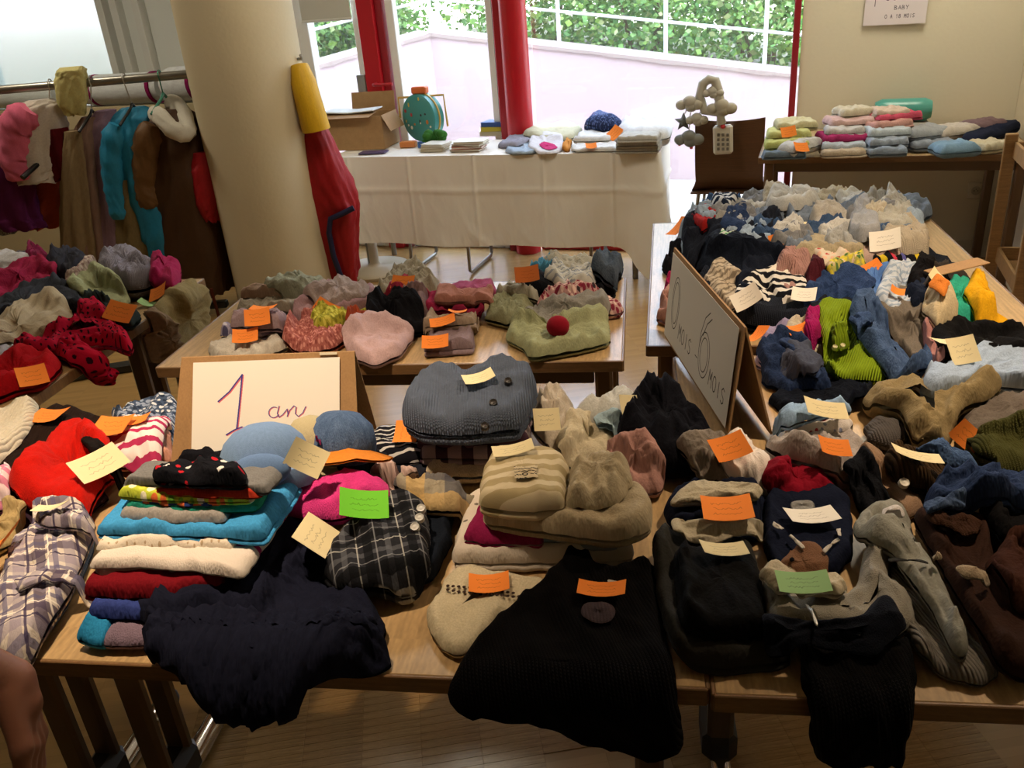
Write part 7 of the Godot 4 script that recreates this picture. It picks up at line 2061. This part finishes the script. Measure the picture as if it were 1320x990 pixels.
func chair_and_mobile():
	var rb := rbasis()
	var n := 4.86
	var tl := unw(893, 160, n); var tr := unw(980, 152, n); var bl := unw(890, 250, n); var br := unw(988, 250, n)
	var c := (bl + br) / 2
	var w := bl.distance_to(br)
	var o := thing("plywood_chair", "brown plywood chair with thin metal legs seen from behind", "chair", Vector3(c.x, 0, c.z))
	var b := MB.new(c)
	var mw := wood("6d4a30", 0.4)
	var H: float = (tl.y + tr.y) / 2 - c.y
	var f := func(s, v, th):     # s -1..1 across, v 0 bottom .. 1 top
		var ww := lerpf(0.215, 0.185, smoothstep(0.0, 0.15, v))
		var yb: float = c.y + v * (H + 0.02 * s * s * v)
		var zc: float = -0.03 * (1.0 - s * s) + 0.10 * pow(1.0 - v, 4.0) * -1.0 + 0.03 * v
		return Vector3(c.x, yb, c.z) + rb * Vector3(s * ww, 0, zc + th)
	b.smooth()
	for i in 12:
		for j in 12:
			for th in [0.0, 0.011]:
				var s0 := -1 + i / 6.0; var s1 := -1 + (i + 1) / 6.0
				b.quad(f.call(s0, j / 12.0, th), f.call(s1, j / 12.0, th), f.call(s1, (j + 1) / 12.0, th), f.call(s0, (j + 1) / 12.0, th), rb.z * (1 if th > 0 else -1), [Vector2(s0, j) * 0.1, Vector2(s1, j) * 0.1, Vector2(s1, j + 1) * 0.1, Vector2(s0, j + 1) * 0.1])
	b.flat()
	for i in 12:
		var s0 := -1 + i / 6.0; var s1 := -1 + (i + 1) / 6.0
		b.quad(f.call(s0, 1, 0), f.call(s1, 1, 0), f.call(s1, 1, 0.011), f.call(s0, 1, 0.011), Vector3.UP)
		b.quad(f.call(-1, i / 12.0, 0), f.call(-1, (i + 1) / 12.0, 0), f.call(-1, (i + 1) / 12.0, 0.011), f.call(-1, i / 12.0, 0.011), -rb.x)
		b.quad(f.call(1, i / 12.0, 0), f.call(1, (i + 1) / 12.0, 0), f.call(1, (i + 1) / 12.0, 0.011), f.call(1, i / 12.0, 0.011), rb.x)
	obj("backrest", b, mw, o)
	b = MB.new(c); b.box(Vector3(c.x, c.y - 0.006, c.z) + rb * Vector3(0, 0, -0.24), Vector3(0.43, 0.012, 0.40), rb, 0.005); obj("seat", b, mw, o)
	for s in [-1, 1]:
		for z in [-0.06, -0.42]:
			b = MB.new(c); b.tube([Vector3(c.x, c.y - 0.01, c.z) + rb * Vector3(0.17 * s, 0, z), Vector3(c.x, 0.0, c.z) + rb * Vector3(0.21 * s, 0, z + (0.06 if z > -0.2 else -0.02))], 0.011, 8)
			obj("leg", b, plain("a39a8a", 0.25, 0.8), o)
	# musical cot mobile clamped to the chair back
	var g0 := "9b968a"
	var pm := unw(926, 200, n - 0.03)
	var mo := thing("cot_mobile", "white and grey cot mobile with plush clouds and star on the chair", "mobile", pm)
	b = MB.new(pm)
	var arc := []
	for e in [[930, 160], [928, 145], [908, 142], [902, 125], [906, 108], [914, 102], [922, 104], [926, 118], [928, 135]]: arc.append(unw(e[0], e[1], n - 0.06))
	b.tube(arc, 0.026, 12); obj("arm", b, plain("b3afa0", 0.5), mo)
	b = MB.new(pm); b.box(unw(932, 180, n - 0.05), Vector3(0.105, 0.155, 0.04), rb * Basis(Vector3.BACK, 0.05), 0.012)
	obj("music_box", b, plain("cfcabb", 0.5), mo)
	b = MB.new(pm)
	for r in 4:
		for k in 3: b.box(unw(926 + k * 6, 174 + r * 6, n - 0.072) , Vector3(0.014, 0.016, 0.006), rb, 0.002)
	obj("speaker_slots", b, plain("6f6b62", 0.6), mo)
	b = MB.new(pm); b.ball(unw(932, 163, n - 0.075), Vector3(0.014, 0.012, 0.01), rb, 10); obj("red_button", b, plain("c8323a", 0.5), mo, "red button")
	var puff := func(px, py, s, hex, called):
		var pb := MB.new(pm)
		var q := unw(px, py, n - 0.07)
		s *= 1.25
		for e in [[-1.1, 0, 0.8], [0, 0.35, 1.0], [1.1, 0, 0.85], [0.2, -0.2, 0.9]]:
			pb.ball(q + rb * Vector3(e[0] * s, e[1] * s, 0), Vector3(s, s * 0.85, s * 0.8) * e[2], rb, 12)
		obj(called, pb, fab(hex, "fleece"), mo)
	puff.call(889, 135, 0.032, "c9c3b2", "plush_cloud"); puff.call(930, 140, 0.034, "c3bca8", "plush_cloud"); puff.call(898, 155, 0.026, "cbc6b4", "plush_cloud"); puff.call(888, 180, 0.034, "8f9088", "plush_cloud"); puff.call(919, 120, 0.024, "d0ccbe", "plush_cloud")
	b = MB.new(pm)
	var sc := unw(881, 157, n - 0.07)
	var sp := []
	for k in 10:
		var rr := 0.052 if k % 2 == 0 else 0.024
		sp.append(sc + rb * Vector3(sin(TAU * k / 10) * rr, cos(TAU * k / 10) * rr, 0))
	b.smooth()
	for k in 10:
		for s in [-1, 1]: b.tri(sc + rb * Vector3(0, 0, 0.02 * s), sp[k], sp[(k + 1) % 10], rb.z * s)
	obj("plush_star", b, fab("76766f", "fleece"), mo, "grey plush star")
	for e in [[876, 186], [891, 190]]:
		b = MB.new(pm); b.ball(unw(e[0], e[1], n - 0.07), Vector3(0.010, 0.010, 0.010), rb, 8); obj("bead", b, plain("d8404a", 0.5), mo, "red bead")
	for e in [[889, 128, 905, 128], [898, 148, 908, 142], [888, 172, 890, 145], [881, 150, 886, 140]]:
		b = MB.new(pm); b.tube([unw(e[0], e[1], n - 0.07), unw(e[2], e[3], n - 0.065)], 0.003, 5); obj("cord", b, plain("c3bda8", 0.7), mo)
func trolley():
	# wooden trolley whose near left leg leans in at the right edge
	var foot := un(1268, 396, 0.02); var top := un(1305, 172, 0.86)
	var rb := rbasis()
	var o := thing("wooden_trolley", "pale wooden trolley with tray shelves at the right frame edge", "trolley", Vector3(foot.x, 0, foot.z))
	var m := wood("b08a5a", 0.5)
	var leg := func(a, e):
		var d: Vector3 = (e - a).normalized()
		var x := rb.x; x = (x - d * x.dot(d)).normalized()
		var bs := Basis(x, d, x.cross(d))
		var b := MB.new(o.position)
		b.box((a + e) / 2, Vector3(0.05, a.distance_to(e), 0.024), bs, 0.003)
		obj("leg", b, m, o)
	leg.call(foot, top)
	var far := rb * Vector3(0.0, 0, 0.62)
	leg.call(foot + far, top + far)
	for e in [[0.79, 0.07, 0.075], [0.30, 0.07, 0.05]]:
		var k: float = e[0]
		var at := foot.lerp(top, (k - 0.02) / 0.84)
		var c := at + rb * Vector3(0.075, 0, 0.31)
		for s in [[0.0, 0.30, 0.12, 0.014], [0.0, -0.30, 0.12, 0.014]]:
			var b := MB.new(o.position); b.box(c + rb * Vector3(s[0], 0, s[1]), Vector3(s[2], e[1], s[3]), rb, 0.002); obj("tray_side", b, m, o)
		for s in [-0.055, 0.055]:
			var b := MB.new(o.position); b.box(c + rb * Vector3(s, 0, 0), Vector3(0.014, e[1], 0.6), rb, 0.002); obj("tray_end", b, m, o)
		var b2 := MB.new(o.position); b2.box(c - Vector3(0, e[1] / 2 - 0.006, 0), Vector3(0.12, 0.008, 0.6), rb, 0.001); obj("tray_bottom", b2, m, o)
	var gap := 0.0
	for q in [[1226, 386, 0.035], [1196, 350, 0.035]]:
		var p := un(q[0], q[1], q[2])
		var co := thing("castor_wheel", "black furniture castor %s on the floor left of the trolley" % ("nearer" if q[1] > 370 else "farther"), "castor", Vector3(p.x, 0, p.z), "castors by the corner table")
		var b := MB.new(p); b.lathe(p, [Vector2(0.001, -0.012), Vector2(0.03, -0.012), Vector2(0.035, -0.008), Vector2(0.035, 0.008), Vector2(0.03, 0.012), Vector2(0.001, 0.012)], rb * Basis(Vector3.BACK, PI / 2), 20); obj("wheel", b, plain("2c2a28", 0.5), co)
		b = MB.new(p); b.tube([p + Vector3(0, 0.03, 0), p + Vector3(0, 0.10, 0)], 0.012, 8); obj("stem", b, plain("77736a", 0.3, 0.7), co)
		b = MB.new(p); b.box(p + Vector3(0, 0.036, 0), Vector3(0.036, 0.014, 0.06), rb, 0.004); obj("fork", b, plain("3a3836", 0.4), co)
# ---------------------------------------------------------------- person at the left edge
func person():
	# joints: name -> [point, radius]
	var hand := un(50, 990, 0.78)
	var wrist := un(12, 880, 0.88)
	var elbow := Vector3(wrist.x - 0.15, 1.08, wrist.z + 0.06)
	var shoulder := Vector3(elbow.x - 0.07, 1.30, elbow.z + 0.10)
	var hips := Vector3(shoulder.x - 0.10, 0.92, shoulder.z + 0.04)
	var bones := []
	var neck := Vector3(shoulder.x - 0.17, 1.40, shoulder.z + 0.02)
	var head := neck + Vector3(0, 0.17, -0.02)
	# cloth
	var mid := Vector3(neck.x, 1.15, neck.z + 0.01)
	var base := Vector3(neck.x, 0.0, neck.z)
	var o := thing("person", "person in dark clothes at the left edge, bare arm hanging beside the table", "person", base)
	var body := [[Vector3(neck.x - 0.10, 1.32, neck.z), Vector3(neck.x + 0.10, 1.32, neck.z), 0.095, 0.095], [Vector3(neck.x, 1.32, neck.z), mid, 0.125, 0.125], [mid, Vector3(neck.x, 0.95, neck.z + 0.01), 0.125, 0.14], [Vector3(neck.x - 0.07, 0.92, neck.z), Vector3(neck.x - 0.09, 0.48, neck.z), 0.10, 0.07], [Vector3(neck.x + 0.07, 0.92, neck.z), Vector3(neck.x + 0.09, 0.48, neck.z), 0.10, 0.07], [Vector3(neck.x - 0.09, 0.48, neck.z), Vector3(neck.x - 0.09, 0.07, neck.z + 0.02), 0.068, 0.045], [Vector3(neck.x + 0.09, 0.48, neck.z), Vector3(neck.x + 0.09, 0.07, neck.z + 0.02), 0.068, 0.045], [Vector3(neck.x - 0.09, 0.045, neck.z + 0.02), Vector3(neck.x - 0.09, 0.04, neck.z - 0.15), 0.045, 0.038], [Vector3(neck.x + 0.09, 0.045, neck.z + 0.02), Vector3(neck.x + 0.09, 0.04, neck.z - 0.15), 0.045, 0.038], [shoulder, shoulder.lerp(elbow, 0.45), 0.062, 0.058], [neck + Vector3(-0.17, -0.10, 0), neck + Vector3(-0.25, -0.34, 0.02), 0.06, 0.05]]
	var skin := [[neck - Vector3(0, 0.05, 0), head, 0.055, 0.055], [head, head + Vector3(0, 0.06, 0), 0.078, 0.085], [head + Vector3(0, 0.0, -0.07), head + Vector3(0, 0.03, -0.085), 0.02, 0.014], [shoulder.lerp(elbow, 0.35), elbow, 0.048, 0.043], [elbow, elbow.lerp(wrist, 0.35), 0.043, 0.045], [elbow.lerp(wrist, 0.35), wrist, 0.045, 0.029], [neck + Vector3(-0.25, -0.30, 0.02), neck + Vector3(-0.27, -0.58, 0.0), 0.045, 0.032]]
	# hand: palm and five curled fingers
	var d := (hand - wrist).normalized()
	var inw := Vector3(-0.75, 0, 0.25)
	inw = (inw - d * inw.dot(d)).normalized()      # palm faces the thigh
	var fwd := d.cross(inw).normalized()
	if fwd.z > 0: fwd = -fwd                        # thumb side points to the table
	var hb := []
	var k0 := wrist + d * 0.085
	hb.append([wrist, wrist + d * 0.03, 0.027, 0.028])
	for i in 4:
		var s := (1.5 - i) * 0.021
		var kn := k0 + fwd * s - d * 0.006 * absf(i - 1.2)
		hb.append([wrist + d * 0.012 + fwd * s * 0.6, kn, 0.017, 0.0125])
		var ln: float = [0.040, 0.046, 0.043, 0.034][i]
		var p1 := kn + (d * 0.93 + inw * 0.28).normalized() * ln
		var p2 := p1 + (d * 0.75 + inw * 0.62).normalized() * ln * 0.68
		var p3 := p2 + (d * 0.5 + inw * 0.85).normalized() * ln * 0.5
		hb.append([kn, p1, 0.0105, 0.0095]); hb.append([p1, p2, 0.0095, 0.0088]); hb.append([p2, p3, 0.0088, 0.0075])
	var t0 := wrist + d * 0.022 + fwd * 0.022
	var t1 := t0 + (fwd * 0.72 + d * 0.6 + inw * 0.25).normalized() * 0.042
	var t2 := t1 + (d * 0.9 + fwd * 0.25 + inw * 0.25).normalized() * 0.032
	var t3 := t2 + (d * 0.95 + inw * 0.3).normalized() * 0.026
	hb.append([t0, t1, 0.016, 0.013]); hb.append([t1, t2, 0.0125, 0.011]); hb.append([t2, t3, 0.011, 0.009])
	var sm := StandardMaterial3D.new()
	sm.albedo_color = hexc("8a5a45")
	sm.roughness = 0.55
	sm.subsurf_scatter_enabled = true
	sm.subsurf_scatter_strength = 0.1
	var st := SurfaceTool.new()
	st.begin(Mesh.PRIMITIVE_TRIANGLES)
	nets(st, skin, 0.014, 0.03, base)
	nets(st, hb + [[elbow.lerp(wrist, 0.8), wrist, 0.033, 0.028]], 0.004, 0.008, base)
	st.generate_normals()
	add_mesh("body", st, sm, o)
	st = SurfaceTool.new(); st.begin(Mesh.PRIMITIVE_TRIANGLES)
	nets(st, [body[0], body[1], body[2], body[9], body[10]], 0.018, 0.05, base)
	st.generate_normals()
	add_mesh("shirt", st, fab("2a2426"), o)
	st = SurfaceTool.new(); st.begin(Mesh.PRIMITIVE_TRIANGLES)
	nets(st, [[Vector3(neck.x - 0.05, 0.93, neck.z), Vector3(neck.x + 0.05, 0.93, neck.z), 0.13, 0.13], body[3], body[4], body[5], body[6]], 0.018, 0.04, base)
	st.generate_normals()
	add_mesh("trousers", st, fab("20222c", "denim"), o)
	for i in [7, 8]:
		st = SurfaceTool.new(); st.begin(Mesh.PRIMITIVE_TRIANGLES)
		nets(st, [body[i]], 0.012, 0.01, base)
		st.generate_normals()
		add_mesh("shoe", st, fab("1a1a1a"), o)
	st = SurfaceTool.new(); st.begin(Mesh.PRIMITIVE_TRIANGLES)
	nets(st, [[head + Vector3(0, 0.09, 0.025), head + Vector3(0, 0.05, 0.045), 0.082, 0.085], [head + Vector3(0, 0.04, 0.05), head + Vector3(0, -0.05, 0.055), 0.07, 0.05]], 0.012, 0.03, base)
	st.generate_normals()
	add_mesh("hair", st, fab("2a1c14", "fleece"), o)
	for s in [-1, 1]:
		var b := MB.new(base); b.ball(head + Vector3(0.03 * s, 0.035, -0.078), Vector3(0.011, 0.008, 0.008)); obj("eye", b, plain("1c1512", 0.2), o)
	var mb := MB.new(base); mb.ball(head + Vector3(0, -0.025, -0.072), Vector3(0.022, 0.006, 0.008)); obj("mouth", mb, plain("8a4a40", 0.5), o)
func add_mesh(called: String, st: SurfaceTool, m: Material, parent: Node):
	var mi := MeshInstance3D.new()
	mi.name = called
	mi.mesh = st.commit()
	mi.material_override = m
	parent.add_child(mi, true)
# smooth union of tapered capsules meshed as surface nets
func nets(st: SurfaceTool, bones: Array, cell: float, k: float, off: Vector3):
	var field := {}
	for b in bones:
		var pad: float = maxf(b[2], b[3]) + cell * 2.0 + k * 0.5
		var lo: Vector3 = b[0].min(b[1]) - Vector3.ONE * pad
		var hi: Vector3 = b[0].max(b[1]) + Vector3.ONE * pad
		var i0 := Vector3i((lo / cell).floor()); var i1 := Vector3i((hi / cell).ceil())
		var d: Vector3 = b[1] - b[0]
		var l2 := maxf(d.length_squared(), 1e-8)
		for x in range(i0.x, i1.x + 1):
			for y in range(i0.y, i1.y + 1):
				for z in range(i0.z, i1.z + 1):
					var p := Vector3(x, y, z) * cell
					var t := clampf((p - b[0]).dot(d) / l2, 0.0, 1.0)
					var v: float = p.distance_to(b[0] + d * t) - lerpf(b[2], b[3], t)
					if v > pad: continue
					var key := Vector3i(x, y, z)
					if field.has(key):
						var a: float = field[key]
						var h := clampf(0.5 + 0.5 * (v - a) / k, 0.0, 1.0)
						field[key] = lerpf(v, a, h) - k * h * (1.0 - h)
					else: field[key] = v
	var corners := [Vector3i(0, 0, 0), Vector3i(1, 0, 0), Vector3i(0, 1, 0), Vector3i(1, 1, 0), Vector3i(0, 0, 1), Vector3i(1, 0, 1), Vector3i(0, 1, 1), Vector3i(1, 1, 1)]
	var edges := [[0, 1], [2, 3], [4, 5], [6, 7], [0, 2], [1, 3], [4, 6], [5, 7], [0, 4], [1, 5], [2, 6], [3, 7]]
	var vert := {}
	for key in field:
		var vals := []
		var ok := true; var neg := 0
		for c in corners:
			var q: Vector3i = key + c
			if not field.has(q):
				ok = false
				break
			vals.append(field[q])
			if field[q] < 0.0: neg += 1
		if not ok or neg == 0 or neg == 8: continue
		var s := Vector3.ZERO; var n := 0
		for e in edges:
			var a: float = vals[e[0]]; var b: float = vals[e[1]]
			if (a < 0.0) != (b < 0.0):
				s += Vector3(corners[e[0]]).lerp(Vector3(corners[e[1]]), a / (a - b)); n += 1
		vert[key] = (Vector3(key) + s / n) * cell - off
	st.set_smooth_group(0)
	for key in vert:
		var v0: float = field[key]
		for ax in 3:
			var e := Vector3i.ZERO; e[ax] = 1
			if not field.has(key + e): continue
			var v1: float = field[key + e]
			if (v0 < 0.0) == (v1 < 0.0): continue
			var u := Vector3i.ZERO; u[(ax + 1) % 3] = 1
			var w := Vector3i.ZERO; w[(ax + 2) % 3] = 1
			if not (vert.has(key - u) and vert.has(key - w) and vert.has(key - u - w)): continue
			var q := [vert[key], vert[key - u], vert[key - u - w], vert[key - w]]
			if v0 < 0.0: q.reverse()
			for t in [0, 1, 2, 0, 2, 3]: st.add_vertex(q[t])
func _ready():
	rng.seed = 11
	setup_view()
	make_textures()
	build_room()
	build_window()
	build_outside()
	build_tables()
	init_cloth()
	column_and_rack()
	cloth_table()
	corner_table()
	front_left()
	front_right()
	tented_cards()
	middle_table()
	left_table()
	right_pile()
	person()
